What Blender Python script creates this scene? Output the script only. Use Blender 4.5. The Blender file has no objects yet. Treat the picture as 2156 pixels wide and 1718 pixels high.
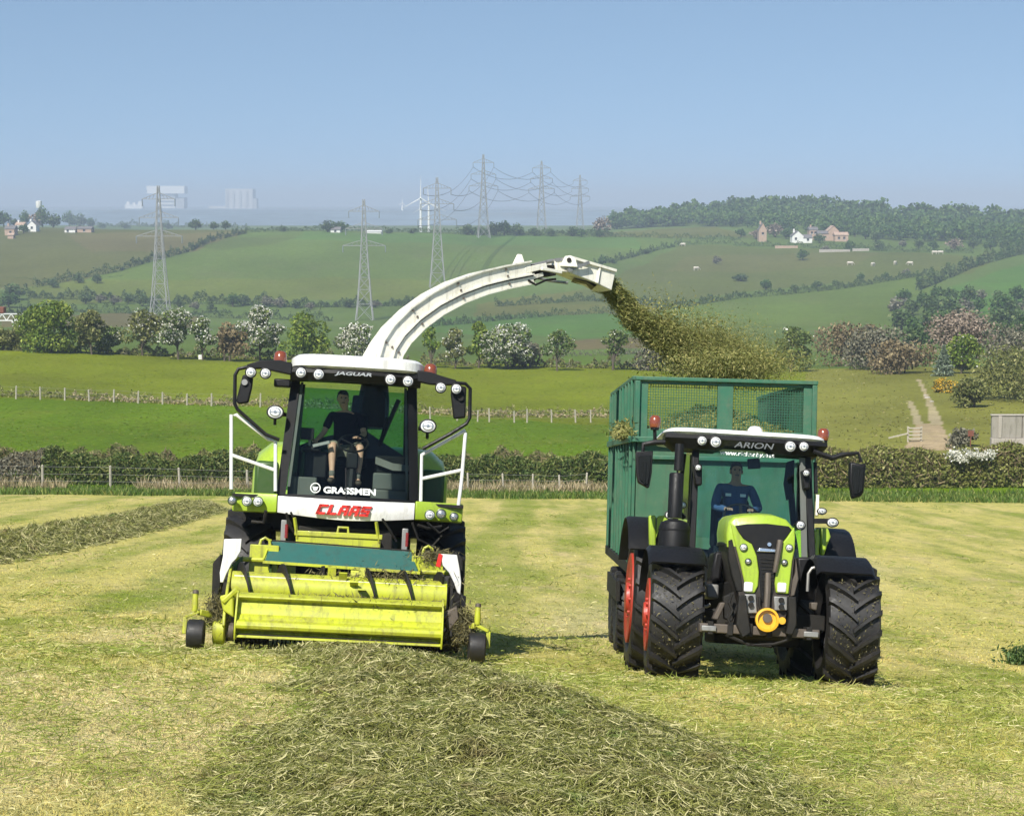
import bpy, bmesh, math, random
import numpy as np
from mathutils import Vector, Matrix, Quaternion
R = math.radians
random.seed(7)
rng = np.random.default_rng(11)
scene = bpy.context.scene
COL = scene.collection

# ---------------------------------------------------------------- camera
F_PX, W_PX, H_PX, HOR = 4046.0, 2156.0, 1718.0, 434.0
CAMZ = 1.65
PITCH = math.atan((H_PX / 2 - HOR) / F_PX)
cd = bpy.data.cameras.new('camera')
cd.sensor_fit = 'HORIZONTAL'
cd.sensor_width = 36.0
cd.lens = 36.0 * F_PX / W_PX
cd.clip_start = 0.1
cd.clip_end = 40000
cam = bpy.data.objects.new('camera', cd)
COL.objects.link(cam)
cam.location = (0, 0, CAMZ)
cam.rotation_euler = (math.pi / 2 - PITCH, 0, 0)
scene.camera = cam

# ---------------------------------------------------------------- light
SUN_EL, SUN_AZ = R(48), R(24)            # sun high behind the photographer, a little to the left
SUN_DIR = Vector((-math.sin(SUN_AZ) * math.cos(SUN_EL), -math.cos(SUN_AZ) * math.cos(SUN_EL), math.sin(SUN_EL)))
world = bpy.data.worlds.new('World')
scene.world = world
world.use_nodes = True
wn, wl = world.node_tree.nodes, world.node_tree.links
bg = wn['Background']
sky = wn.new('ShaderNodeTexSky')
sky.sky_type = 'NISHITA'
sky.sun_disc = False
sky.sun_elevation = SUN_EL
sky.sun_rotation = math.pi + SUN_AZ
sky.altitude = 60
sky.air_density = 1.0
sky.dust_density = 0.0
sky.ozone_density = 3.0
tint = wn.new('ShaderNodeMix')
tint.data_type = 'RGBA'
tint.blend_type = 'MULTIPLY'
tint.inputs[0].default_value = 1.0
tint.inputs[7].default_value = (0.98, 0.945, 0.85, 1)
tcw = wn.new('ShaderNodeTexCoord')
mpw = wn.new('ShaderNodeMapping')          # the whole dome reads a little higher in the sky model: a flatter, hazier horizon
mpw.inputs['Location'].default_value = (0, 0, .20)
wl.new(tcw.outputs['Generated'], mpw.inputs['Vector'])
wl.new(mpw.outputs[0], sky.inputs['Vector'])
wl.new(sky.outputs[0], tint.inputs[6])
wl.new(tint.outputs[2], bg.inputs[0])
bg.inputs[1].default_value = 0.13
sd = bpy.data.lights.new('sun', 'SUN')
sd.energy = 5.0
sd.angle = R(0.55)
sd.color = (1.0, 0.955, 0.87)
sun = bpy.data.objects.new('sun', sd)
COL.objects.link(sun)
sun.rotation_euler = SUN_DIR.to_track_quat('Z', 'Y').to_euler()
scene.view_settings.view_transform = 'Standard'
scene.view_settings.look = 'None'
scene.view_settings.exposure = 0.35
scene.view_settings.gamma = 1.0
scene.view_settings.use_curve_mapping = False
scene.cycles.max_bounces = 8
scene.cycles.transparent_max_bounces = 24
scene.cycles.volume_bounces = 0
scene.cycles.use_adaptive_sampling = True
scene.cycles.adaptive_threshold = 0.02
scene.cycles.use_denoising = True
try:
    scene.cycles.denoiser = 'OPENIMAGEDENOISE'
    scene.cycles.denoising_prefilter = 'ACCURATE'
except Exception:
    pass

# ---------------------------------------------------------------- measuring the place
SP, CP = math.sin(PITCH), math.cos(PITCH)
def ray(px, py):
    """direction through a point of the photograph (2156 wide), scaled to one metre of depth"""
    a, b = (px - W_PX / 2) / F_PX, (H_PX / 2 - py) / F_PX
    d = Vector((a, CP + b * SP, -SP + b * CP))
    return d / d.y
def at(px, py, Y):
    d = ray(px, py)
    return Vector((d.x * Y, Y, CAMZ + d.z * Y))
def to_px(X, Y, Z):
    zc = Z - CAMZ
    f = Y * CP - zc * SP
    u = Y * SP + zc * CP
    return W_PX / 2 + F_PX * X / f, H_PX / 2 - F_PX * u / f

NY = np.array([-40, 0, 5, 10, 15, 21, 24, 29, 35, 45, 60, 85, 110.0])
NH = np.array([-1.0, 1.65, 2.2, 2.88, 3.80, 5.145, 5.79, 6.74, 7.72, 9.05, 10.85, 13.7, 16.6])
TU = np.array([-900, 0, 540, 1078, 1617, 2156, 3056.0])
TROWS = [
    (130, [955, 955, 960, 965, 965, 950, 945]),
    (175, [842, 845, 862, 885, 885, 862, 850]),
    (220, [778, 780, 800, 820, 822, 806, 790]),
    (260, [735, 738, 758, 775, 785, 776, 770]),
    (350, [715, 718, 735, 756, 758, 740, 730]),
    (500, [690, 692, 705, 730, 724, 700, 690]),
    (650, [668, 672, 685, 700, 690, 665, 655]),
    (763, [652, 655, 668, 668, 655, 630, 620]),
    (900, [605, 610, 615, 612, 615, 585, 575]),
    (1000, [560, 563, 562, 565, 578, 555, 545]),
    (1150, [505, 512, 508, 518, 530, 522, 515]),
    (1300, [478, 480, 486, 490, 494, 502, 498]),
    (1500, [476, 478, 492, 496, 472, 486, 486]),
    (1700, [480, 482, 496, 498, 452, 470, 476]),
    (2000, [482, 484, 492, 492, 466, 468, 476]),
    (2600, [474, 474, 475, 475, 472, 474, 475]),
    (3000, [448, 448, 448, 448, 448, 449, 450]),
    (3500, [444, 444, 444, 444, 444, 445, 446]),
    (5000, [441, 441, 441, 441, 441, 442, 442]),
    (6500, [439, 439, 439, 439, 439, 439, 439]),
    (9000, [436, 436, 436, 436, 436, 436, 436]),
    (14000, [434.6] * 7),
]
TY = np.array([110.0] + [r[0] for r in TROWS])
_k110 = 0.006
_rows = [16.6 + _k110 * (TU - 1078) / F_PX * 110]
for _Y, _p in TROWS:
    _rows.append((np.array(_p, float) - HOR) / F_PX * _Y)
TH = np.array(_rows)

def pchip(x, y, q):
    """monotone cubic along the first axis (y may have several columns)"""
    h = np.diff(x)
    d = np.diff(y, axis=0) / (h[:, None] if y.ndim == 2 else h)
    m = np.zeros_like(y)
    a, b = d[:-1], d[1:]
    hm = np.where(a * b > 0, 2 * a * b / np.where(np.abs(a + b) > 1e-12, a + b, 1), 0)
    m[1:-1] = hm
    m[0], m[-1] = d[0], d[-1]
    i = np.clip(np.searchsorted(x, q) - 1, 0, len(x) - 2)
    hh = h[i]
    t = np.clip((q - x[i]) / hh, 0, 1)
    if y.ndim == 2:
        t, hh = t[:, None], hh[:, None]
    return ((2*t**3 - 3*t**2 + 1) * y[i] + (t**3 - 2*t**2 + t) * hh * m[i] + (-2*t**3 + 3*t**2) * y[i+1] + (t**3 - t**2) * hh * m[i+1])

def ground(X, Y):
    X = np.atleast_1d(np.asarray(X, float)); Y = np.atleast_1d(np.asarray(Y, float))
    X, Y = np.broadcast_arrays(X, Y)
    sh = X.shape
    X, Y = X.ravel(), Y.ravel()
    k = np.interp(Y, [0, 30, 45, 70, 110], [.055, .055, .045, .022, _k110])
    Xs = np.clip(X, -40, 40)
    near = pchip(NY, NH, np.clip(Y, -40, 110)) + k * Xs
    near = near + 0.018 * np.sin(X * .9 + 1.3 + .3 * np.sin(Y * .21)) * np.sin(Y * .37 + .4) + .008 * np.sin(X * 2.1 + Y * .8)
    far = near.copy()
    m = Y > 110
    if m.any():
        u = np.clip(X[m] / Y[m] * F_PX + W_PX / 2, TU[0], TU[-1])
        cols = pchip(TY, TH, np.clip(Y[m], 110, 14000))
        j = np.clip(np.searchsorted(TU, u) - 1, 0, len(TU) - 2)
        t = (u - TU[j]) / (TU[j+1] - TU[j])
        t = t * t * (3 - 2 * t) * .6 + t * .4
        n = np.arange(len(u))
        h = cols[n, j] * (1 - t) + cols[n, j+1] * t
        Ym = Y[m]
        amp = np.interp(Ym, [110, 300, 900, 1400, 3000], [0, .25, 1.2, 1.0, 0])
        h = h + amp * (np.sin(X[m] * .021 + Ym * .006) * np.sin(Ym * .011 + 1.0 + X[m] * .004))
        far[m] = h
    out = np.where(m, far, near)
    return (CAMZ - out).reshape(sh)
def gz(x, y):
    return float(ground(x, y)[0])
def on_ground(px, py, y0=3.0, y1=4000.0):
    """first ground point seen through a photograph point, searched from depth y0 on"""
    d = ray(px, py)
    n = 900
    ys = y0 * (y1 / y0) ** (np.arange(n) / (n - 1))
    dz = CAMZ + d.z * ys - ground(d.x * ys, ys)
    k = np.where(dz <= 0)[0]
    if len(k) == 0:
        k = [int(np.argmin(dz))]
    i = int(k[0])
    if i > 0 and dz[i] <= 0:
        t = dz[i-1] / (dz[i-1] - dz[i] + 1e-9)
        y = ys[i-1] + t * (ys[i] - ys[i-1])
    else:
        y = ys[i]
    x = d.x * y
    return Vector((x, y, gz(x, y)))

# ---------------------------------------------------------------- materials
def nodes_of(name):
    m = bpy.data.materials.new(name)
    m.use_nodes = True
    nt = m.node_tree
    return m, nt.nodes, nt.links, nt.nodes['Principled BSDF']
def rgb(c):
    return (c[0], c[1], c[2], 1.0)
def n_noise(N, L, vec, scale, detail=4, rough=.6):
    n = N.new('ShaderNodeTexNoise')
    n.inputs['Scale'].default_value = scale
    n.inputs['Detail'].default_value = detail
    n.inputs['Roughness'].default_value = rough
    if vec is not None:
        L.new(vec, n.inputs['Vector'])
    return n.outputs['Fac']
def n_ramp(N, L, fac, lo, hi, a=0.0, b=1.0):
    r = N.new('ShaderNodeMapRange')
    r.inputs[1].default_value = lo; r.inputs[2].default_value = hi
    r.inputs[3].default_value = a; r.inputs[4].default_value = b
    L.new(fac, r.inputs[0])
    return r.outputs[0]
def n_mix(N, L, fac, a, b, mode='MIX'):
    x = N.new('ShaderNodeMix')
    x.data_type = 'RGBA'
    x.blend_type = mode
    for sock, v in ((x.inputs[0], fac), (x.inputs[6], a), (x.inputs[7], b)):
        if isinstance(v, (int, float)):
            sock.default_value = v
        elif isinstance(v, (tuple, list)):
            sock.default_value = rgb(v)
        else:
            L.new(v, sock)
    return x.outputs[2]
def n_map(N, L, vec, scale=(1, 1, 1), rot=(0, 0, 0)):
    mp = N.new('ShaderNodeMapping')
    mp.inputs['Scale'].default_value = scale
    mp.inputs['Rotation'].default_value = rot
    L.new(vec, mp.inputs['Vector'])
    return mp.outputs[0]
def n_bump(N, L, P, h, strength=.3, dist=.02):
    b = N.new('ShaderNodeBump')
    b.inputs['Strength'].default_value = strength
    b.inputs['Distance'].default_value = dist
    L.new(h, b.inputs['Height'])
    L.new(b.outputs[0], P.inputs['Normal'])
def paint(name, col, rough=.38, dirt=(.16, .125, .06), amount=.35, scale=3.0, metallic=0.0, coat=0.0, bump=0.0, spec=.5, streak=True):
    """painted or bare surface with blotchy dust and fine grime"""
    m, N, L, P = nodes_of(name)
    tc = N.new('ShaderNodeTexCoord').outputs['Object']
    a = n_noise(N, L, tc, scale, 6, .65)
    b = n_noise(N, L, tc, scale * 9, 3, .6)
    fa = n_ramp(N, L, a, .42, .75)
    fb = n_ramp(N, L, b, .4, .8)
    mm = N.new('ShaderNodeMath'); mm.operation = 'MULTIPLY'
    L.new(fa, mm.inputs[0]); L.new(fb, mm.inputs[1])
    m2 = N.new('ShaderNodeMath'); m2.operation = 'MULTIPLY_ADD'
    L.new(mm.outputs[0], m2.inputs[0]); m2.inputs[1].default_value = amount
    f3 = n_ramp(N, L, a, .3, .7, 0, amount * .35)
    L.new(f3, m2.inputs[2])
    c = n_mix(N, L, m2.outputs[0], col, dirt)
    if streak:
        st = n_noise(N, L, n_map(N, L, tc, (7, 7, .9)), scale * .6, 4, .6)
        gr = tuple(v * .35 for v in dirt)
        c = n_mix(N, L, n_ramp(N, L, st, .52, .72, 0, min(.6, amount * .8)), c, gr)
        sp = n_noise(N, L, tc, scale * 26, 2, .5)
        c = n_mix(N, L, n_ramp(N, L, sp, .66, .74, 0, min(.7, amount)), c, gr)
    L.new(c, P.inputs['Base Color'])
    rr = n_ramp(N, L, b, .2, .8, max(.05, rough - .1), min(1, rough + .2))
    L.new(rr, P.inputs['Roughness'])
    P.inputs['Metallic'].default_value = metallic
    P.inputs['Coat Weight'].default_value = coat
    P.inputs['Specular IOR Level'].default_value = spec
    if bump:
        n_bump(N, L, P, b, bump, .01)
    return m
def leafy(name, c1, c2, c3=None, scale=.6, rough=.6, translucent=.25, var=.35):
    """foliage, colour differing from leaf to leaf and in patches"""
    m, N, L, P = nodes_of(name)
    g = N.new('ShaderNodeNewGeometry')
    pos = N.new('ShaderNodeTexCoord').outputs['Object']
    a = n_noise(N, L, pos, scale, 3)
    f = n_ramp(N, L, a, .35, .65)
    c = n_mix(N, L, f, c1, c2)
    if c3:
        r = n_ramp(N, L, g.outputs['Random Per Island'], .72, 1.0)
        c = n_mix(N, L, r, c, c3)
    v = n_ramp(N, L, g.outputs['Random Per Island'], 0, 1, 1 - var, 1 + var)
    hs = N.new('ShaderNodeHueSaturation')
    L.new(v, hs.inputs['Value']); L.new(c, hs.inputs['Color'])
    L.new(hs.outputs[0], P.inputs['Base Color'])
    P.inputs['Roughness'].default_value = rough
    P.inputs['Specular IOR Level'].default_value = .25
    if translucent:
        tr = N.new('ShaderNodeBsdfTranslucent')
        L.new(hs.outputs[0], tr.inputs['Color'])
        mx = N.new('ShaderNodeMixShader')
        mx.inputs[0].default_value = translucent
        L.new(P.outputs[0], mx.inputs[1]); L.new(tr.outputs[0], mx.inputs[2])
        L.new(mx.outputs[0], N['Material Output'].inputs['Surface'])
    return m
def glass(name, tintc, ior=1.32, rough=.02):
    m, N, L, P = nodes_of(name)
    N.remove(P)
    t = N.new('ShaderNodeBsdfTransparent'); t.inputs[0].default_value = rgb(tintc)
    g = N.new('ShaderNodeBsdfGlossy'); g.inputs['Roughness'].default_value = rough
    fr = N.new('ShaderNodeFresnel'); fr.inputs[0].default_value = ior
    mx = N.new('ShaderNodeMixShader')
    L.new(fr.outputs[0], mx.inputs[0])
    L.new(t.outputs[0], mx.inputs[1]); L.new(g.outputs[0], mx.inputs[2])
    L.new(mx.outputs[0], N['Material Output'].inputs['Surface'])
    return m

# ---------------------------------------------------------------- mesh building
class MB:
    def __init__(s):
        s.v, s.f = [], []
    def add(s, vs, fs):
        o = len(s.v)
        s.v.extend([tuple(p) for p in vs])
        s.f.extend([tuple(i + o for i in q) for q in fs])
        return s
    def box(s, x0, x1, y0, y1, z0, z1):
        if x0 > x1: x0, x1 = x1, x0
        if y0 > y1: y0, y1 = y1, y0
        if z0 > z1: z0, z1 = z1, z0
        return s.add([(x0,y0,z0),(x1,y0,z0),(x1,y1,z0),(x0,y1,z0),(x0,y0,z1),(x1,y0,z1),(x1,y1,z1),(x0,y1,z1)],
                     [(0,3,2,1),(4,5,6,7),(0,1,5,4),(1,2,6,5),(2,3,7,6),(3,0,4,7)])
    def bar(s, p0, p1, w, h=None, up=(0, 0, 1)):
        p0, p1 = Vector(p0), Vector(p1)
        h = w if h is None else h
        d = (p1 - p0).normalized()
        u = Vector(up)
        if abs(d.dot(u)) > .98: u = Vector((0, 1, 0))
        a = d.cross(u).normalized() * w / 2
        b = a.cross(d).normalized() * h / 2
        vs = [p + i * a + j * b for p in (p0, p1) for i, j in ((-1,-1),(1,-1),(1,1),(-1,1))]
        return s.add(vs, [(0,1,2,3),(7,6,5,4),(0,4,5,1),(1,5,6,2),(2,6,7,3),(3,7,4,0)])
    def loft(s, rings, cap=True, closed=True):
        n = len(rings[0]); m = len(rings)
        vs = [p for r in rings for p in r]
        fs = []
        for i in range(m - 1):
            for j in range(n if closed else n - 1):
                k = (j + 1) % n
                fs.append((i*n+j, i*n+k, (i+1)*n+k, (i+1)*n+j))
        if cap and closed:
            fs.append(tuple(reversed(range(n)))); fs.append(tuple((m-1)*n + j for j in range(n)))
        return s.add(vs, fs)
    def tube(s, pts, r, n=8, cap=True):
        pts = [Vector(p) for p in pts]
        m = len(pts)
        rs = r if isinstance(r, (list, tuple)) else [r] * m
        rings = []
        a = None
        for i in range(m):
            d = (pts[min(i+1, m-1)] - pts[max(i-1, 0)]).normalized()
            if a is None:
                u = Vector((0, 0, 1)) if abs(d.z) < .9 else Vector((0, 1, 0))
                a = d.cross(u).normalized()
            else:
                a = (a - d * a.dot(d)).normalized()
            b = d.cross(a)
            rings.append([pts[i] + rs[i] * (a * math.cos(t) + b * math.sin(t)) for t in [2*math.pi*k/n for k in range(n)]])
        return s.loft(rings, cap)
    def lathe(s, prof, axis='x', c=(0, 0, 0), n=32, a0=0.0, a1=2*math.pi):
        """prof: (radius, position along axis)"""
        c = Vector(c)
        full = abs(a1 - a0 - 2*math.pi) < 1e-6
        k = n if full else n + 1
        rings = []
        for r, h in prof:
            ring = []
            for i in range(k):
                t = a0 + (a1 - a0) * i / n
                p, q = r * math.cos(t), r * math.sin(t)
                ring.append(c + Vector({'x': (h, p, q), 'y': (q, h, p), 'z': (p, q, h)}[axis]))
            rings.append(ring)
        return s.loft(rings, cap=False, closed=full)
    def disc(s, c, r, axis='y', t=.02, n=20, rx=1.0):
        return s.lathe([(0.0001, -t/2), (r, -t/2), (r, t/2), (0.0001, t/2)], axis, c, n)
    def prism(s, poly, y0, y1, plane='xz'):
        """polygon in a plane, extruded along the third axis"""
        n = len(poly)
        def P(a, b, h):
            return {'xz': (a, h, b), 'yz': (h, a, b), 'xy': (a, b, h)}[plane]
        vs = [P(a, b, y0) for a, b in poly] + [P(a, b, y1) for a, b in poly]
        fs = [tuple(range(n)), tuple(reversed(range(n, 2*n)))]
        fs += [(i, n+i, n+(i+1) % n, (i+1) % n) for i in range(n)]
        return s.add(vs, fs)
    def xf(s, M, start=0):
        for i in range(start, len(s.v)):
            s.v[i] = tuple(M @ Vector(s.v[i]))
        return s
    def split(s):
        p = list(range(len(s.v)))
        def find(a):
            while p[a] != a:
                p[a] = p[p[a]]; a = p[a]
            return a
        for f in s.f:
            r = find(f[0])
            for i in f[1:]: p[find(i)] = r
        groups = {}
        for f in s.f: groups.setdefault(find(f[0]), []).append(f)
        out = []
        for fs in groups.values():
            ids = sorted({i for f in fs for i in f}); mp = {i: k for k, i in enumerate(ids)}
            b = MB(); b.v = [s.v[i] for i in ids]; b.f = [tuple(mp[i] for i in f) for f in fs]
            out.append(b)
        return out
    def pieces(s, name, m, parent=None, **kw):
        return [b.build(name, m, parent, **kw) for b in s.split()][0]
    def build(s, name, m, parent=None, smooth=35, bevel=0.0, fix=True):
        me = bpy.data.meshes.new(name)
        me.from_pydata(s.v, [], s.f)
        if fix:
            bm = bmesh.new(); bm.from_mesh(me)
            bmesh.ops.recalc_face_normals(bm, faces=bm.faces)
            bm.to_mesh(me); bm.free()
        me.update()
        if smooth:
            me.polygons.foreach_set('use_smooth', [True] * len(me.polygons))
            me.set_sharp_from_angle(angle=R(smooth))
        if m: me.materials.append(m)
        o = bpy.data.objects.new(name, me)
        COL.objects.link(o)
        if parent: o.parent = parent
        if bevel:
            b = o.modifiers.new('bevel', 'BEVEL'); b.width = bevel; b.segments = 2; b.limit_method = 'ANGLE'; b.angle_limit = R(40)
        return o
def tri_mesh(name, verts, faces, m, parent=None, attr=None, smooth=False):
    """fast mesh from numpy arrays; faces (n,3) or (n,4)"""
    me = bpy.data.meshes.new(name)
    verts = np.ascontiguousarray(verts, dtype=np.float32); faces = np.ascontiguousarray(faces, dtype=np.int32)
    nf, k = faces.shape
    me.vertices.add(len(verts)); me.vertices.foreach_set('co', verts.ravel())
    me.loops.add(nf * k); me.loops.foreach_set('vertex_index', faces.ravel())
    me.polygons.add(nf)
    me.polygons.foreach_set('loop_start', np.arange(0, nf * k, k, dtype=np.int32))
    me.polygons.foreach_set('use_smooth', np.full(nf, smooth))
    me.update(calc_edges=True)
    if attr:
        for an, av in attr.items():
            if av.ndim == 2:
                at_ = me.attributes.new(an, 'FLOAT_COLOR', 'POINT')
                at_.data.foreach_set('color', np.ascontiguousarray(np.c_[av, np.ones(len(av))], dtype=np.float32).ravel())
            else:
                at_ = me.attributes.new(an, 'FLOAT', 'POINT')
                at_.data.foreach_set('value', np.ascontiguousarray(av, dtype=np.float32))
    if m: me.materials.append(m)
    o = bpy.data.objects.new(name, me)
    COL.objects.link(o)
    if parent: o.parent = parent
    return o
def tag(o, label=None, cat=None, group=None, kind=None):
    if label: o['label'] = label
    if cat: o['category'] = cat
    if group: o['group'] = group
    if kind: o['kind'] = kind
    return o
def empty(name, label, cat, loc=(0, 0, 0), group=None, M=None):
    o = bpy.data.objects.new(name, None)
    COL.objects.link(o)
    o.empty_display_size = .3
    if M is not None: o.matrix_world = M
    else: o.location = loc
    return tag(o, label, cat, group)
def copy_tree(o, parent=None):
    c = o.copy(); COL.objects.link(c)
    if parent is not None:
        c.parent = parent
    for ch in KIDS.get(o.name, []):
        KIDS.setdefault(c.name, []).append(copy_tree(ch, c))
    return c
KIDS = {}
def kids(o, *ch):
    KIDS.setdefault(o.name, []).extend(ch)
def leaf_quads(P, size, flat=0.0, aspect=1.6, jit=.4, up=None):
    """numpy leaf faces at points P; returns verts, quads"""
    n = len(P)
    a = rng.normal(size=(n, 3)); a /= np.linalg.norm(a, axis=1)[:, None]
    b = rng.normal(size=(n, 3))
    if flat:
        a[:, 2] *= (1 - flat); a /= np.linalg.norm(a, axis=1)[:, None]
        b[:, 2] *= (1 - flat)
    b -= a * (a * b).sum(1)[:, None]; b /= np.linalg.norm(b, axis=1)[:, None]
    s = (np.asarray(size) * (1 + jit * rng.uniform(-1, 1, n)))[:, None]
    a = a * s * aspect / 2; b = b * s / 2
    V = np.stack([P - a, P + b * .9, P + a, P - b * .9], 1).reshape(-1, 3)
    Fq = np.arange(4 * n).reshape(n, 4)
    return V, Fq
# ================================================================= GROUND
def band_mesh(name, ys, umin, umax, nu, m, attr_fn=None, label=None, near=False, kind='structure', lift=0.0):
    ys = np.asarray(ys, float)
    if near:
        t = np.linspace(-1, 1, nu)
        t = np.sign(t) * (np.abs(t) ** 1.6)
        X = t[None, :] * (28 + .62 * np.maximum(ys, 0))[:, None]
    else:
        u = np.linspace(umin, umax, nu)
        X = (u[None, :] - W_PX / 2) / F_PX * ys[:, None]
    Y = np.repeat(ys[:, None], nu, 1)
    Z = ground(X, Y) + lift
    V = np.stack([X, Y, Z], 2).reshape(-1, 3)
    i = np.arange(len(ys) - 1)[:, None] * nu + np.arange(nu - 1)[None, :]
    i = i.ravel()
    Fq = np.stack([i, i + 1, i + nu + 1, i + nu], 1)
    at_ = {'tone': attr_fn(V)} if attr_fn else None
    o = tri_mesh(name, V, Fq, m, None, at_, smooth=True)
    o['kind'] = kind
    if label: o['label'] = label
    return o

def field_color(N, L):
    """straw and green patches of the mown field, shared by soil and stubble"""
    pos = N.new('ShaderNodeNewGeometry').outputs['Position']
    big = n_noise(N, L, n_map(N, L, pos, (.55, .16, .3), (0, 0, R(-8))), 1.0, 5, .62)
    str_ = n_noise(N, L, n_map(N, L, pos, (.55, .02, .1), (0, 0, R(-8))), 1.0, 2, .5)
    fine = n_noise(N, L, n_map(N, L, pos, (1, .55, .6)), 2.6, 6, .7)
    mid = n_noise(N, L, n_map(N, L, pos, (1, .35, .6)), .8, 5, .65)
    c = n_mix(N, L, n_ramp(N, L, big, .36, .60), (.28, .325, .036), (.66, .555, .185))
    c = n_mix(N, L, n_ramp(N, L, str_, .47, .58, 0, .7), c, (.66, .57, .16))
    c = n_mix(N, L, n_ramp(N, L, str_, .46, .36, 0, .6), c, (.26, .315, .035))
    c = n_mix(N, L, n_ramp(N, L, mid, .56, .74, 0, .8), c, (.70, .54, .27))
    c = n_mix(N, L, n_ramp(N, L, mid, .42, .26, 0, .75), c, (.19, .265, .045))
    for (x0, y0, rx, ry, k) in ((-2.3, 11.5, 2.0, 4.5, .75), (-1.6, 9.0, 1.1, 1.5, .6), (2.6, 9.0, 1.0, 1.6, .7), (-4.6, 27, 1.8, 5, .6), (1.6, 35, 1.6, 8, .55), (9, 62, 3, 14, .5)):
        v = N.new('ShaderNodeVectorMath'); v.operation = 'MULTIPLY_ADD'
        L.new(pos, v.inputs[0]); v.inputs[1].default_value = (1 / rx, 1 / ry, 0); v.inputs[2].default_value = (-x0 / rx, -y0 / ry, 0)
        ln = N.new('ShaderNodeVectorMath'); ln.operation = 'LENGTH'; L.new(v.outputs[0], ln.inputs[0])
        ad_ = N.new('ShaderNodeMath'); ad_.operation = 'MULTIPLY_ADD'; L.new(mid, ad_.inputs[0]); ad_.inputs[1].default_value = 1.6; L.new(ln.outputs['Value'], ad_.inputs[2])
        c = n_mix(N, L, n_ramp(N, L, ad_.outputs[0], 1.2, 1.9, k, 0), c, (.78, .64, .33))
    return c, fine, pos
m_field, N, L, P = nodes_of('mown_stubble_soil')
c, fine, pos = field_color(N, L)
fv = n_noise(N, L, n_map(N, L, pos, (1.2, .5, .6)), 9, 4, .75)
c = n_mix(N, L, n_ramp(N, L, fine, .52, .30, 0, .62), c, (.22, .215, .07))
c = n_mix(N, L, n_ramp(N, L, fv, .55, .74, 0, .5), c, (.70, .60, .32))
L.new(c, P.inputs['Base Color'])
P.inputs['Roughness'].default_value = .85
P.inputs['Specular IOR Level'].default_value = .15
ad = N.new('ShaderNodeMath'); ad.operation = 'ADD'
L.new(fine, ad.inputs[0]); L.new(fv, ad.inputs[1])
n_bump(N, L, P, ad.outputs[0], .9, .12)
m_blade, N, L, P = nodes_of('stubble_blades')
c, fine, pos = field_color(N, L)
g = N.new('ShaderNodeNewGeometry')
v = n_ramp(N, L, g.outputs['Random Per Island'], 0, 1, .6, 1.5)
hs = N.new('ShaderNodeHueSaturation'); L.new(v, hs.inputs['Value']); L.new(c, hs.inputs['Color'])
c = n_mix(N, L, n_ramp(N, L, g.outputs['Random Per Island'], .7, .9, 0, .5), hs.outputs[0], (.25, .33, .06))
L.new(c, P.inputs['Base Color']); P.inputs['Roughness'].default_value = .6
P.inputs['Specular IOR Level'].default_value = .25
tr = N.new('ShaderNodeBsdfTranslucent'); L.new(c, tr.inputs[0])
mx = N.new('ShaderNodeMixShader'); mx.inputs[0].default_value = .3
L.new(P.outputs[0], mx.inputs[1]); L.new(tr.outputs[0], mx.inputs[2]); L.new(mx.outputs[0], N['Material Output'].inputs['Surface'])

ys = np.concatenate([np.arange(-30, 0, 3), np.arange(0, 30, .6), np.arange(30, 60, 1.2), np.arange(60, 111, 2.5)])
ys = np.append(ys[ys < 110], 110.0)
hay = band_mesh('hayfield', ys, 0, 0, 160, m_field, near=True, label='mown yellow green hayfield sloping away')

# pasture beyond the hedge, with the rough grazing slope on the right
def zone_colors(V, zones, base):
    px, py = to_px(V[:, 0], V[:, 1], V[:, 2])
    px = px + 5 * np.sin(V[:, 1] * .05 + px * .02); py = py + 1.5 * np.sin(px * .03)
    colr = np.tile(np.array(base, float), (len(V), 1))
    for poly, colz, y0, y1 in zones:
        poly = np.array(poly, float)
        ins = np.zeros(len(V), bool)
        x1, y1p = poly[-1]
        for x2, y2 in poly:
            cnd = ((y2 > py) != (y1p > py))
            xi = (x1 - x2) * (py - y2) / (y1p - y2 + 1e-9) + x2
            ins ^= cnd & (px < xi)
            x1, y1p = x2, y2
        ins &= (V[:, 1] >= y0) & (V[:, 1] <= y1)
        colr[ins] = colz
    return colr
def tone_material(name, var=.25, scales=(.02, .15, 1.5), bump=.5, bd=.2, second=(.14, .135, .05), amt=.3):
    m, N, L, P = nodes_of(name)
    a = N.new('ShaderNodeAttribute'); a.attribute_name = 'tone'
    pos = N.new('ShaderNodeNewGeometry').outputs['Position']
    n1 = n_noise(N, L, n_map(N, L, pos, (1, .6, 1)), scales[0], 5, .6)
    n2 = n_noise(N, L, n_map(N, L, pos, (1, .4, 1)), scales[1], 5, .65)
    n3 = n_noise(N, L, pos, scales[2], 3, .7)
    hs = N.new('ShaderNodeHueSaturation'); L.new(a.outputs['Color'], hs.inputs['Color'])
    L.new(n_ramp(N, L, n1, .3, .7, 1 - var, 1 + var), hs.inputs['Value'])
    c = n_mix(N, L, n_ramp(N, L, n2, .5, .72, 0, amt), hs.outputs[0], second)
    hs2 = N.new('ShaderNodeHueSaturation'); L.new(c, hs2.inputs['Color'])
    L.new(n_ramp(N, L, n3, .3, .7, 1 - var * .9, 1 + var * .9), hs2.inputs['Value'])
    L.new(hs2.outputs[0], P.inputs['Base Color'])
    P.inputs['Roughness'].default_value = .9; P.inputs['Specular IOR Level'].default_value = .1
    n_bump(N, L, P, n3, bump, bd)
    return m
m_past = tone_material('pasture_turf', .28, (.05, .22, 1.6), .6, .15, (.165, .17, .022), .4)
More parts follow.
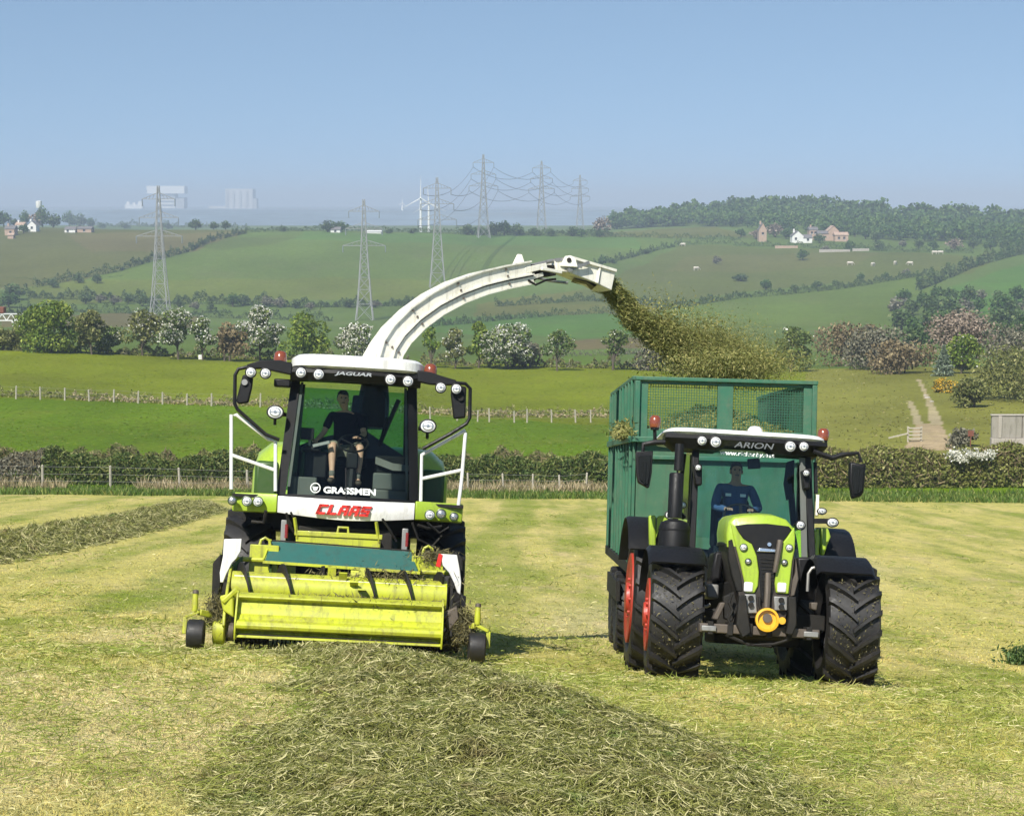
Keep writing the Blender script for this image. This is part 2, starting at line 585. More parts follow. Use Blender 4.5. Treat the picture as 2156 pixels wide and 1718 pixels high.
PZ = [
    ([(-3000, 700), (1740, 700), (1740, 900), (1300, 897), (1060, 884), (620, 858), (300, 848), (0, 838), (-3000, 838)], (.150, .182, .010), 110, 271),
    ([(1700, 700), (5000, 700), (5000, 1000), (1700, 1000)], (.185, .185, .035), 110, 271),
    ([(1905, 948), (2012, 948), (2000, 925), (1985, 900), (1975, 893), (1930, 893), (1926, 920)], (.36, .275, .16), 110, 271),
    ([(1958, 895), (1985, 895), (1965, 860), (1950, 835), (1938, 800), (1930, 800), (1942, 840), (1950, 865)], (.40, .33, .19), 110, 271),
    ([(1928, 895), (1945, 895), (1932, 870), (1915, 845), (1906, 845), (1918, 870)], (.38, .32, .18), 110, 271),
]
ys = np.concatenate([np.arange(110, 271, .75), [271.0]])
past = band_mesh('pasture', ys, -1300, 3500, 900, m_past, lambda V: zone_colors(V, PZ, (.100, .168, .005)), label='green grazing land across the valley floor')

m_hill = tone_material('hill_grass', .20, (.012, .05, .4), .5, 1.0, (.135, .13, .055), .3)
GB = (.094, .14, .027)
HZ = [
    ([(-2000, 600), (120, 610), (480, 500), (540, 478), (-2000, 478)], (0.103, 0.109, 0.025), 800, 1500),
    ([(150, 492), (520, 490), (470, 515), (420, 530), (200, 530), (150, 505)], (0.133, 0.118, 0.039), 900, 1500),
    ([(100, 610), (500, 505), (640, 490), (1350, 500), (1380, 520), (1240, 575), (1000, 625), (60, 640)], (0.099, 0.145, 0.025), 700, 1500),
    ([(60, 605), (160, 590), (800, 585), (1000, 600), (900, 630), (60, 640)], (0.116, 0.145, 0.023), 700, 1100),
    ([(640, 488), (1340, 500), (1345, 525), (620, 505)], (0.088, 0.158, 0.028), 900, 1500),
    ([(1000, 640), (1400, 585), (1400, 660), (1000, 700)], (0.120, 0.128, 0.028), 300, 1100),
    ([(1350, 560), (1430, 515), (2100, 540), (2050, 575), (1600, 610), (1400, 640), (1150, 640)], (0.099, 0.118, 0.024), 600, 1500),
    ([(1450, 540), (1850, 530), (1800, 560), (1560, 575), (1400, 570)], (0.113, 0.118, 0.030), 700, 1500),
    ([(1380, 640), (1600, 620), (1900, 585), (2010, 575), (1880, 690), (1400, 700)], (0.099, 0.145, 0.023), 500, 1200),
    ([(1980, 660), (2010, 600), (2160, 555), (4000, 520), (4000, 700)], (0.077, 0.155, 0.021), 400, 1400),
    ([(900, 668), (1280, 660), (1400, 690), (1280, 712), (900, 700)], (0.080, 0.158, 0.023), 300, 900),
    ([(1200, 715), (1360, 712), (1360, 735), (1200, 735)], (0.134, 0.109, 0.042), 300, 900),
    ([(1000, 740), (1290, 738), (1320, 790), (1000, 790)], (0.099, 0.155, 0.019), 271, 700),
    ([(640, 500), (480, 500), (430, 520), (470, 530)], (0.088, 0.122, 0.023), 900, 1500),
    ([(1280, 484), (1500, 478), (1600, 500), (1260, 500)], (0.116, 0.124, 0.025), 900, 1500),
    ([(0, 665), (260, 660), (420, 665), (420, 690), (0, 690)], (0.134, 0.118, 0.042), 400, 800),
]
ys = np.concatenate([np.arange(271, 600, 6), np.arange(600, 1500, 5), np.arange(1500, 2600, 40)])
hill = band_mesh('hills', np.append(ys, 2600), -1300, 3500, 700, m_hill, lambda V: zone_colors(V, HZ, GB), label='patchwork of fields on the far hillside')
m_sea = tone_material('sea_surface', .2, (.001, .004, .02), 0.2, 1, (.2, .19, .14), .5)
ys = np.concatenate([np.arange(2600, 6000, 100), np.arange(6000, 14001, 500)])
plain = band_mesh('coastal_sea', ys, -1300, 3500, 120, m_sea, lambda V: np.tile([.19, .245, .29], (len(V), 1)), label='flat hazy coastal sea on the horizon')  # sea strip, its tone lightened towards the sky to stand in for haze

# ================================================================= HAZE
hz = MB().box(-8200, 8200, -60, 14300, -62, 84).build('haze', None, smooth=0)
tag(hz, kind='stuff')
mh = bpy.data.materials.new('haze_air'); mh.use_nodes = True
mh.node_tree.nodes.clear()
ho = mh.node_tree.nodes.new('ShaderNodeOutputMaterial')
hv = mh.node_tree.nodes.new('ShaderNodeVolumePrincipled')
hv.inputs['Color'].default_value = (.64, .75, .88, 1)
hv.inputs['Density'].default_value = .00025
hv.inputs['Anisotropy'].default_value = -.1
mh.node_tree.links.new(hv.outputs[0], ho.inputs['Volume'])
hz.data.materials.append(mh)
# ================================================================= MACHINE FRAMES
class Frame:
    """a machine's own axes: x across, y towards its rear, z up; L() reads a photograph point on a plane of constant y"""
    def __init__(s, O, heading, roll, pitch):
        # heading: angle of the rearward axis from +Y (positive to the left); pitch: slope down towards the rear
        ey = Vector((-math.sin(heading) * math.cos(pitch), math.cos(heading) * math.cos(pitch), -math.sin(pitch)))
        ex = Vector((math.cos(heading), math.sin(heading), 0))
        ez = ex.cross(ey)
        q = Quaternion(ey, roll)
        ex, ez = q @ ex, q @ ez
        s.M = Matrix(((ex.x, ey.x, ez.x, O[0]), (ex.y, ey.y, ez.y, O[1]), (ex.z, ey.z, ez.z, O[2]), (0, 0, 0, 1)))
        s.I = s.M.inverted()
        s.o = s.I @ Vector((0, 0, CAMZ))
    def L(s, px, py, y):
        d = s.I.to_3x3() @ ray(px, py)
        t = (y - s.o.y) / d.y
        return s.o + d * t
    def poly(s, pts, y):
        return [((lambda p: (p.x, p.z))(s.L(a, b, y))) for a, b in pts]
    def loc(s, P):
        return s.I @ Vector(P)

# ---------------------------------------------------------------- shared paints
p_lime = paint('lime_paint', (.35, .51, .028), .36, (.22, .19, .09), .5, 3.0, coat=.2)
p_yel = paint('header_yellow_green', (.50, .55, .022), .42, (.26, .21, .085), 1.0, 3.0, coat=.15)
p_white = paint('white_paint', (.80, .80, .77), .38, (.44, .38, .27), .4, 2.6, coat=.15)
p_cream = paint('spout_white', (.82, .80, .69), .48, (.40, .31, .17), .5, 3.2)
p_black = paint('black_plastic', (.006, .006, .007), .45, (.04, .034, .026), .2, 3.0, spec=.3)
p_dark = paint('dark_chassis', (.010, .010, .0095), .65, (.06, .048, .032), .45, 4.0, spec=.3)
p_iron = paint('brown_iron', (.10, .082, .068), .6, (.2, .16, .11), .6, 5.0, metallic=.3)
p_grey = paint('grey_metal', (.30, .30, .29), .45, (.2, .17, .12), .4, 5.0, metallic=.5)
p_tyre = paint('tyre_rubber', (.010, .010, .011), .5, (.075, .062, .045), .38, 4.0, bump=.15)
p_red = paint('red_rim', (.44, .036, .02), .4, (.25, .15, .09), .35, 3.0)
p_rust = paint('rusty_red', (.20, .065, .04), .7, (.15, .1, .07), .5, 2.0)
p_redl = paint('red_lens', (.22, .016, .012), .2, (.2, .1, .06), .1, 3.0, coat=.5)
p_amber = paint('amber_beacon', (.22, .05, .018), .18, (.3, .12, .06), .1, 5.0, coat=.8)
p_orange = paint('amber_yellow_cap', (.85, .45, .02), .3, (.35, .2, .06), .35, 6.0, coat=.4)
p_tgreen = paint('green_tailboard', (.018, .115, .098), .55, (.11, .10, .06), .35, 2.5)
p_trailer = paint('trailer_green', (.018, .132, .072), .5, (.20, .19, .12), .5, 2.4)
p_dgreen = paint('dark_green_panel', (.035, .085, .012), .35, (.09, .09, .04), .3, 3.0)
p_chrome = paint('chrome', (.85, .85, .84), .14, (.4, .35, .25), .12, 6.0, metallic=.9)
p_lens = paint('lamp_lens', (.86, .86, .84), .12, (.5, .46, .36), .12, 9.0, coat=.8)
p_lensd = paint('lamp_reflector', (.46, .47, .47), .2, (.2, .18, .14), .2, 9.0, metallic=.7, coat=.6)
p_seat = paint('dark_upholstery', (.008, .010, .011), .85, (.025, .024, .022), .2, 6.0, spec=.2)
p_cabgrey = paint('cab_grey_plastic', (.10, .11, .10), .6, (.2, .17, .12), .4, 3.0)
p_redtxt = paint('red_lettering', (.62, .02, .012), .4, (.35, .1, .06), .15, 5)
p_wtxt = paint('white_lettering', (.85, .87, .85), .5, (.5, .5, .45), .1, 5)
p_gtxt2 = paint('dark_grey_lettering', (.10, .11, .115), .4, (.1, .1, .1), .1, 5)
p_gtxt = paint('grey_lettering', (.30, .32, .33), .4, (.2, .2, .2), .1, 5)
p_mesh = paint('mesh_wire', (.015, .11, .06), .5, (.1, .12, .07), .3, 5)
g_wind = glass('clear_windscreen', (.80, .88, .84))
g_cabr = glass('tinted_rear_window', (.22, .52, .36))
g_arion = glass('tractor_windscreen', (.70, .88, .88), ior=1.5, rough=.06)
m_chaff, N, L, P = nodes_of('chopped_grass')
g = N.new('ShaderNodeNewGeometry')
rp = g.outputs['Random Per Island']
c = n_mix(N, L, n_ramp(N, L, rp, 0, .55), (.075, .092, .018), (.20, .21, .048))
c = n_mix(N, L, n_ramp(N, L, rp, .6, 1.0), c, (.36, .32, .11))
L.new(c, P.inputs['Base Color']); P.inputs['Roughness'].default_value = .7
m_chaffd, N, L, P = nodes_of('trapped_grass')
rp = N.new('ShaderNodeNewGeometry').outputs['Random Per Island']
c = n_mix(N, L, rp, (.05, .048, .02), (.22, .19, .075))
L.new(c, P.inputs['Base Color']); P.inputs['Roughness'].default_value = .8

def lettering(name, text, m, size, Mloc, parent, ext=.004, shear=0.0, bold=0.0, width=None, height=None):
    cu = bpy.data.curves.new(name, 'FONT')
    cu.body = text; cu.size = size; cu.extrude = ext; cu.shear = shear; cu.offset = bold
    cu.align_x = 'CENTER'; cu.align_y = 'CENTER'; cu.resolution_u = 3
    t = bpy.data.objects.new('tmp_text', cu); COL.objects.link(t)
    bpy.context.view_layer.update()
    me = bpy.data.meshes.new_from_object(t.evaluated_get(bpy.context.evaluated_depsgraph_get()))
    bpy.data.objects.remove(t); bpy.data.curves.remove(cu)
    me.name = name
    n = len(me.vertices)
    co = np.empty(n * 3); me.vertices.foreach_get('co', co); co = co.reshape(-1, 3)
    lo, hi = co.min(0), co.max(0)
    co -= (lo + hi) / 2
    if width: co[:, 0] *= width / (hi[0] - lo[0])
    if height: co[:, 1] *= height / (hi[1] - lo[1])
    me.vertices.foreach_set('co', co.ravel()); me.update()
    me.materials.clear(); me.materials.append(m)
    o = bpy.data.objects.new(name, me); COL.objects.link(o)
    o.parent = parent
    o.matrix_local = Mloc
    return o
def face_cam(p, tilt=0.0, turn=0.0, roll=0.0):
    """lettering upright on a face that looks towards -y"""
    return Matrix.Translation(p) @ Matrix.Rotation(turn, 4, 'Z') @ Matrix.Rotation(R(90) + tilt, 4, 'X') @ Matrix.Rotation(roll, 4, 'Z')

def lamp(parent, p, r, name='work_lamp', depth=.07, rim=p_black, lens=p_lens, d=(0, -1, 0), inner=True, squash=1.0):
    """round lamp: black shell with a domed clear lens as its sub-part"""
    q = Vector((0, -1, 0)).rotation_difference(Vector(d).normalized())
    Mx = Matrix.Translation(p) @ q.to_matrix().to_4x4() @ Matrix.Diagonal((1, 1, squash, 1))
    a = MB().lathe([(.0001, depth), (r * .8, depth), (r, depth * .5), (r, -.012), (r * .86, -.016), (r * .84, 0)], 'y', (0, 0, 0), 20).xf(Mx).build(name, rim, parent)
    MB().lathe([(r * .85, -.002), (r * .70, -.014), (r * .45, -.022), (.0001, -.026)], 'y', (0, 0, 0), 20).xf(Mx).build('lens', lens, a, smooth=80)
    MB().lathe([(r * .66, -.0165), (r * .64, -.020), (r * .52, -.0225), (r * .50, -.020)], 'y', (0, 0, 0), 20).box(-r * .5, r * .5, -.029, -.022, -r * .05, r * .03).xf(Mx).build('reflector_ring', p_lensd, a)['kind'] = 'stuff'
    if inner:
        MB().lathe([(r * .2, -.029), (r * .18, -.031), (.0001, -.032)], 'y', (0, 0, 0), 12).xf(Mx).build('bulb', p_lensd, a)
    return a

def tyre_mesh(Rt, w, rim_r, lugs=20, lug_h=.045, up=1, smoothb=False):
    """tyre round the x axis, with chevron lugs pointing to the bottom on the side facing -y"""
    b = MB()
    hw = w / 2
    prof = [(rim_r, -hw * .78), (rim_r + (Rt - rim_r) * .35, -hw * 1.0), (Rt - .13, -hw * .99), (Rt - .075, -hw * .9),
            (Rt - lug_h * 1.1, -hw * .55), (Rt - lug_h * 1.0, 0), (Rt - lug_h * 1.1, hw * .55),
            (Rt - .075, hw * .9), (Rt - .13, hw * .99), (rim_r + (Rt - rim_r) * .35, hw), (rim_r, hw * .78)]
    if smoothb:
        b.lathe([(rim_r, -hw * .8), (Rt * .86, -hw), (Rt * .97, -hw * .86), (Rt, -hw * .5), (Rt, hw * .5), (Rt * .97, hw * .86), (Rt * .86, hw), (rim_r, hw * .8)], 'x', (0, 0, 0), 36)
        return b
    b.lathe(prof, 'x', (0, 0, 0), 56)
    # lugs: angle measured so that phi grows downwards on the front face
    for side in (-1, 1):
        for k in range(lugs):
            ph0 = 2 * math.pi * (k + (0 if side < 0 else .5)) / lugs
            rings = []
            for t in (0, .18, .42, .68, .88, 1.0, 1.06):
                x = side * hw * (-.06 + 1.04 * min(t, 1.0))
                ph = ph0 - up * (.40 * t - .08 * t * t) * (w / .6) * (.72 / Rt) ** .5 * 1.05
                base = Rt - lug_h * 1.4 - max(0, t - .75) * .16
                top = Rt - (.004 if t < .9 else .025) - max(0, t - 1.0) * .9
                if t > .8: base = min(base, Rt - .15)
                wd = (.024 + .012 * t) / Rt
                ring = []
                for rr, dp in ((base, -wd * 1.35), (top, -wd * .8), (top, wd * .8), (base, wd * 1.35)):
                    a = ph + dp
                    ring.append((x, -rr * math.cos(a), -rr * math.sin(a)))
                rings.append(ring)
            b.loft(rings)
    return b
def rim_mesh(r, w, dish=-1, off=.05, flush=False):
    hw = w / 2
    d = dish
    if flush:
        return MB().lathe([(r + .012, d * hw * .80), (r + .01, d * hw * 1.03), (r - .02, d * hw * 1.05), (r - .06, d * hw * 1.0), (r * .55, d * hw * .96), (r * .35, d * hw * 1.02), (r * .33, d * (hw * 1.02 + .04)), (.0001, d * (hw * 1.02 + .05))], 'x', (0, 0, 0), 40)
    return MB().lathe([(r + .012, d * hw * .80), (r - .02, d * hw * .80), (r - .05, d * hw * .55), (r * .80, d * hw * .42), (r * .55, d * hw * off), (r * .30, d * hw * off), (r * .28, d * (hw * off + .05)), (.0001, d * (hw * off + .06))], 'x', (0, 0, 0), 36).lathe(
        [(r + .012, -d * hw * .80), (r - .03, -d * hw * .78), (r - .06, -d * hw * .3), (.0001, -d * hw * .3)], 'x', (0, 0, 0), 36)
def wheel(name, parent, c, Rt, w, rim_r, m_rim, side=-1, lugs=20, lug_h=.045, smoothb=False, up=1, steer=0.0, flush=False):
    o = bpy.data.objects.new(name, None); COL.objects.link(o); o.parent = parent; o.location = c
    o.rotation_euler = (random.uniform(-.1, .1), 0, steer)
    tyre_mesh(Rt, w, rim_r, lugs, lug_h, up, smoothb).build('tyre', p_tyre, o, smooth=30)
    rim_mesh(rim_r, w, side, flush=flush).build('rim', m_rim, o, smooth=40)
    bt = MB()
    for k in range(8):
        a = 2 * math.pi * k / 8
        bt.disc((side * (w / 2 * (.98 if flush else .05) + .015), rim_r * .42 * math.cos(a), rim_r * .42 * math.sin(a)), .02, 'x', .035, 6)
    bt.build('wheel_nuts', p_red if m_rim is p_red else p_iron, o)['kind'] = 'stuff'
    return o
def chaff_pts(P, size, name, m, parent=None, jit=.5, aspect=3.0):
    V, Fq = leaf_quads(np.asarray(P), size, aspect=aspect, jit=jit)
    o = tri_mesh(name, V, Fq, m, parent)
    o['kind'] = 'stuff'
    return o

# ================================================================= PEOPLE
p_skin = paint('skin', (.62, .36, .25), .5, (.36, .18, .12), .3, 9.0)
p_skin2 = paint('weathered_skin', (.42, .23, .16), .5, (.33, .17, .12), .3, 9.0)
p_hair = paint('short_dark_hair', (.018, .013, .01), .7, (.03, .02, .015), .3, 20)
p_navy = paint('navy_tshirt', (.005, .005, .010), .9, (.010, .010, .016), .3, 8, spec=.1)
p_short = paint('olive_shorts', (.20, .19, .14), .85, (.15, .13, .09), .4, 8)
p_overall = paint('blue_overalls', (.045, .085, .20), .85, (.10, .14, .24), .4, 6)
p_sock = paint('grey_sock', (.16, .15, .13), .9, (.1, .09, .07), .4, 10)
p_boot = paint('brown_boot', (.05, .036, .026), .6, (.12, .09, .06), .4, 10)
def skin_obj(name, verts, edges, radii, m, parent, levels=2, root=0):
    bm = bmesh.new()
    sk = bm.verts.layers.skin.verify()
    vs = []
    for i, p in enumerate(verts):
        v = bm.verts.new(p)
        r = radii[i]
        v[sk].radius = r if isinstance(r, tuple) else (r, r)
        v[sk].use_root = (i == root)
        vs.append(v)
    for a, b in edges:
        bm.edges.new((vs[a], vs[b]))
    me = bpy.data.meshes.new(name); bm.to_mesh(me); bm.free()
    me.materials.append(m)
    o = bpy.data.objects.new(name, me); COL.objects.link(o)
    o.parent = parent
    s = o.modifiers.new('skin', 'SKIN'); s.use_smooth_shade = True
    s.branch_smoothing = .4
    u = o.modifiers.new('sub', 'SUBSURF'); u.levels = levels; u.render_levels = levels
    return o
class Sk:
    def __init__(s): s.v, s.e, s.r, s.n = [], [], [], {}
    def p(s, name, pos, rad, frm=None):
        s.v.append(tuple(pos)); s.r.append(rad); s.n[name] = len(s.v) - 1
        if frm is not None: s.e.append((s.n[frm], s.n[name]))
        return s
def seated_person(parent_M, label, J, top_m, skin_m, legs_m, long_sleeves=False, bare_legs=True, group=None):
    """a driver facing -y; J: joint positions (hip centre at the origin)"""
    o = empty('person', label, 'person', group=group, M=parent_M)
    V = Vector
    k = Sk()
    k.p('pel', (0, 0, .02), (.15, .115)).p('abd', (0, .015, .18), (.145, .11), 'pel').p('chest', (0, .03, .36), (.165, .115), 'abd').p('upper', (0, .03, .47), (.12, .09), 'chest')
    nk = V(J['neck']); hd = V(J['head'])
    k.p('neck', nk, .055, 'upper').p('jaw', nk.lerp(hd, .55) + V((0, -.015, 0)), (.062, .066), 'neck').p('face', hd, (.073, .088), 'jaw').p('crown', hd + V((0, .01, .075)), (.06, .075), 'face').p('top', hd + V((0, .012, .105)), (.03, .035), 'crown')
    for sx, s in ((-1, 'l'), (1, 'r')):
        sh, el, wr = V(J['sh' + s]), V(J['el' + s]), V(J['wr' + s])
        k.p('sh' + s, sh, .062, 'upper').p('ua' + s, sh.lerp(el, .5), .048, 'sh' + s).p('el' + s, el, .041, 'ua' + s).p('fa' + s, el.lerp(wr, .4), .039, 'el' + s).p('wr' + s, wr, .027, 'fa' + s)
        d = (wr - el).normalized(); hand = V(J['hand' + s]).normalized() if 'hand' + s in J else d
        pm = wr + hand * .06
        k.p('pm' + s, pm, (.036, .02), 'wr' + s)
        side = hand.cross(V((0, 0, 1))).normalized() * sx
        for q, (off, ln) in enumerate(((-.03, .066), (-.01, .076), (.01, .072), (.028, .058))):
            b0 = pm + hand * .03 + side * off
            k.p(f'f{s}{q}a', b0, .0095, 'pm' + s).p(f'f{s}{q}b', b0 + hand * ln * .5 + V((0, 0, -.008)), .009, f'f{s}{q}a').p(f'f{s}{q}c', b0 + hand * ln * .8 + V((0, 0, -.035)), .008, f'f{s}{q}b')
        t0 = wr + hand * .03 - side * .035
        k.p('t' + s, t0, .011, 'wr' + s).p('t2' + s, t0 + hand * .035 - side * .018 + V((0, 0, -.02)), .0095, 't' + s)
        hp, kn, an, to = V((sx * .095, -.01, .0)), V(J['kn' + s]), V(J['an' + s]), V(J['to' + s])
        k.p('hp' + s, hp, .095, 'pel').p('th' + s, hp.lerp(kn, .5), .082, 'hp' + s).p('kn' + s, kn, .058, 'th' + s).p('ca' + s, kn.lerp(an, .35) + V((0, .012, 0)), .056, 'kn' + s).p('sn' + s, kn.lerp(an, .75), .038, 'ca' + s).p('an' + s, an, .036, 'sn' + s).p('to' + s, to, (.04, .025), 'an' + s)
    skin_obj('body', k.v, k.e, k.r, skin_m, o)
    # shirt
    q = Sk()
    q.p('a', (0, .0, .0), (.17, .13)).p('b', (0, .015, .18), (.163, .127), 'a').p('c', (0, .03, .36), (.185, .132), 'b').p('d', (0, .03, .475), (.145, .108), 'c').p('e', nk.lerp(V((0, .03, .475)), .55), (.075, .075), 'd')
    for s in 'lr':
        sh, el, wr = V(J['sh' + s]), V(J['el' + s]), V(J['wr' + s])
        q.p('s' + s, sh, .078, 'd').p('u' + s, sh.lerp(el, .45), .064, 's' + s).p('v' + s, sh.lerp(el, .8), .060, 'u' + s)
        if long_sleeves:
            q.p('w' + s, el, .056, 'v' + s).p('x' + s, el.lerp(wr, .5), .05, 'w' + s).p('y' + s, el.lerp(wr, .93), .04, 'x' + s)
    skin_obj('overalls' if long_sleeves else 'tshirt', q.v, q.e, q.r, top_m, o)
    # shorts / trousers
    q = Sk()
    q.p('a', (0, 0, .03), (.165, .13))
    for sx, s in ((-1, 'l'), (1, 'r')):
        hp, kn, an = V((sx * .095, -.01, 0)), V(J['kn' + s]), V(J['an' + s])
        q.p('h' + s, hp, .108, 'a').p('t' + s, hp.lerp(kn, .5), .098, 'h' + s).p('k' + s, hp.lerp(kn, .93), .085, 't' + s)
        if not bare_legs:
            q.p('k2' + s, kn, .075, 'k' + s).p('c' + s, kn.lerp(an, .5), .068, 'k2' + s).p('e' + s, kn.lerp(an, .95), .06, 'c' + s)
    skin_obj('shorts' if bare_legs else 'trousers', q.v, q.e, q.r, legs_m, o)
    for s in 'lr':
        an, to, kn = V(J['an' + s]), V(J['to' + s]), V(J['kn' + s])
        skin_obj('boot', [an + V((0, .02, .06)), an + V((0, .02, -.04)), an.lerp(to, .55), to + V((0, -.03, 0))], [(0, 1), (1, 2), (2, 3)], [.05, .052, (.05, .042), (.042, .03)], p_boot, o)
        if bare_legs:
            skin_obj('sock', [kn.lerp(an, .72), kn.lerp(an, .98)], [(0, 1)], [.046, .045], p_sock, o, 1)
    # head details
    f = J.get('face', V((0, -1, 0))).normalized()
    rt = f.cross(V((0, 0, 1))).normalized()
    hr = MB().lathe([(.0001, .128), (.045, .120), (.072, .09), (.082, .045), (.08, .0), (.07, -.03)], 'z', (0, 0, 0), 16)
    hr.v = [tuple(V((x * .98, y * 1.18 + .02 + (.03 if z < .055 and y < 0 else 0) + (.055 if z < .03 and y < .02 else 0), z))) for x, y, z in hr.v]
    h = hr.build('hair', p_hair, o, smooth=80)
    h.location = hd + V((0, .0, .005)); h.rotation_euler = (0, 0, math.atan2(-f.x, -f.y) * -1 if False else math.atan2(f.x, -f.y))
    fc = MB()
    c0 = hd + f * .088
    fc.loft([[c0 + rt * .008 + V((0, 0, .02)), c0 - rt * .008 + V((0, 0, .02)), c0 + f * .004 + V((0, 0, .025))], [c0 + rt * .017 + V((0, 0, -.025)), c0 - rt * .017 + V((0, 0, -.025)), c0 + f * .028 + V((0, 0, -.018))]])
    fc.build('nose', skin_m, o, smooth=60)
    for sg in (-1, 1):
        MB().lathe([(.0001, -.011), (.008, -.007), (.011, 0), (.008, .007), (.0001, .011)], 'y', c0 + rt * sg * .031 + V((0, .004, .022)) - f * .008, 10).build('eye', p_hair, o, smooth=80)
        e0 = hd + rt * sg * .076 + V((0, .015, .0))
        MB().lathe([(.0001, -.008), (.024, -.006), (.028, 0), (.02, .008), (.0001, .006)], 'x', e0, 12).build('ear', skin_m, o, smooth=80)
    MB().box(-.024, .024, -.006, .006, -.006, .006).xf(Matrix.Translation(c0 + V((0, 0, -.048)) - f * .012)).build('mouth', p_redl if False else p_boot, o)
    return o
# ================================================================= FORAGE HARVESTER
HF_O = at(708, 1382, 22.5)
_b0, _b1 = Vector((-2.06, 22.5)), Vector((-2.45, 27.5))
_h = math.atan2(-(_b1.x - _b0.x), _b1.y - _b0.y)
_pit = math.atan2(gz(_b0.x, _b0.y) - gz(_b1.x, _b1.y), 5.0)
HF = Frame((HF_O.x, HF_O.y, HF_O.z), _h, R(3.7), _pit)
H = empty('forage_harvester', 'lime green and white forage harvester with cab and raised white spout, swallowing the swath', 'forage harvester', M=HF.M)
L_ = HF.L
def hp(px, py, y): return HF.L(px, py, y)

# --- wheels of the machine
for sx in (-1, 1):
    wheel('front_wheel', H, (sx * 1.30, 3.35, .90), .92, .64, .42, p_yel, side=sx, lugs=19)
    wheel('rear_wheel', H, (sx * 1.15, 6.3, .64), .65, .48, .32, p_yel, side=sx, lugs=17)
b = MB()
b.box(-.95, .95, 2.75, 7.0, .75, 1.25).box(-1.35, 1.35, 3.2, 3.5, .72, 1.08).box(-1.1, 1.1, 6.2, 6.4, .5, .75)
b.box(-.62, .62, 2.2, 3.2, .55, 1.6).box(-1.4, 1.4, 2.9, 4.4, 1.55, 1.84)
b.build('chassis', p_dark, H, bevel=.02)
b = MB()
for px, py, pw, ph in ((597, 1122, 12, 60), (852, 1140, 13, 60)):
    a = hp(px, py, 2.1)
    b.box(a.x - pw/330, a.x + pw/330, 2.05, 2.25, a.z - .2, a.z + .17)
b.pieces('front_post', p_grey, H, bevel=.01)
b = MB()
for pts, r in ((((603, 1080), (607, 1100), (618, 1120), (640, 1128)), .018), (((612, 1078), (622, 1098), (630, 1122)), .014), (((805, 1092), (822, 1118), (835, 1140)), .016), (((868, 1100), (880, 1135), (910, 1150), (930, 1128)), .016), (((880, 1105), (900, 1112), (930, 1108)), .02), (((560, 1075), (555, 1100), (530, 1098)), .022), (((900, 1100), (925, 1122), (945, 1110)), .015)):
    b.tube([hp(x, y, 1.75 + .05 * i) for i, (x, y) in enumerate(pts)], r, 6)
b.pieces('hydraulic_hose', p_dark, H)
b = MB()
a = hp(603, 1118, 2.0); b.lathe([(.0001, -.09), (.022, -.09), (.022, .09), (.0001, .09)], 'z', a, 10)
a = hp(857, 1136, 2.0); b.lathe([(.0001, -.09), (.02, -.09), (.02, .09), (.0001, .09)], 'z', a, 10)
b.pieces('hydraulic_ram', p_redl, H)

# --- green engine panels either side of the cab
def side_panel(sx):
    rings = []
    for y, zt, xo in ((3.9, 2.50, 1.28), (4.1, 2.74, 1.36), (4.6, 2.86, 1.40), (6.2, 2.86, 1.40), (7.4, 2.6, 1.32)):
        prof = [(.55, 1.55), (xo - .02, 1.55), (xo, 1.7), (xo, zt - .45), (xo - .07, zt - .18), (xo - .25, zt - .03), (xo - .5, zt), (.55, zt)]
        rings.append([(sx * x, y, z) for x, z in prof])
    o = MB().loft(rings).build('engine_panel', p_lime, H, smooth=50, bevel=.02)
    a = MB()
    a.box(sx * 1.0, sx * 1.33, 3.84, 4.12, 1.95, 2.52)
    a.build('panel_grille', p_dgreen, o, bevel=.05)
    w = MB()
    w.loft([[(sx * 1.37, 4.12, 2.66), (sx * 1.15, 4.02, 2.76), (sx * .92, 3.98, 2.78)], [(sx * 1.38, 4.5, 2.74), (sx * 1.16, 4.5, 2.86), (sx * .94, 4.5, 2.885)]], closed=False, cap=False)
    return o
for sx in (-1, 1): side_panel(sx)
MB().box(-.9, .9, 3.95, 7.5, 1.2, 2.72).build('engine_cover', p_lime, H, bevel=.06)

# --- bumper strip: white centre, green lamp panels
def strip(x0, x1, n, zt, zb, y0, dy, t=.12):
    rings = []
    for i in range(n + 1):
        x = x0 + (x1 - x0) * i / n
        y = y0 + dy * (x / 1.5) ** 2
        rings.append([(x, y, zt(x)), (x, y - .03, (zt(x) * .55 + zb(x) * .45)), (x, y + .01, zb(x)), (x, y + t, zb(x)), (x, y + t, zt(x))])
    return MB().loft(rings)
zt = lambda x: 1.945 + .02 * abs(x)
zb = lambda x: 1.685 + .065 * min(1, abs(x) / .9) ** 1.5
wb = strip(-.90, .885, 14, zt, zb, 1.98, .28).build('bumper', p_white, H, smooth=40)
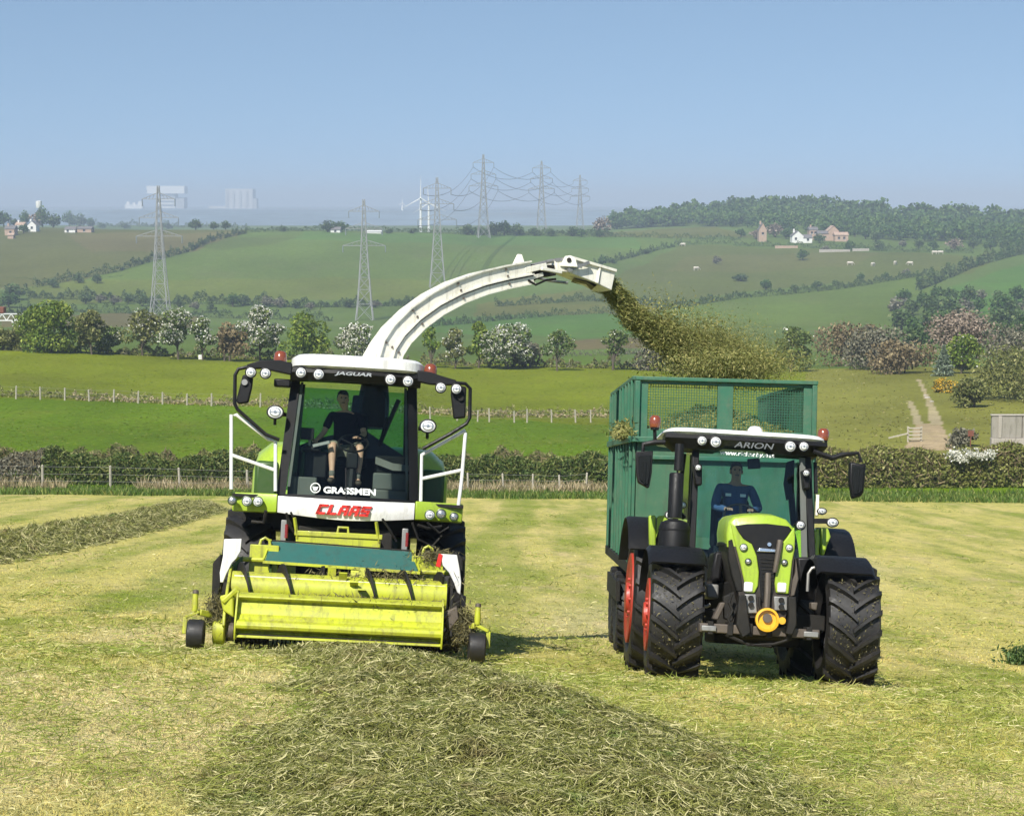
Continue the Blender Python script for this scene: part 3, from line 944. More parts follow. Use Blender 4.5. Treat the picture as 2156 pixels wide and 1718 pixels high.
# block lettering C L A A S
a0, a1 = hp(668, 1074, 1.93), hp(782, 1080, 1.93)
lw = (a1.x - a0.x) / 5
def block_letters():
    G = {'C': [(0, 0, .9, .24), (0, .76, .9, 1), (0, .30, .3, .70), (0, 0, .3, 1)], 'L': [(0, 0, .32, 1), (0, 0, .9, .24)],
         'A': [(0, 0, .3, .8), (.6, 0, .9, 1), (.1, .76, .9, 1), (.2, .34, .7, .52)],
         'S': [(0, .76, .9, 1), (0, .42, .3, .9), (0, .40, .9, .60), (.6, .1, .9, .55), (0, 0, .9, .24)]}
    b = MB(); hh = .135; zc = 1.815
    for i, ch in enumerate('CLAAS'):
        for x0, y0, x1, y1 in G[ch]:
            pts = []
            for x, y in ((x0, y0), (x1, y0), (x1, y1), (x0, y1)):
                X = a0.x + lw * (i + x * .95) + (y - .5) * .05
                pts.append((X, zc - hh / 2 + y * hh))
            b.prism(pts, 1.936, 1.975)
    return b
block_letters().build('lettering', p_redtxt, wb, smooth=0)
for sx in (-1, 1):
    x0, x1 = (-1.50, -.912) if sx < 0 else (.897, 1.53)
    lp = strip(x0, x1, 8, lambda x: 1.99, lambda x: 1.745, 2.0, .26, .35).build('lamp_panel', p_lime, H, smooth=40, bevel=.012)
    rec = [(489, 1042), (551, 1044), (560, 1054), (551, 1066), (486, 1064)] if sx < 0 else [(884, 1072), (958, 1072), (966, 1080), (964, 1096), (886, 1095)]
    spots = [(489, 1054, .062, p_lensd), (520, 1055, .070, p_lens), (543, 1056, .070, p_lens)] if sx < 0 else [(905, 1084, .070, p_lens), (929, 1082, .070, p_lensd), (956, 1088, .062, p_lensd)]
    for px, py, r, le in spots:
        lamp(lp, hp(px, py, 2.08 if abs(px - 720) > 215 else 2.03), r, 'headlamp', .06, p_dgreen, le)

# --- cab
def cabx(z, s):      # half-width of the cab front at height z
    t = (z - 2.05) / 1.52
    return (.885 - .10 * t)
zc0, zc1 = 1.96, 3.56
pts_t = np.linspace(-1, 1, 13)
def wind(z, t, out=0.0):
    w = cabx(z, 0) - .06
    lean = .12 * (z - 2.06) / 1.5
    bow = .22 * (1 - t * t)
    return (t * w, 2.24 + lean - bow - out, z)
rows = np.linspace(zc0 + .02, zc1, 7)
b = MB()
b.loft([[wind(z, t) for t in pts_t] for z in rows], cap=False, closed=False)
b.build('windscreen', g_wind, H, smooth=60, fix=False)
b = MB()   # black surround
def surround(z0, z1, side):
    pass
for sx in (-1, 1):
    rings = []
    for z in np.linspace(1.9, 3.62, 8):
        w = cabx(z, 0); lean = .12 * (z - 2.06) / 1.5
        yy = 2.26 + lean
        rings.append([(sx * (w - .075), yy - .03, z), (sx * (w + .045), yy + .02, z), (sx * (w + .055), yy + .14, z), (sx * (w - .04), yy + .13, z)])
    b.loft(rings)
    # rear pillars
    b.bar((sx * .80, 3.75, 2.0), (sx * .74, 3.62, 3.6), .1, .12)
b.loft([[wind(z, t, .012) for t in pts_t] + [tuple(Vector(wind(z, t)) + Vector((0, .06, 0))) for t in pts_t[::-1]] for z in (1.93, 2.0)])
b.pieces('cab_pillar', p_black, H, smooth=40)
b = MB()
for sx in (-1, 1):   # rubber strip
    b.loft([[(sx * (cabx(z, 0) - .085), 2.245 + .12 * (z - 2.06) / 1.5, z), (sx * (cabx(z, 0) - .12), 2.235 + .12 * (z - 2.06) / 1.5, z), (sx * (cabx(z, 0) - .12), 2.26 + .12 * (z - 2.06) / 1.5, z)] for z in np.linspace(2.1, 3.5, 6)])
b.pieces('window_seal', p_cabgrey, H)
b = MB()
for sx in (-1, 1):
    b.add([(sx * .90, 2.4, 2.1), (sx * .815, 3.72, 2.1), (sx * .765, 3.62, 3.55), (sx * .83, 2.5, 3.55)], [(0, 1, 2, 3)])
    b.build('side_window', g_cabr, H, smooth=0, fix=False); b = MB()
b.add([(-.30, 3.8, 2.35), (.30, 3.8, 2.35), (.30, 3.7, 3.45), (-.30, 3.7, 3.45)], [(0, 1, 2, 3)])
# cab rear: dark wall up to shoulder height with central column, rear quarter windows above
w = MB()
w.prism([(-.86, 1.9), (.86, 1.9), (.84, 2.62), (.40, 2.88), (.2, 3.0), (.16, 3.5), (-.02, 3.5), (-.06, 2.98), (-.5, 2.86), (-.84, 2.70)], 3.72, 3.84)
w.build('cab_rear_wall', p_seat, H, bevel=.02)
gl = MB().add([(-.8, 3.70, 2.66), (.8, 3.70, 2.6), (.74, 3.66, 3.56), (-.74, 3.66, 3.56)], [(0, 1, 2, 3)]).build('rear_window', g_cabr, H, smooth=0, fix=False)
MB().bar((.38, 3.6, 2.8), (.62, 3.55, 3.45), .07, .05).bar((.40, 3.55, 2.85), (.47, 3.5, 3.2), .03).pieces('cab_strut', p_black, H)
MB().box(-.86, .86, 2.3, 3.84, 1.84, 1.96).build('cab_floor', p_cabgrey, H)
b = MB().box(-.80, -.42, 2.42, 2.8, 1.97, 2.25)
b.build('floor_box', p_cabgrey, H, bevel=.02)
MB().box(.30, .82, 2.38, 2.95, 1.97, 2.13).box(.32, .81, 2.50, 2.95, 2.135, 2.36).build('storage_box', p_cabgrey, H, bevel=.02)
MB().box(.34, .82, 2.95, 3.3, 2.36, 2.62).build('door_tray', p_seat, H, bevel=.03)
MB().loft([[(.34, 2.9, 2.60), (.58, 2.88, 2.52), (.82, 2.86, 2.50)], [(.34, 2.88, 2.50), (.58, 2.86, 2.42), (.82, 2.84, 2.42)]], cap=False, closed=False).build('tray_pocket', p_cabgrey, H)
# console, seat, steering column
b = MB().box(-.62, -.30, 2.75, 3.45, 2.25, 2.62).box(-.66, -.40, 2.66, 2.9, 2.60, 2.68)
b.build('armrest_console', p_black, H, bevel=.03)
MB().bar((-.50, 2.66, 2.68), (-.28, 2.60, 2.74), .05, .04).tube([(-.55, 2.72, 2.66), (-.56, 2.68, 2.8)], [.014, .02], 8).build('control_lever', p_grey, H)
MB().box(-.68, -.5, 2.64, 2.7, 2.76, 2.92).build('monitor', p_black, H, bevel=.01)
st = MB().box(-.26, .22, 3.05, 3.5, 2.45, 2.6).build('seat', p_seat, H, bevel=.05)
MB().box(-.25, .21, 3.42, 3.58, 2.56, 3.22).build('seat_back', p_seat, st, bevel=.06)
MB().tube([(.02, 2.62, 2.03), (.03, 2.66, 2.45), (.03, 2.74, 2.70)], [.075, .06, .05], 10).box(-.05, .11, 2.58, 2.70, 2.40, 2.62).pieces('steering_column', p_black, H, bevel=.02)
b = MB()
c0 = Vector((.03, 2.74, 2.75)); q = Matrix.Translation(c0) @ Matrix.Rotation(R(38), 4, 'X')
b.tube([q @ Vector((.20 * math.cos(t), .20 * math.sin(t), 0)) for t in np.linspace(0, 2 * math.pi, 25)], .016, 6, cap=False)
for t in (.5, 2.6, 4.7): b.bar(q @ Vector((0, 0, -.02)), q @ Vector((.2 * math.cos(t), .2 * math.sin(t), 0)), .035, .012)
b.build('steering_wheel', p_black, H)
# roof
rings = []
for z, g_ in ((3.66, -.03), (3.69, .02), (3.80, .02), (3.845, -.04), (3.855, -.16)):
    ring = []
    for a in np.linspace(0, 2 * math.pi, 36, endpoint=False):
        ca, sa = math.cos(a), math.sin(a)
        ex = math.copysign(abs(ca) ** .35, ca) * (.87 + g_); ey = math.copysign(abs(sa) ** .35, sa) * (.92 + g_)
        ring.append((ex + .04, 2.92 + ey - (.08 * (1 - (ex / .9) ** 2) if sa < 0 else 0), z))
    rings.append(ring)
rf = MB().loft(rings).build('roof', p_white, H, smooth=50)
MB().box(-.12, -.115, 2.2, 3.7, 3.80, 3.862).box(.28, .285, 2.2, 3.7, 3.80, 3.862).pieces('roof_seam', p_cabgrey, rf)
rings = []
for t in np.linspace(-1, 1, 13):
    x = .02 + t * .86; y = 2.10 - .14 * (1 - t * t)
    rings.append([(x, y, 3.665), (x, y - .03, 3.60), (x, y + .05, 3.50), (x, y + .25, 3.50), (x, y + .25, 3.665)])
vz = MB().loft(rings).build('roof_visor', p_black, H, smooth=40)
a, c = hp(705, 786, 1.92), hp(783, 791, 1.92)
lettering('lettering', 'JAGUAR', p_gtxt, .1, face_cam(Vector(((a.x + c.x) / 2, 1.925, (a.z + c.z) / 2)), R(-8)), vz, .004, .2, .003, width=c.x - a.x, height=.06)
for px, py in ((633.5, 784.5), (671, 788), (822, 799), (859, 802.5)):
    yy = 1.95 if 640 < px < 850 else 2.02
    lamp(vz, hp(px, py, yy), .078, 'roof_lamp', .09)
# side arms with lamps, beacons, mirrors
for sx, arm, lampsp, bec, mir, frame_pts in (
    (-1, [(615, 778), (590, 772), (550, 768), (520, 773)], [(528, 784), (559, 786)], (590, 758), [(511, 790), (534, 784), (531, 815), (523, 848), (502, 851), (497, 845)], [(520, 773), (502, 777), (495, 790), (494, 850), (500, 862), (520, 880), (560, 915), (588, 926)]),
    (1, [(878, 792), (905, 797), (935, 803), (960, 806)], [(928, 816), (961, 819)], (906, 785), [(952, 808), (982, 815), (980, 880), (955, 882), (949, 830)], [(960, 806), (980, 808), (990, 818), (989, 880), (982, 892), (950, 912), (890, 945)])):
    y0 = 2.12
    b = MB()
    P_ = [hp(x, y, y0) for x, y in arm]
    rings = [[(p.x, p.y - .06, p.z - h), (p.x, p.y + .06, p.z - h), (p.x, p.y + .06, p.z + h), (p.x, p.y - .06, p.z + h)] for p, h in zip(P_, (.075, .08, .055, .03))]
    b.loft(rings)
    am = b.build('lamp_arm', p_black, H, bevel=.012)
    for px, py in lampsp: lamp(am, hp(px, py, 2.0), .075, 'arm_lamp', .08)
    MB().tube([hp(x, y, 2.12) for x, y in frame_pts], .024, 8).build('mirror_frame', p_black, H)
    MB().prism(HF.poly(mir, 2.1), 2.08, 2.17).build('mirror', p_black, H, bevel=.02)
    c = hp((mir[0][0] + mir[2][0]) / 2 - (6 if sx < 0 else -4), 805 if sx < 0 else 838, 2.06)
    MB().disc(c, .04, 'y', .03, 14).build('mirror_bracket', p_grey if sx < 0 else p_dark, H)
    p = hp(bec[0], bec[1], 2.2)
    bb = MB().lathe([(.0001, -.09), (.095, -.09), (.095, -.05), (.0001, -.05)], 'z', p, 18).build('beacon', p_black, H)
    MB().lathe([(.085, -.05), (.088, .02), (.078, .09), (.05, .115), (.0001, .12)], 'z', p, 18).build('beacon_lens', p_amber, bb, smooth=60)
    for rr in (.02, .06):
        pass
MB().box(*[v for v in (hp(577, 805, 2.2).x, hp(612, 805, 2.2).x)], 2.15, 2.3, hp(590, 815, 2.2).z, hp(590, 798, 2.2).z).build('camera_box', p_black, H, bevel=.02)
# round lamps beside the cab
for px, py, qx in ((579.5, 867.5, 600), (901, 897, 884)):
    p = hp(px, py, 2.15)
    lamp(H, p, .115, 'side_headlamp', .10, p_black, p_lens, squash=.82)
    MB().bar(p + Vector((0, .06, 0)), hp(qx, py + 6, 2.4), .05, .05).tube([p + Vector((0, .05, -.08)), p + Vector((0.0, .08, -.16))], .02, 6).build('lamp_bracket', p_black, H)
# handrails
for rails in ([[(487, 1030), (487, 873), (497, 873), (565, 925), (580, 930), (580, 1034)], [(487, 958), (579, 990)]],
              [[(965, 1065), (972, 1010), (980, 912), (980, 906), (888, 958), (886, 1055)], [(888, 1008), (972, 990)]]):
    b = MB()
    for r_ in rails: b.tube([hp(x, y, 2.2) for x, y in r_], .024, 8)
    b.build('handrail', p_white, H)
b = MB()
b.box(-1.5, -.95, 2.15, 3.0, 1.93, 1.97).box(.95, 1.53, 2.15, 3.0, 1.93, 1.97)
b.pieces('side_platform', p_dark, H)

# --- windscreen stickers
a, c = hp(681, 1031, 2.02), hp(791, 1037, 2.03)
lettering('lettering', 'GRASSMEN', p_wtxt, .15, face_cam(Vector(((a.x + c.x) / 2 + .0, 2.005, (a.z + c.z) / 2 - .0)), R(-5), 0), H, .003, 0, .006, width=(c.x - a.x), height=.088)
c = hp(664, 1027, 2.03)
b = MB()
for r0, r1 in ((.055, .068),):
    b.lathe([(r0, -.004), (r1, -.004), (r1, .004), (r0, .004), (r0, -.004)], 'y', c, 22)
b.prism([(c.x - .04, c.z + .02), (c.x - .012, c.z + .012), (c.x + .012, c.z + .012), (c.x + .04, c.z + .02), (c.x + .022, c.z - .03), (c.x, c.z - .042), (c.x - .022, c.z - .03)], c.y - .004, c.y + .004)
b.build('round_sticker', p_wtxt, H, smooth=0)
# wiper
MB().bar(hp(728, 1045, 1.98), hp(728, 985, 2.02), .012, .012).build('wiper', p_black, H)

# --- spout
SP_ = [(800, 760, 27.0), (812, 735, 27.1), (832, 706, 27.2), (866, 672, 27.4), (908, 641, 27.6), (955, 616, 27.9), (1005, 598, 28.2), (1055, 586, 28.5), (1108, 576, 28.8)]
wld = [HF.loc(at(*p)) for p in SP_]
wld = [HF.loc(at(788, 800, 26.9))] + wld
def spout_rings(P, ws, hs, sh=0.0):
    rings = []
    for i, p in enumerate(P):
        d = (P[min(i+1, len(P)-1)] - P[max(i-1, 0)]).normalized()
        s = Vector((-d.y, d.x, 0)).normalized() if (abs(d.x) + abs(d.y)) > .05 else Vector((0, 1, 0))
        s = Vector((s.x, s.y, 0.0)).normalized()
        if s.y < 0: s = -s
        n = d.cross(s).normalized()
        if n.z < 0: n = -n
        w, h = ws[i] / 2, hs[i] / 2
        rings.append([p - s * w - n * h, p + s * w - n * h, p + s * w * .9 + n * h, p - s * w * .9 + n * h])
    return rings
n_ = len(wld)
ws = [.44 - .12 * i / (n_ - 1) for i in range(n_)]; hs = [.37 - .04 * i / (n_ - 1) for i in range(n_)]
rr = spout_rings(wld, ws, hs)
spt = MB().loft(rr).build('spout', p_cream, H, smooth=40, bevel=.012)
b = MB()
def rib(fr, w, h, off=.012):
    ring = []
    for r_ in rr:
        r_ = [Vector(x) for x in r_]
        f0 = r_[0].lerp(r_[3], fr); out = (r_[0] - r_[1]).normalized(); upv = (r_[3] - r_[0]).normalized()
        ring.append([f0 - upv * h, f0 - upv * h + out * w, f0 + upv * h + out * w, f0 + upv * h])
    b.loft(ring)
rib(.42, .04, .010); rib(1.0, .04, .012); rib(.0, .025, .008)
b.pieces('spout_flange', p_cream, spt, smooth=40)
b = MB()
ring = []
for r_ in rr:
    r_ = [Vector(x) for x in r_]
    f0 = r_[0].lerp(r_[3], .36); out = (r_[0] - r_[1]).normalized(); upv = (r_[3] - r_[0]).normalized()
    ring.append([f0 - upv * .012, f0 - upv * .012 + out * .006, f0 + upv * .012 + out * .006, f0 + upv * .012])
b.loft(ring)
b.build('spout_seam', p_dark, spt)
b = MB()
for i in (2, 4, 6, 8):
    r_ = [Vector(x) for x in rr[i]]
    out = (r_[0] - r_[1]).normalized()
    for fr in (.2, .55, .85):
        b.disc(r_[0].lerp(r_[3], fr) + out * .012, .018, 'y', .03, 6)
b.pieces('spout_bolt', p_iron, spt)
b = MB()
tb = HF.loc(at(790, 790, 27.0))
b.lathe([(.0001, -.75), (.22, -.75), (.22, -.35), (.2, -.2), (.18, -.1), (.0001, .0)], 'z', tb, 24)
b.build('spout_turret', p_dark, spt)
# end flaps: jointed tip that bends down
F1 = [HF.loc(at(x, y, Y)) for x, y, Y in ((1106, 577, 28.8), (1130, 572, 28.95), (1160, 571, 29.1))]
MB().loft(spout_rings(F1, [.28, .26, .26], [.26, .18, .16])).build('spout_joint', p_dark, spt, smooth=40, bevel=.01)
F2 = [HF.loc(at(x, y, Y)) for x, y, Y in ((1160, 563, 29.1), (1185, 561, 29.2), (1213, 569, 29.35), (1245, 580, 29.5), (1277, 595, 29.65))]
rr = spout_rings(F2, [.32, .33, .34, .36, .38], [.16, .22, .26, .29, .31])
MB().loft(rr).build('spout_deflector', p_cream, spt, smooth=40, bevel=.012)
b = MB()
for i in (1, 3):
    r_ = [Vector(x) for x in rr[i]]; out = (r_[0] - r_[1]).normalized()
    b.bar(r_[0] + out * .015, r_[3] + out * .015, .03, .03)
b.bar(Vector(rr[1][3]) + Vector((0, -.02, .015)), Vector(rr[4][3]) + Vector((0, -.02, .015)), .05, .04)
b.pieces('deflector_rib', p_cream, spt)
b = MB()
def sp(x, y, Y): return HF.loc(at(x, y, Y))
b.tube([sp(1118, 560, 28.8), sp(1160, 550, 29.0), sp(1192, 547, 29.15)], .03, 8).tube([sp(1192, 553, 29.1), sp(1222, 560, 29.2)], .022, 8)
b.bar(sp(1168, 548, 29.0), sp(1200, 545, 29.1), .05, .05).bar(sp(1195, 570, 29.0), sp(1240, 553, 29.2), .04, .05)
b.tube([sp(1130, 585, 28.8), sp(1160, 592, 28.9), sp(1195, 596, 29.0)], .022, 6)
b.pieces('deflector_ram', p_grey, spt)
c = sp(1197, 552, 29.05)
MB().prism([(c.x - .13, c.z - .08), (c.x + .14, c.z - .08), (c.x + .1, c.z + .05), (c.x + .03, c.z + .09), (c.x - .06, c.z + .08)], c.y - .06, c.y + .02).build('hinge_plate', p_cream, spt, bevel=.01)
MB().disc(Vector((c.x, c.y - .065, c.z + .02)), .035, 'y', .03, 12).build('hinge_pin', p_dark, spt)
c = sp(1092, 552, 28.7)
MB().prism([(c.x - .13, c.z - .13), (c.x + .13, c.z - .13), (c.x + .04, c.z + .11), (c.x - .03, c.z + .11)], c.y - .06, c.y + .06).build('spout_fin', p_cream, spt, bevel=.01)
b = MB()
r_ = [sp(1205, 590, 29.4), sp(1235, 598, 29.45), sp(1248, 607, 29.5), sp(1262, 600, 29.6)]
b.loft([[p + Vector((0, -.16, 0)) for p in r_], [p + Vector((0, .2, 0)) for p in r_]], closed=True)
b.build('rubber_lip', p_black, spt)
for (x0, y0), (x1, y1), w_ in (((1104, 570), (1150, 560), .09), (1108, 588) and ((1110, 588), (1142, 578), .06), ((1140, 566), (1182, 574), .05)):
    MB().bar(sp(x0, y0, 28.62), sp(x1, y1, 28.85), .05, w_).build('joint_link', p_cream, spt, bevel=.008)
MB().tube([sp(1112, 590, 28.6), sp(1128, 600, 28.6), sp(1150, 590, 28.7), sp(1170, 588, 28.8)], .018, 6).build('hydraulic_hose', p_black, spt)

# --- pick-up header
hx0, hx1 = hp(498, 1300, 0).x, hp(930, 1320, 0).x
prof = [(.30, .30), (.14, .71), (.02, .70), (-.05, .668), (-.055, .648), (.0, .632), (.035, .615), (.0, .54), (-.02, .51), (-.035, .455), (-.065, .44), (-.10, .395), (-.175, .37), (-.20, .325), (-.185, .285), (-.10, .272), (-.05, .25), (-.075, .215), (-.14, .205), (-.145, .178), (-.05, .172), (.1, .2)]
wg = MB().prism(prof, hx0, hx1, 'yz').build('crop_press', p_yel, H, smooth=30, bevel=.006)
b = MB()
for x in (hx0 - .012, hx1 - .01):
    b.prism([(.34, .32), (.12, .74), (-.05, .69), (-.2, .36), (-.2, .25), (-.14, .15), (.1, .15)], x, x + .022, 'yz')
b.pieces('end_plate', p_yel, wg, bevel=.004)
MB().box(hx0 + .02, hx1 - .02, -.046, -.03, .655, .667).box(hx0 + .03, hx1 - .03, -.118, -.1, .205, .225).pieces('crease_shade', p_dark, wg)  # dark strips along the press, crease shade put in as colour
# spring tines and reel under the press
b = MB()
b.lathe([(.0001, hx0 + .03), (.10, hx0 + .03), (.10, hx1 - .05), (.0001, hx1 - .05)], 'x', (0, .3, .26), 16)
for i in range(44):
    x = hx0 + .06 + (hx1 - hx0 - .16) * i / 43
    for a in (.4, 1.5, 2.6, 3.7, 4.8, 5.9):
        a += (i % 2) * .5
        b.bar((x, .3 + .09 * math.cos(a), .26 + .09 * math.sin(a)), (x, .3 + .235 * math.cos(a + .25), .26 + .225 * math.sin(a + .25)), .012, .012)
b.build('pickup_reel', p_dark, H)['kind'] = 'stuff'
# auger
ag = MB().lathe([(.0001, -1.33), (.20, -1.33), (.20, 1.30), (.0001, 1.30)], 'x', (0, .66, .76), 28).build('auger', p_yel, H, smooth=40)
b = MB()
def flight(x0, x1, turns, ph, sgn):
    n = int(abs(turns) * 28)
    ra, rb_, th = .195, .315, .012
    rings = []
    for i in range(n + 1):
        t = i / n; a = ph + sgn * 2 * math.pi * turns * t; x = x0 + (x1 - x0) * t
        c, s = math.cos(a), math.sin(a)
        rings.append([(x - th, .66 + ra * c, .76 + ra * s), (x - th, .66 + rb_ * c, .76 + rb_ * s), (x + th, .66 + rb_ * c, .76 + rb_ * s), (x + th, .66 + ra * c, .76 + ra * s)])
    b.loft(rings)
flight(-1.28, -.22, 2.1, 1.0, 1); flight(1.25, .30, 2.1, 2.2, -1)
b.pieces('auger_flight', p_dark, ag, smooth=40)
b = MB()
for x in (-.12, .02, .16, .26):
    for a in (.6, 2.2, 3.8, 5.2):
        a += x * 3
        c, s = math.cos(a), math.sin(a)
        b.bar((x, .66 + .19 * c, .76 + .19 * s), (x, .66 + .31 * c, .76 + .31 * s), .10, .02)
b.pieces('auger_paddle', p_yel, ag)
MB().bar((-1.3, .52, .90), (1.28, .52, .89), .012, .02).build('crop_bar', p_cream, H)
# header back wall and frame
for sx in (-1, 1):
    xs = (-1.16, -.80) if sx < 0 else (.86, 1.26)
    MB().box(xs[0], xs[1], 1.0, 1.1, .60, 1.30 if sx < 0 else 1.26).build('back_panel', p_yel, H, bevel=.01)
    b = MB()
    xe = (xs[0] + xs[1]) / 2
    b.tube([(xe - .07, 1.05, 1.28), (xe - .05, 1.05, 1.36), (xe, 1.05, 1.39), (xe + .05, 1.05, 1.36), (xe + .07, 1.05, 1.28)], .018, 8)
    b.build('lifting_eye', p_yel, H)
MB().box(-.80, .86, 1.05, 1.1, .55, 1.2).pieces('feed_opening', p_dark, H)
b = MB()
b.box(-.74, -.58, 1.0, 1.04, .6, 1.12).box(.62, .80, 1.0, 1.04, .6, 1.12)
b.pieces('opening_plate', p_yel, H)
MB().box(-1.45, 1.45, 1.1, 1.3, .42, .62).build('header_beam', p_dark, H, bevel=.01)
fx0, fx1 = hp(623, 1135, 1.4).x, hp(801, 1145, 1.4).x
fb = MB().box(fx0, fx1, 1.35, 2.2, 1.1, hp(712, 1128, 1.4).z).build('feed_housing', p_yel, H, bevel=.02)
MB().box(fx0 - .02, fx1 + .02, 1.33, 1.42, hp(712, 1129, 1.4).z - .02, hp(712, 1126, 1.4).z + .03).build('housing_lip', p_yel, fb, bevel=.01)
a = hp(722, 1122, 1.4)
MB().tube([(a.x - .07, 1.42, a.z - .02), (a.x - .06, 1.42, a.z + .07), (a.x + .06, 1.42, a.z + .07), (a.x + .07, 1.42, a.z - .02)], .018, 8).build('lifting_eye', p_yel, H)
b = MB()
for x, s in ((fx0 + .02, -1), (fx1 - .02, -1)):
    b.bar((x, 1.36, a.z - .1), (x - .05, 1.3, a.z + .16), .03, .03)
b.pieces('hose_guide', p_yel, H)
# green deflector plate with yellow edge
tl, tr_, br, bl = hp(572, 1139, 1.15), hp(866, 1161, 1.15), hp(881, 1204, .85), hp(557, 1181, .85)
b = MB()
vs = [tl, tr_, br, bl]
b.add([v for v in vs] + [v + Vector((0, .012, -.03)) for v in vs], [(0, 1, 2, 3), (7, 6, 5, 4), (0, 4, 5, 1), (1, 5, 6, 2), (2, 6, 7, 3), (3, 7, 4, 0)])
dp = b.build('deflector_plate', p_tgreen, H, bevel=.006)
b = MB()
b.bar(bl + Vector((-.02, -.01, -.01)), br + Vector((.02, -.01, -.01)), .03, .035).bar(tl + Vector((-.01, 0, .012)), bl + Vector((-.015, 0, .012)), .02, .025).bar(tr_ + Vector((.01, 0, .012)), br + Vector((.015, 0, .012)), .02, .025)
b.pieces('plate_edge', p_yel, dp)
MB().bar(tl + Vector((.0, .03, .01)), tr_ + Vector((0, .03, .01)), .02, .02).build('plate_hinge', p_dark, dp)
b = MB().tube([hp(492, 1176, .95), hp(558, 1179, .95)], .03, 8).tube([hp(880, 1203, .95), hp(945, 1206, .95)], .03, 8)
b.pieces('cross_pipe', p_yel, H)
b = MB()
for sx, x in ((-1, bl.x + .06), (1, br.x - .02)):
    b.prism([(.9, 1.02), (1.05, 1.22), (1.05, .62), (.95, .62)], x, x + .03, 'yz')
b.pieces('plate_bracket', p_dgreen, H)
# side plates
for sx in (-1, 1):
    x = -1.38 if sx < 0 else 1.34
    MB().prism([(1.15, .25), (1.15, 1.0), (.75, 1.02), (.35, .75), (.1, .5), (.05, .3), (.3, .2)], x, x + .035, 'yz').build('side_plate', p_dark if sx > 0 else p_yel, H, bevel=.01)
b = MB()
b.prism(HF.poly([(463, 1255), (478, 1250), (492, 1262), (492, 1300), (470, 1285)], .1), .06, .5).bar(hp(468, 1268, .05), hp(500, 1240, .1), .05, .06)
b.build('press_arm', p_yel, H, bevel=.015)
b = MB()
b.prism(HF.poly([(935, 1290), (962, 1275), (966, 1302), (945, 1330)], .1), .06, .4).bar(hp(930, 1300, .05), hp(962, 1284, .1), .04, .05)
b.build('press_arm', p_iron, H, bevel=.015)
MB().prism(HF.poly([(970, 1252), (981, 1254), (980, 1280), (969, 1278)], .5), .45, .6).build('rear_reflector', p_black, H, bevel=.01)
# white side shields
sl = [(472, 1135), (509, 1134), (507, 1160), (498, 1176), (489, 1185), (477, 1208), (470, 1226), (464, 1226), (463, 1205), (470, 1170)]
srr = [(927, 1166), (962, 1168), (968, 1200), (971, 1225), (969, 1252), (962, 1246), (955, 1225), (945, 1205), (932, 1190)]
MB().prism(HF.poly(sl, .7), .67, .71).build('side_shield', p_white, H, bevel=.008)
sh = MB().prism(HF.poly(srr, .7), .67, .71).build('side_shield', p_white, H, bevel=.008)
MB().prism(HF.poly([(924, 1165), (932, 1168), (927, 1195), (917, 1192)], .7), .66, .72).build('reflector_strip', p_redtxt, H, bevel=.004)
MB().prism(HF.poly([(511, 1170), (486, 1190), (481, 1213), (511, 1211)], .9), .9, .95).build('drive_cover', p_dgreen, H)
b = MB()
b.prism(HF.poly([(448, 1185), (466, 1165), (466, 1230), (455, 1280), (445, 1278)], .95), .93, 1.3).prism(HF.poly([(958, 1160), (976, 1175), (975, 1250), (958, 1235)], .95), .93, 1.3)
b.pieces('side_guard', p_dark, H, bevel=.02)
# yellow drum and gauge wheels
c = hp(461, 1327, .2)
MB().lathe([(.0001, -.075), (.14, -.075), (.165, -.06), (.165, .06), (.14, .075), (.0001, .075)], 'x', (c.x, .25, c.z), 28).build('drive_drum', p_yel, H, smooth=40)
MB().lathe([(.0001, -.03), (.11, -.03), (.11, .03), (.0001, .03)], 'x', (c.x + .14, .25, c.z), 20).box(c.x + .1, c.x + .35, .22, .28, c.z - .03, c.z + .03).build('drive_shaft', p_iron, H)
for px, py, pl in ((412, 1335, (411, 1265)), (1003.5, 1363, (1006, 1293))):
    c = hp(px, py, 0)
    gwx, gz_ = c.x, c.z
    sxx = -1 if px < 700 else 1
    wheel('gauge_wheel', H, (gwx, .0, gz_), .178, .205, .09, p_yel, side=sxx, smoothb=True)
    b = MB()
    xo = gwx + sxx * .135
    b.bar((xo, 0, gz_), (xo, .02, gz_ + .2), .05, .02).bar((xo, .02, gz_ + .2), (gwx - sxx * .02, .03, gz_ + .27), .05, .04).bar((gwx - sxx * .02, .05, gz_ + .26), (gwx - sxx * .3, .35, gz_ + .2), .07, .07)
    b.pieces('wheel_fork', p_yel, H, bevel=.008)
    a = hp(pl[0], pl[1], .02)
    b = MB().lathe([(.0001, -.12), (.035, -.12), (.04, -.05), (.03, .09), (.0001, .09)], 'z', a, 12)
    b.build('adjuster', p_yel, H)
    MB().lathe([(.0001, .0), (.038, .0), (.032, .04), (.0001, .045)], 'z', a + Vector((0, 0, .09)), 12).build('adjuster_cap', p_iron, H)
# grass caught on the header
P = []
for _ in range(9000):
    k = random.random()
    if k < .30: px, py, y = random.gauss(972, 14), random.gauss(1320, 18), random.uniform(.05, .3)
    elif k < .55: px, py, y = random.gauss(790, 65), random.gauss(1228, 14), random.uniform(.5, .95)
    elif k < .72: px, py, y = random.gauss(455, 10), random.gauss(1290, 16), random.uniform(.1, .4)
    elif k < .80: px, py, y = random.gauss(915, 20), random.gauss(1172, 7), random.uniform(.9, 1.1)
    else: px, py, y = random.uniform(500, 930), 1, .1
    if py == 1:
        P.append((min(hx1, max(hx0, random.gauss(.35, .5))), random.gauss(.3, .15), random.gauss(.66, .03))); continue
    P.append(tuple(hp(px, py, y)))
chaff_pts(P, .011, 'trapped_grass', m_chaffd, H, aspect=8)

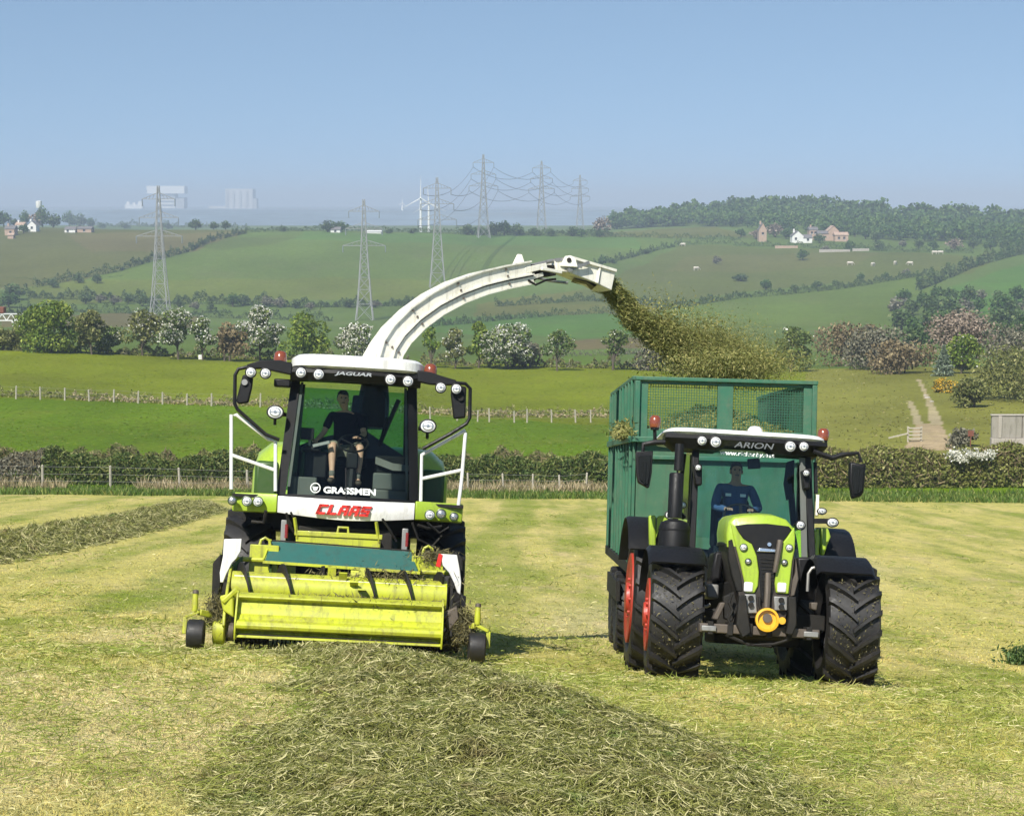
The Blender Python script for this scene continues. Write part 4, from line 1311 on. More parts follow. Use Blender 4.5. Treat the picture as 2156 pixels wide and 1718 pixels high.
# --- driver of the harvester
J = dict(neck=(-.02, .02, .585), head=(-.05, -.01, .72), shl=(-.19, .03, .50), shr=(.19, .03, .50), ell=(-.29, -.02, .24), elr=(.27, -.10, .25), wrl=(-.37, -.25, .13), wrr=(.20, -.31, .18),
         handl=(-.15, -1, -.15), handr=(-.5, -1, .1), knl=(-.15, -.46, .06), knr=(.225, -.46, .05), anl=(-.13, -.52, -.40), anr=(.215, -.52, -.42), tol=(-.15, -.66, -.44), tor=(.235, -.66, -.46), face=Vector((.12, -1, -.05)))
seated_person(HF.M @ Matrix.Translation((-.10, 3.22, 2.66)), 'person in dark t-shirt and shorts seated at the wheel of the forage harvester', J, p_navy, p_skin, p_short)
# ================================================================= TRACTOR
_t0 = at(1599, 1438, 21.3)
_pt = math.atan2(gz(2.75, 21.3) - gz(2.75, 24.3), 3.0)
TF = Frame((_t0.x, 21.3, _t0.z), R(0.9), R(3.6), _pt)
T = empty('tractor', 'lime green tractor with black bonnet grille and red rims, pulling the green trailer', 'tractor', M=TF.M)
def tp(px, py, y): return TF.L(px, py, y)
def c4(x, y): return (1256.8 + x / 3.471, 1083.4 + y / 3.471)
def c3(x, y): return (1256.8 + x / 3.471, 765.6 + y / 3.471)
def tpoly(pts, y, crop=None): return TF.poly([crop(*p) if crop else p for p in pts], y)
for sx, px in ((-1, 1418), (1, 1782)):
    c = tp(px, 1300, 0)
    wheel('front_wheel', T, (c.x, 0, .70), .70, .60, .40, p_red, side=sx, lugs=18, lug_h=.06, steer=R(-1.7), flush=True)
for sx, px in ((-1, -1.0), (1, 1.0)):
    wheel('rear_wheel', T, (px, 2.75, .915), .93, .64, .56, p_red, side=sx, lugs=19, lug_h=.06, flush=True)
b = MB()
b.box(-.34, .34, -.35, 3.2, .55, 1.15).box(-.75, .75, 2.6, 2.95, .75, 1.1).box(-.25, .25, -.6, -.3, .5, .95)
b.box(-.5, .5, .3, 1.3, .42, .6)
b.build('chassis', p_dark, T, bevel=.03)
MB().loft([[(-.70, -.12, .62), (-.70, .12, .62), (-.70, .12, .80), (-.70, -.12, .80)], [(-.25, -.14, .48), (-.25, .14, .48), (-.25, .14, .82), (-.25, -.14, .82)], [(.25, -.14, .48), (.25, .14, .48), (.25, .14, .82), (.25, -.14, .82)], [(.70, -.12, .62), (.70, .12, .62), (.70, .12, .80), (.70, -.12, .80)]]).build('front_axle', p_dark, T, bevel=.02)

# --- bonnet
out = [(1556, 1300), (1553, 1245), (1540, 1205), (1532, 1170), (1530, 1126), (1535, 1096), (1545, 1087), (1574, 1083), (1603, 1082), (1631, 1084.5), (1656, 1093), (1671, 1110), (1674, 1130), (1674.5, 1170), (1670, 1225), (1664, 1262), (1656, 1300)]
o0 = TF.poly(out, -.72)
cx = sum(p[0] for p in o0) / len(o0)
ztop = max(p[1] for p in o0)
up_ = TF.poly([(1531, 1150), (1529, 1124), (1534, 1097), (1545, 1087), (1574, 1083), (1603, 1082), (1631, 1084.5), (1656, 1093), (1671, 1110), (1675, 1130), (1675, 1152)], -.72)
lo_ = TF.poly([(1532, 1150), (1675, 1152), (1674, 1172), (1669, 1225), (1662, 1262), (1655, 1300), (1558, 1300), (1553, 1245), (1541, 1205), (1533, 1172)], -.72)
def ring(pts, y, sx, dz, zmul=1.0):
    return [(cx + (x - cx) * sx - (y + .72) * cx * .25, y, ztop - (ztop - z) * zmul + dz) for x, z in pts]
p_side = paint('dusty_side_panel', (.022, .017, .013), .5, (.11, .08, .055), .6, 3.0)
bn = MB().loft([ring(up_, -.73, .92, -.025, .95), ring(up_, -.71, .98, -.006), ring(up_, -.66, 1.0, 0), ring(up_, -.3, 1.0, .035), ring(up_, .5, .92, .075), ring(up_, 1.42, .82, .11)]).build('bonnet', p_lime, T, smooth=50)
MB().loft([ring(lo_, -.735, .97, 0), ring(lo_, -.68, .985, 0), ring(lo_, -.3, .985, .035), ring(lo_, .5, .90, .075), ring(lo_, 1.42, .80, .11)]).build('engine_side', p_side, bn, smooth=40)
for sx_, i_ in ((-1, 0), (1, -1)):
    ps = [ring(up_, y, k, dz)[i_] for y, k, dz in ((-.66, 1.0, 0), (-.3, 1.0, .035), (.5, .92, .075), (1.42, .82, .11))]
    MB().loft([[Vector(p) + Vector((0, 0, -.02)), Vector(p) + Vector((sx_ * .012, 0, -.01)), Vector(p) + Vector((sx_ * .012, 0, .02)), Vector(p) + Vector((0, 0, .03))] for p in ps]).build('bonnet_seam', p_black, bn)
yf = -.735
gr = MB().prism(tpoly([(1010, 80), (1100, 68), (1240, 66), (1400, 85), (1425, 110), (1380, 170), (1335, 225), (1325, 300), (1300, 420), (1290, 560), (1270, 640), (1200, 640), (1190, 520), (1185, 420), (1165, 300), (1130, 215), (1065, 170), (1030, 120)], yf, c4), yf - .012, yf + .1).build('grille', p_black, T, bevel=.006)
b = MB()
for k in range(9):
    a, c = tp(*c4(1195 + k, 320 + k * 26), yf), tp(*c4(1298 - k, 326 + k * 26), yf)
    b.bar((a.x, yf - .016, a.z), (c.x, yf - .016, c.z), .012, .012)
b.build('grille_slat', p_dark, gr)['kind'] = 'stuff'
a, c = tp(*c4(1165, 262), yf), tp(*c4(1305, 268), yf)
MB().prism([(a.x, a.z - .012), (c.x, c.z - .012), (c.x, c.z + .022), (a.x + .03, a.z + .03)], yf - .04, yf - .01).build('badge_bar', p_chrome, gr, bevel=.006)
MB().disc(Vector(((a.x + c.x) / 2 + .03, yf - .02, a.z + .075)), .022, 'y', .03, 12).build('emblem', p_chrome, gr)
for sx, pts, li in ((-1, [(975, 60), (1010, 85), (1035, 130), (1070, 180), (1130, 215), (1165, 300), (1182, 420), (1176, 520), (1150, 572), (1082, 570), (1076, 490), (1060, 420), (1042, 340), (1022, 262), (1000, 180)], [(1072, 240, .045, p_lens), (1105, 343, .038, p_lensd)]),
                    (1, [(1440, 90), (1425, 110), (1385, 170), (1340, 225), (1326, 300), (1308, 400), (1297, 500), (1306, 570), (1398, 580), (1412, 460), (1425, 340), (1442, 260), (1446, 170)], [(1405, 242, .042, p_lens), (1370, 350, .038, p_lensd)])):
    hpn = MB().prism(tpoly(pts, yf, c4), yf - .03, yf + .12).build('headlamp_panel', p_lime, T, bevel=.012)
    for x, y, r, le in li:
        q = tp(*c4(x, y), yf - .035)
        lamp(hpn, q, r, 'headlamp', .03, p_dgreen, le)
    x, y = (1108, 528) if sx < 0 else (1352, 532)
    q = tp(*c4(x, y), yf - .035)
    MB().box(q.x - .05, q.x + .05, q.y - .01, q.y + .03, q.z - .055, q.z + .055).build('low_lamp', p_lens, hpn, bevel=.018)
for sx, pts in ((-1, [(958, 190), (985, 180), (1012, 300), (1050, 440), (1062, 560), (1020, 560), (985, 440), (962, 330)]), (1, [(1450, 320), (1446, 420), (1425, 480), (1410, 600), (1440, 590), (1470, 470)])):
    MB().prism(tpoly(pts, -.70, c4), -.745, -.6).build('side_grille', p_dark if sx < 0 else p_iron, T, bevel=.01)
# --- front linkage
b = MB()
a, c = tp(*c4(745, 825), -.7), tp(*c4(1000, 845), -.7)
a2, c2 = tp(*c4(1380, 850), -.7), tp(*c4(1622, 865), -.7)
zb0 = (a.z + c2.z) / 2
b.box(a.x, c2.x, -.76, -.55, zb0 - .055, zb0 + .045)
lb0 = b.build('linkage_beam', p_iron, T, bevel=.012)
for x_ in np.linspace(a.x + .12, c2.x - .12, 6):
    MB().box(x_ - .03, x_ + .03, -.785, -.54, zb0 - .075, zb0 + .07).build('bracket', p_dark, lb0, bevel=.008)
MB().tube([(a.x + .3, -.74, zb0 - .07), (a.x + .55, -.76, zb0 - .16), (a.x + .8, -.76, zb0 - .17), (c2.x - .8, -.76, zb0 - .17), (c2.x - .5, -.76, zb0 - .14), (c2.x - .3, -.74, zb0 - .07)], .018, 6).build('skid_bar', p_dark, lb0)
MB().box(a.x + .02, a.x + .18, -.80, -.74, zb0 - .04, zb0 + .02).build('hitch_pin', p_grey, lb0, bevel=.008)
MB().box(c2.x - .18, c2.x - .02, -.80, -.74, zb0 - .04, zb0 + .02).build('hitch_pin', p_grey, lb0, bevel=.008)
for pts in ([(1035, 590), (1085, 585), (1100, 720), (1120, 860), (1060, 900), (1015, 800)], [(1395, 600), (1450, 600), (1455, 800), (1425, 880), (1375, 870), (1400, 740)]):
    MB().prism(tpoly(pts, -.8, c4), -.86, -.74).build('lift_arm', p_dark, T, bevel=.012)
for pts in ([(900, 640), (940, 640), (880, 770), (840, 760)], [(1560, 640), (1610, 640), (1600, 700), (1560, 690)], [(920, 600), (1000, 560), (1030, 690), (985, 780), (930, 760)]):
    MB().prism(tpoly(pts, -.6, c4), -.65, -.5).build('linkage_strut', p_iron if pts[0][0] != 920 else p_dark, T, bevel=.012)
for pts in ([(1078, 580), (1160, 580), (1170, 720), (1085, 722)], [(1292, 595), (1390, 600), (1390, 700), (1295, 700)]):
    pl = MB().prism(tpoly(pts, -.76, c4), -.78, -.70).build('valve_plate', p_grey, T, bevel=.01)
    for k in (0, 1):
        q = tp(*c4((pts[0][0] + pts[1][0]) / 2 + 6, pts[0][1] + 30 + 48 * k), -.79)
        MB().disc(q, .03, 'y', .05, 14).build('coupling', p_dark, pl)
b = MB()
b.tube([tp(*c4(1250, 430), -.74), tp(*c4(1248, 560), -.8), tp(*c4(1240, 680), -.82)], .035, 8).tube([tp(*c4(1340, 190), -.78), tp(*c4(1322, 300), -.82), tp(*c4(1300, 420), -.8)], [.035, .03, .025], 8)
b.pieces('top_link', p_iron, T)
b = MB()
b.tube([tp(*c4(x, y), -.78) for x, y in ((985, 580), (965, 640), (990, 700), (960, 760), (975, 800))], .018, 6).tube([tp(*c4(x, y), -.80) for x, y in ((1190, 600), (1185, 660), (1200, 690))], .015, 6)
b.pieces('hydraulic_hose', p_dark, T)
q = tp(*c4(1245, 768), -.86)
yl = MB().lathe([(.0001, .12), (.115, .12), (.13, .05), (.13, -.01), (.105, -.015), (.10, .03), (.0001, .03)], 'y', q, 26).build('shaft_guard', p_orange, T, smooth=40)
MB().disc(q + Vector((0, .02, .02)), .05, 'y', .05, 14).build('drive_stub', p_iron, yl)
MB().disc(q + Vector((.16, 0, 0)), .04, 'y', .05, 12).build('side_marker', p_orange, T)
# --- fenders
def arc_shell(cx_, cy, cz, r, w, a0, a1, t=.02, n=18, lip=.0):
    rings = []
    for i in range(n + 1):
        a = a0 + (a1 - a0) * i / n
        ca, sa = math.cos(a), math.sin(a)
        rings.append([(cx_ - w/2, cy - r * ca, cz + r * sa - lip), (cx_ - w/2 + .04, cy - (r + t) * ca, cz + (r + t) * sa), (cx_ + w/2 - .04, cy - (r + t) * ca, cz + (r + t) * sa), (cx_ + w/2, cy - r * ca, cz + r * sa - lip), (cx_ + w/2 - .04, cy - (r - .004) * ca, cz + (r - .004) * sa), (cx_ - w/2 + .04, cy - (r - .004) * ca, cz + (r - .004) * sa)])
    return MB().loft(rings)
for sx, px in ((-1, 1420), (1, 1766)):
    c = tp(px, 1165, 0)
    arc_shell(c.x, 0, .70, .765, .66, R(48), R(158), lip=.03).build('front_fender', p_black, T, smooth=50)
for pts in ([(748, 335), (785, 360), (798, 400), (790, 500), (810, 520)], [(1640, 372), (1570, 392), (1545, 430), (1538, 560)]):
    MB().tube([tp(*c4(x, y), -.2) for x, y in pts], .018, 8).build('fender_bracket', p_grey, T)
MB().tube([tp(*c4(x, y), -.3) for x, y in ((765, 660), (800, 672), (828, 655))], .02, 6).build('step_bar', p_grey, T)
for sx in (-1, 1):
    x = sx * 1.05
    arc_shell(x + sx * .16, 2.75, .915, 1.02, .42, R(35), R(150)).build('rear_fender', p_black, T, smooth=50)
    arc_shell(x - sx * .20, 2.75, .915, 1.03, .30, R(20), R(150)).build('fender_stripe', p_lime, T, smooth=50)
MB().prism(tpoly([(378, 5), (430, 5), (430, 240), (382, 240)], 1.9, c4), 1.88, 2.0).build('fender_panel', p_lime, T, bevel=.02)
MB().prism(tpoly([(440, 10), (500, 5), (460, 90), (430, 180)], 1.9, c4), 1.88, 2.0).build('fender_panel', p_lime, T, bevel=.02)
MB().prism(tpoly([(1572, 130), (1622, 95), (1622, 300), (1560, 300), (1590, 200)], 1.9, c4), 1.88, 2.0).build('fender_panel', p_lime, T, bevel=.02)
MB().prism(tpoly([(1634, 92), (1690, 100), (1708, 160), (1680, 230), (1660, 298), (1634, 298)], 1.9, c4), 1.88, 2.0).build('fender_panel', p_lime, T, bevel=.02)
MB().prism(tpoly([(795, 505), (888, 510), (885, 615), (800, 608)], .6, c4), .55, 1.3).build('tool_box', p_grey, T, bevel=.02)
MB().prism(tpoly([(860, 270), (925, 270), (900, 480), (820, 480)], .8, c4), .75, 1.3).build('fuel_tank', p_black, T, bevel=.03)
MB().prism(tpoly([(1455, 310), (1620, 310), (1600, 560), (1480, 560)], .8, c4), .75, 1.4).build('battery_box', p_black, T, bevel=.03)
# --- exhaust and air cleaner
a, c = tp(1431, 938, 1.0), tp(1425, 1082, 1.0)
ex = MB().lathe([(.0001, a.z - .3), (.056, a.z - .3), (.054, a.z + .02), (.045, a.z + .02), (.0001, a.z - .02)], 'z', (a.x, 1.0, 0), 18).build('exhaust_pipe', p_black, T)
m = tp(1425, 996, 1.0)
MB().lathe([(.0001, c.z - .05), (.088, c.z - .05), (.088, m.z - .02), (.075, m.z), (.0001, m.z)], 'z', (m.x, 1.0, 0), 18).build('exhaust_shroud', p_black, ex, smooth=40)
u, d = tp(1421, 1100, .85), tp(1421, 1165, .85)
MB().lathe([(.0001, d.z), (.185, d.z), (.187, u.z - .06), (.165, u.z), (.09, u.z + .03), (.0001, u.z + .04)], 'z', (u.x, .85, 0), 24).lathe([(.186, u.z - .10), (.193, u.z - .10), (.193, u.z - .08), (.186, u.z - .08)], 'z', (u.x, .85, 0), 24).build('exhaust_canister', p_black, T, smooth=40)
# --- cab
yc = 1.45
def win(px, py, y=1.45): return tp(px, py, y)
gl = MB()
q = [win(1474, 948), win(1688, 960), win(1694, 1180), win(1462, 1172)]
mid = [[q[0].lerp(q[1], t) + Vector((0, -.10 * (1 - (2*t-1)**2), 0)) for t in np.linspace(0, 1, 9)], [q[3].lerp(q[2], t) + Vector((0, -.10 * (1 - (2*t-1)**2) - .12, 0)) for t in np.linspace(0, 1, 9)]]
gl.loft(mid, cap=False, closed=False).build('windscreen', g_arion, T, smooth=60, fix=False)
b = MB()
zr, zl_ = q[0].z + .04, q[3].z - .15
for a, c in (((1465, 945), (1453, 1178)), ((1699, 958), (1706, 1185))):
    A, C = win(*a), win(*c); A.y = 1.46; C.y = 1.34
    b.bar(A, C, .085, .10, up=(0, 1, 0))
    sg = -1 if a[0] < 1500 else 1
    b.bar((A.x + sg * .02, 3.0, A.z), (C.x + sg * .1, 3.0, C.z), .08, .08, up=(0, 1, 0))
    b.bar((A.x + sg * .06, 2.2, A.z), (C.x + sg * .16, 2.2, C.z), .05, .07, up=(0, 1, 0))
    b.bar((C.x + sg * .1, 3.0, 1.55), (A.x + sg * .05, 1.45, 1.35), .08, .1)
b.pieces('cab_pillar', p_black, T, bevel=.012)
A, C = win(1690, 965), win(1690, 1175)
MB().bar(Vector((A.x - .015, 1.40, A.z)), Vector((C.x - .01, 1.27, C.z)), .07, .02, up=(0, 1, 0)).build('pillar_reflection', p_cabgrey, T)  # grey strip standing in for the reflection in the glass beside the pillar
for sg, xx in ((-1, win(1453, 1100).x), (1, win(1706, 1100).x)):
    MB().add([(xx - .0, 1.5, 1.35), (xx + sg * .10, 2.95, 1.6), (xx + sg * .02, 2.95, zr), (xx + sg * -.05, 1.5, zr)], [(0, 1, 2, 3)]).build('side_window', g_arion, T, smooth=0, fix=False)
xl, xr = win(1453, 1100).x, win(1706, 1100).x
MB().add([(xl, 3.0, 1.75), (xr, 3.0, 1.75), (xr - .05, 3.0, zr - .02), (xl + .05, 3.0, zr - .02)], [(0, 1, 2, 3)]).build('rear_window', g_arion, T, smooth=0, fix=False)
MB().box(xl, xr, 1.5, 3.05, 1.0, 1.25).box(xl, xr, 2.9, 3.02, 1.25, 1.6).build('cab_floor', p_dark, T, bevel=.03)
MB().loft([[(-.45, 1.28, 1.35), (.45, 1.28, 1.35), (.45, 1.6, 1.35), (-.45, 1.6, 1.35)], [(-.30, 1.42, 1.86), (.30, 1.42, 1.86), (.30, 1.62, 1.82), (-.30, 1.62, 1.82)], [(-.16, 1.5, 1.98), (.16, 1.5, 1.98), (.16, 1.62, 1.95), (-.16, 1.62, 1.95)]]).build('dashboard', p_seat, T, smooth=40, bevel=.02)
c0 = Vector((-.06, 1.78, 1.98)); Q = Matrix.Translation(c0) @ Matrix.Rotation(R(48), 4, 'X')
b = MB().tube([Q @ Vector((.21 * math.cos(t), .21 * math.sin(t), 0)) for t in np.linspace(0, 2 * math.pi, 25)], .017, 6, cap=False)
for t in (1.57, 3.7, 5.7): b.bar(Q @ Vector((0, 0, -.02)), Q @ Vector((.21 * math.cos(t), .21 * math.sin(t), 0)), .035, .012)
b.build('steering_wheel', p_black, T)
stt = MB().box(-.36, .16, 2.05, 2.6, 1.45, 1.62).build('seat', p_seat, T, bevel=.05)
MB().box(-.34, .14, 2.52, 2.68, 1.6, 2.25).build('seat_back', p_seat, stt, bevel=.06)
b = MB().box(.20, .36, 1.95, 2.6, 1.5, 1.72).build('arm_console', p_seat, T, bevel=.03)
MB().prism(tpoly([(1385, 720), (1445, 700), (1440, 980), (1385, 1000), (1365, 880)], 1.9, c3), 1.9, 1.94).build('monitor_arm', p_black, T, bevel=.01)
MB().prism(tpoly([(1100, 695), (1190, 690), (1198, 765), (1105, 770)], 1.7, c3), 1.7, 1.74).build('interior_mirror', p_black, T, bevel=.01)
# roof
rl, rr_ = tp(*c3(492, 505), 1.3), tp(*c3(1692, 548), 1.3)
cxr = (rl.x + rr_.x) / 2; hw = (rr_.x - rl.x) / 2; zb_ = (rl.z + rr_.z) / 2
rings = []
for z, k in ((-.03, .97), (.0, 1.0), (.028, .99), (.05, .95), (.062, .80)):
    rg = []
    for a in np.linspace(0, 2 * math.pi, 40, endpoint=False):
        ca, sa = math.cos(a), math.sin(a)
        rg.append((cxr + math.copysign(abs(ca) ** .3, ca) * hw * k, 2.2 + math.copysign(abs(sa) ** .3, sa) * 1.02 * k, zb_ + z))
    rings.append(rg)
rf = MB().loft(rings).build('roof', p_white, T, smooth=50)
rings = []
for t in np.linspace(-1, 1, 17):
    x = cxr + t * hw * .985
    dp = .10 if abs(t) > .92 else .20
    if abs(t) < .30: dp = .135
    yb = 1.28 - .1 * (1 - t * t)
    rings.append([(x, yb, zb_ - .03), (x, yb - .03, zb_ - .08), (x, yb + .06, zb_ - dp), (x, yb + .4, zb_ - dp - .02), (x, yb + .4, zb_ - .03)])
vs_ = MB().loft(rings).build('roof_visor', p_black, T, smooth=40)
for x, y in ((768, 563), (868, 572), (1413, 605), (1512, 605)):
    lamp(vs_, tp(*c3(x, y), 1.17), .075 if x not in (768, 1512) else .065, 'roof_lamp', .08)
a, c = tp(*c3(1005, 590), 1.12), tp(*c3(1300, 602), 1.12)
lettering('lettering', 'ARION', p_gtxt2, .1, face_cam(Vector(((a.x + c.x) / 2, 1.165, (a.z + c.z) / 2)), R(-12)), vs_, .003, .25, .001, width=c.x - a.x, height=.075)
a, c = tp(*c3(900, 632), 1.32), tp(*c3(1297, 652), 1.32)
lettering('lettering', 'www.rickerby.net', p_wtxt, .1, face_cam(Vector(((a.x + c.x) / 2, 1.305, (a.z + c.z) / 2 - .04)), R(-8)), T, .003, .15, .002, width=c.x - a.x, height=.075)
a = tp(*c3(1155, 500), 2.0)
ant = MB().lathe([(.0001, 0), (.20, 0), (.20, .03), (.16, .05), (.0001, .05)], 'z', (a.x, 2.0, zb_ + .055), 24).build('antenna_base', p_white, T, smooth=40)
MB().lathe([(.095, .05), (.09, .10), (.06, .135), (.0001, .145)], 'z', (a.x, 2.0, zb_ + .055), 20).build('antenna_dome', p_white, ant, smooth=60)
for (x, y), y0 in (((425, 425), 1.5), ((1655, 520), 1.6)):
    q = tp(*c3(x, y), y0)
    bb = MB().lathe([(.0001, -.1), (.05, -.1), (.055, -.07), (.0001, -.07)], 'z', q, 16).bar(q + Vector((0, 0, -.09)), q + Vector((.02 if x < 900 else -.1, .05, -.28)), .035, .035).build('beacon', p_black, T)
    MB().lathe([(.06, -.07), (.072, -.02), (.07, .04), (.045, .075), (.0001, .08)], 'z', q, 16).build('beacon_lens', p_amber, bb, smooth=60)
# mirrors
for arm, mir in ((((500, 575), (420, 575), (340, 590), (335, 650)), [(282, 645), (408, 640), (398, 800), (380, 905), (370, 910), (300, 870), (285, 800)]),
                 (((1580, 640), (1720, 690), (1800, 665), (1910, 655), (1930, 720)), [(1842, 718), (1925, 735), (1962, 730), (1945, 940), (1925, 972), (1860, 990), (1838, 860)])):
    MB().tube([tp(*c3(x, y), 1.25) for x, y in arm], [.03, .035, .03, .022, .022][:len(arm)], 8).build('mirror_arm', p_black, T)
    pm = tpoly(mir, 1.2, c3)
    o = MB().prism(pm, 1.14, 1.26).build('mirror', p_black, T, bevel=.025)
    cxm = sum(p[0] for p in pm) / len(pm); czm = sum(p[1] for p in pm) / len(pm)
    MB().prism([(cxm + (x - cxm) * .72, czm + (z - czm) * .8) for x, z in pm], 1.115, 1.15).box(cxm - .012, cxm + .012, 1.10, 1.13, czm - .15, czm + .12).build('mirror_shell', p_seat, o, bevel=.02)
# lights on stalks
for x, y, r, sq, le in ((540, 1105, .075, .78, p_lens), (1488, 1180, .058, 1.0, p_lens), (1722, 1160, .075, .8, p_lens), (740, 760, .042, 1.0, p_lens), (1530, 800, .045, 1.0, p_lens)):
    lamp(T, tp(*c3(x, y), 1.15 if r < .05 else 1.3), r, 'marker_lamp' if r < .05 else 'front_lamp', .06, p_black, le, squash=sq)
for x, y in ((620, 1032), (1645, 1078)):
    q = tp(*c3(x, y), 1.35)
    o = lamp(T, q, .06, 'indicator_lamp', .06, p_black, p_lens, squash=.72)
for x0, x1, y0, y1 in ((700, 768, 735, 890), (1492, 1555, 780, 920)):
    MB().prism(tpoly([(x0, y0), (x1, y0), (x1, y1), (x0 + 15, y1)], 1.25, c3), 1.22, 1.35).build('lamp_housing', p_black, T, bevel=.02)
MB().tube([tp(*c3(x, y), 1.5) for x, y in ((640, 1130), (600, 1080), (620, 1040))], .03, 8).pieces('lamp_stalk', p_black, T)
b = MB().bar(tp(*c3(1540, 1150), 1.4), tp(*c3(1700, 1150), 1.4), .06, .06)
b.tube([tp(*c3(1595, 720), 1.5), tp(*c3(1600, 950), 1.5)], .025, 6)
b.pieces('lamp_stalk', p_black, T)
MB().bar(tp(*c3(1612, 960), 1.5), tp(*c3(1606, 1110), 1.45), .035, .04).build('grab_handle', p_cream, T)
# --- tractor driver
q = TF.L(1552, 988, 2.2)
J = dict(neck=(.0, .0, .57), head=(.0, -.03, .70), shl=(-.20, .02, .50), shr=(.20, .02, .50), ell=(-.27, -.14, .24), elr=(.29, -.12, .24), wrl=(-.14, -.36, .20), wrr=(.16, -.36, .20),
         handl=(.2, -1, .1), handr=(-.2, -1, .1), knl=(-.16, -.48, .04), knr=(.16, -.48, .04), anl=(-.14, -.56, -.32), anr=(.14, -.56, -.32), tol=(-.15, -.68, -.36), tor=(.15, -.68, -.36))
for x_, y_ in ((1020, 903), (1118, 908)):
    pass
drv = seated_person(TF.M @ Matrix.Translation((q.x, 2.28, q.z - .73)), 'person in blue overalls seated behind the tractor windscreen', J, p_overall, p_skin2, p_overall, True, False)

for x_ in (-.10, .085):
    MB().box(x_ - .035, x_ + .035, -.012, .006, -.018, .018).xf(Matrix.Translation((0, -.108, .40)) @ Matrix.Rotation(R(-8), 4, 'X')).build('badge', p_wtxt, drv)
for cx_, cy_, cz_, rr2, ww2, n_ in ((tp(1418, 1300, 0).x, 0, .70, .69, .56, 500), (tp(1782, 1300, 0).x, 0, .70, .69, .56, 500)):
    a_ = rng.uniform(-.9, 1.1, n_); r_ = rr2 - rng.random(n_) * .05
    Pm = np.stack([cx_ + rng.uniform(-.5, .5, n_) * ww2, cy_ - r_ * np.cos(a_), cz_ - r_ * np.sin(a_)], 1)
    chaff_pts(Pm, .010, 'stuck_grass', m_chaffd, T, aspect=3)
# ================================================================= TRAILER
_r0 = at(1529, 1380, 26.8)
_pr = math.atan2(gz(3.0, 26.8) - gz(3.0, 33), 6.2)
RF = Frame((_r0.x, 26.8, gz(_r0.x, 26.8)), 0.0, R(1.6), _pr * .8)
TR = empty('silage_trailer', 'dark green high sided silage trailer with mesh headboard, coupled behind the tractor', 'trailer', M=RF.M)
def rp(px, py, y): return RF.L(px, py, y)
def rpoly(pts, y, crop=None): return RF.poly([crop(*p) if crop else p for p in pts], y)
A, Bq = rp(1340, 795, 0), rp(1717, 801, 0)
xl, xr, ztp = A.x, Bq.x, (A.z + Bq.z) / 2
LEN = 6.3
zmid = rp(1345, 925, 0).z; zlow = rp(1345, 1185, 0).z
print('TRAILER', xl, xr, ztp, zmid, zlow)
hb = MB()
hb.box(xl, xl + .17, -.05, .05, zmid, ztp - .06)
hb.box(xr - .17, xr, -.05, .05, zmid, ztp - .06)
w0, w1 = rp(1510, 850, 0).x, rp(1543, 850, 0).x
zw1, zw0 = rp(1530, 813, 0).z, rp(1530, 907, 0).z
hb.box(w0, w1, -.045, .045, zmid, ztp - .06)
hb.box(xl + .17, w0, -.043, .043, zw1, ztp - .06).box(w1, xr - .17, -.043, .043, zw1, ztp - .06)
hb.box(xl + .17, w0, -.043, .043, zmid, zw0).box(w1, xr - .17, -.043, .043, zmid, zw0)
head = hb.build('headboard', p_trailer, TR, bevel=.006)
MB().box(xl - .01, xr + .01, -.11, .05, ztp - .055, ztp).build('top_rail', p_trailer, TR, bevel=.01)
for x in (xl + .02, xr - .02):
    MB().bar((x, -.08, zmid), (x, -.08, ztp - .06), .07, .07).build('corner_post', p_trailer, TR, bevel=.01)
for (x0, x1) in ((xl + .17, w0), (w1, xr - .17)):
    b = MB()
    nx, nz = 27, 17
    for i in range(1, nx): b.bar((x0 + (x1 - x0) * i / nx, 0, zw0), (x0 + (x1 - x0) * i / nx, 0, zw1), .008, .008)
    for i in range(1, nz): b.bar((x0, .008, zw0 + (zw1 - zw0) * i / nz), (x1, .008, zw0 + (zw1 - zw0) * i / nz), .008, .008)
    o = b.build('mesh_screen', p_mesh, TR, smooth=0); o['kind'] = 'stuff'
p_tfront = paint('weathered_green_front', (.034, .128, .066), .55, (.15, .19, .11), .7, 2.2)
MB().box(xl + .03, xr - .03, -.02, .03, zlow - .25, zmid).build('front_panel', p_tfront, TR, bevel=.01)
MB().box(xl - .05, xr + .05, -.16, .06, zmid - .04, zmid + .04).build('front_ledge', p_trailer, TR, bevel=.01)
MB().box(xl + .1, xr - .1, -.1, -.02, zmid - .28, zmid - .22).build('front_rail', p_trailer, TR, bevel=.01)
for sx, x in ((-1, xl), (1, xr)):
    sp_ = MB().box(x - .02, x + .02, .05, LEN, zmid, ztp - .05).box(x - .02, x + .02, .05, LEN, zlow - .05, zmid).build('side_panel', p_trailer, TR)
    MB().box(x - .05, x + .05, .05, LEN, ztp - .05, ztp + .01).build('side_rail', p_trailer, TR, bevel=.01)
    MB().box(x - .09, x + .09, .05, LEN, zmid - .05, zmid + .05).build('side_ledge', p_trailer, TR, bevel=.01)
    MB().box(x - .07, x + .07, .05, LEN, zlow - .15, zlow).build('bottom_rail', p_dark, TR, bevel=.01)
    for k in range(9):
        y = .25 + k * (LEN - .4) / 8
        r_ = MB().box(x + sx * .02, x + sx * .065, y - .05, y + .05, zmid + .05, ztp - .05).build('rib', p_trailer, TR, bevel=.008)
        r_ = MB().box(x + sx * .02, x + sx * .065, y - .05, y + .05, zlow, zmid - .05).build('rib', p_trailer, TR, bevel=.008)
MB().box(xl, xr, LEN - .03, LEN + .03, zlow, zmid + .1).build('tailgate', p_trailer, TR)
MB().box(xl + .05, xr - .05, .0, LEN, zlow - .2, zlow - .12).build('trailer_floor', p_dark, TR)
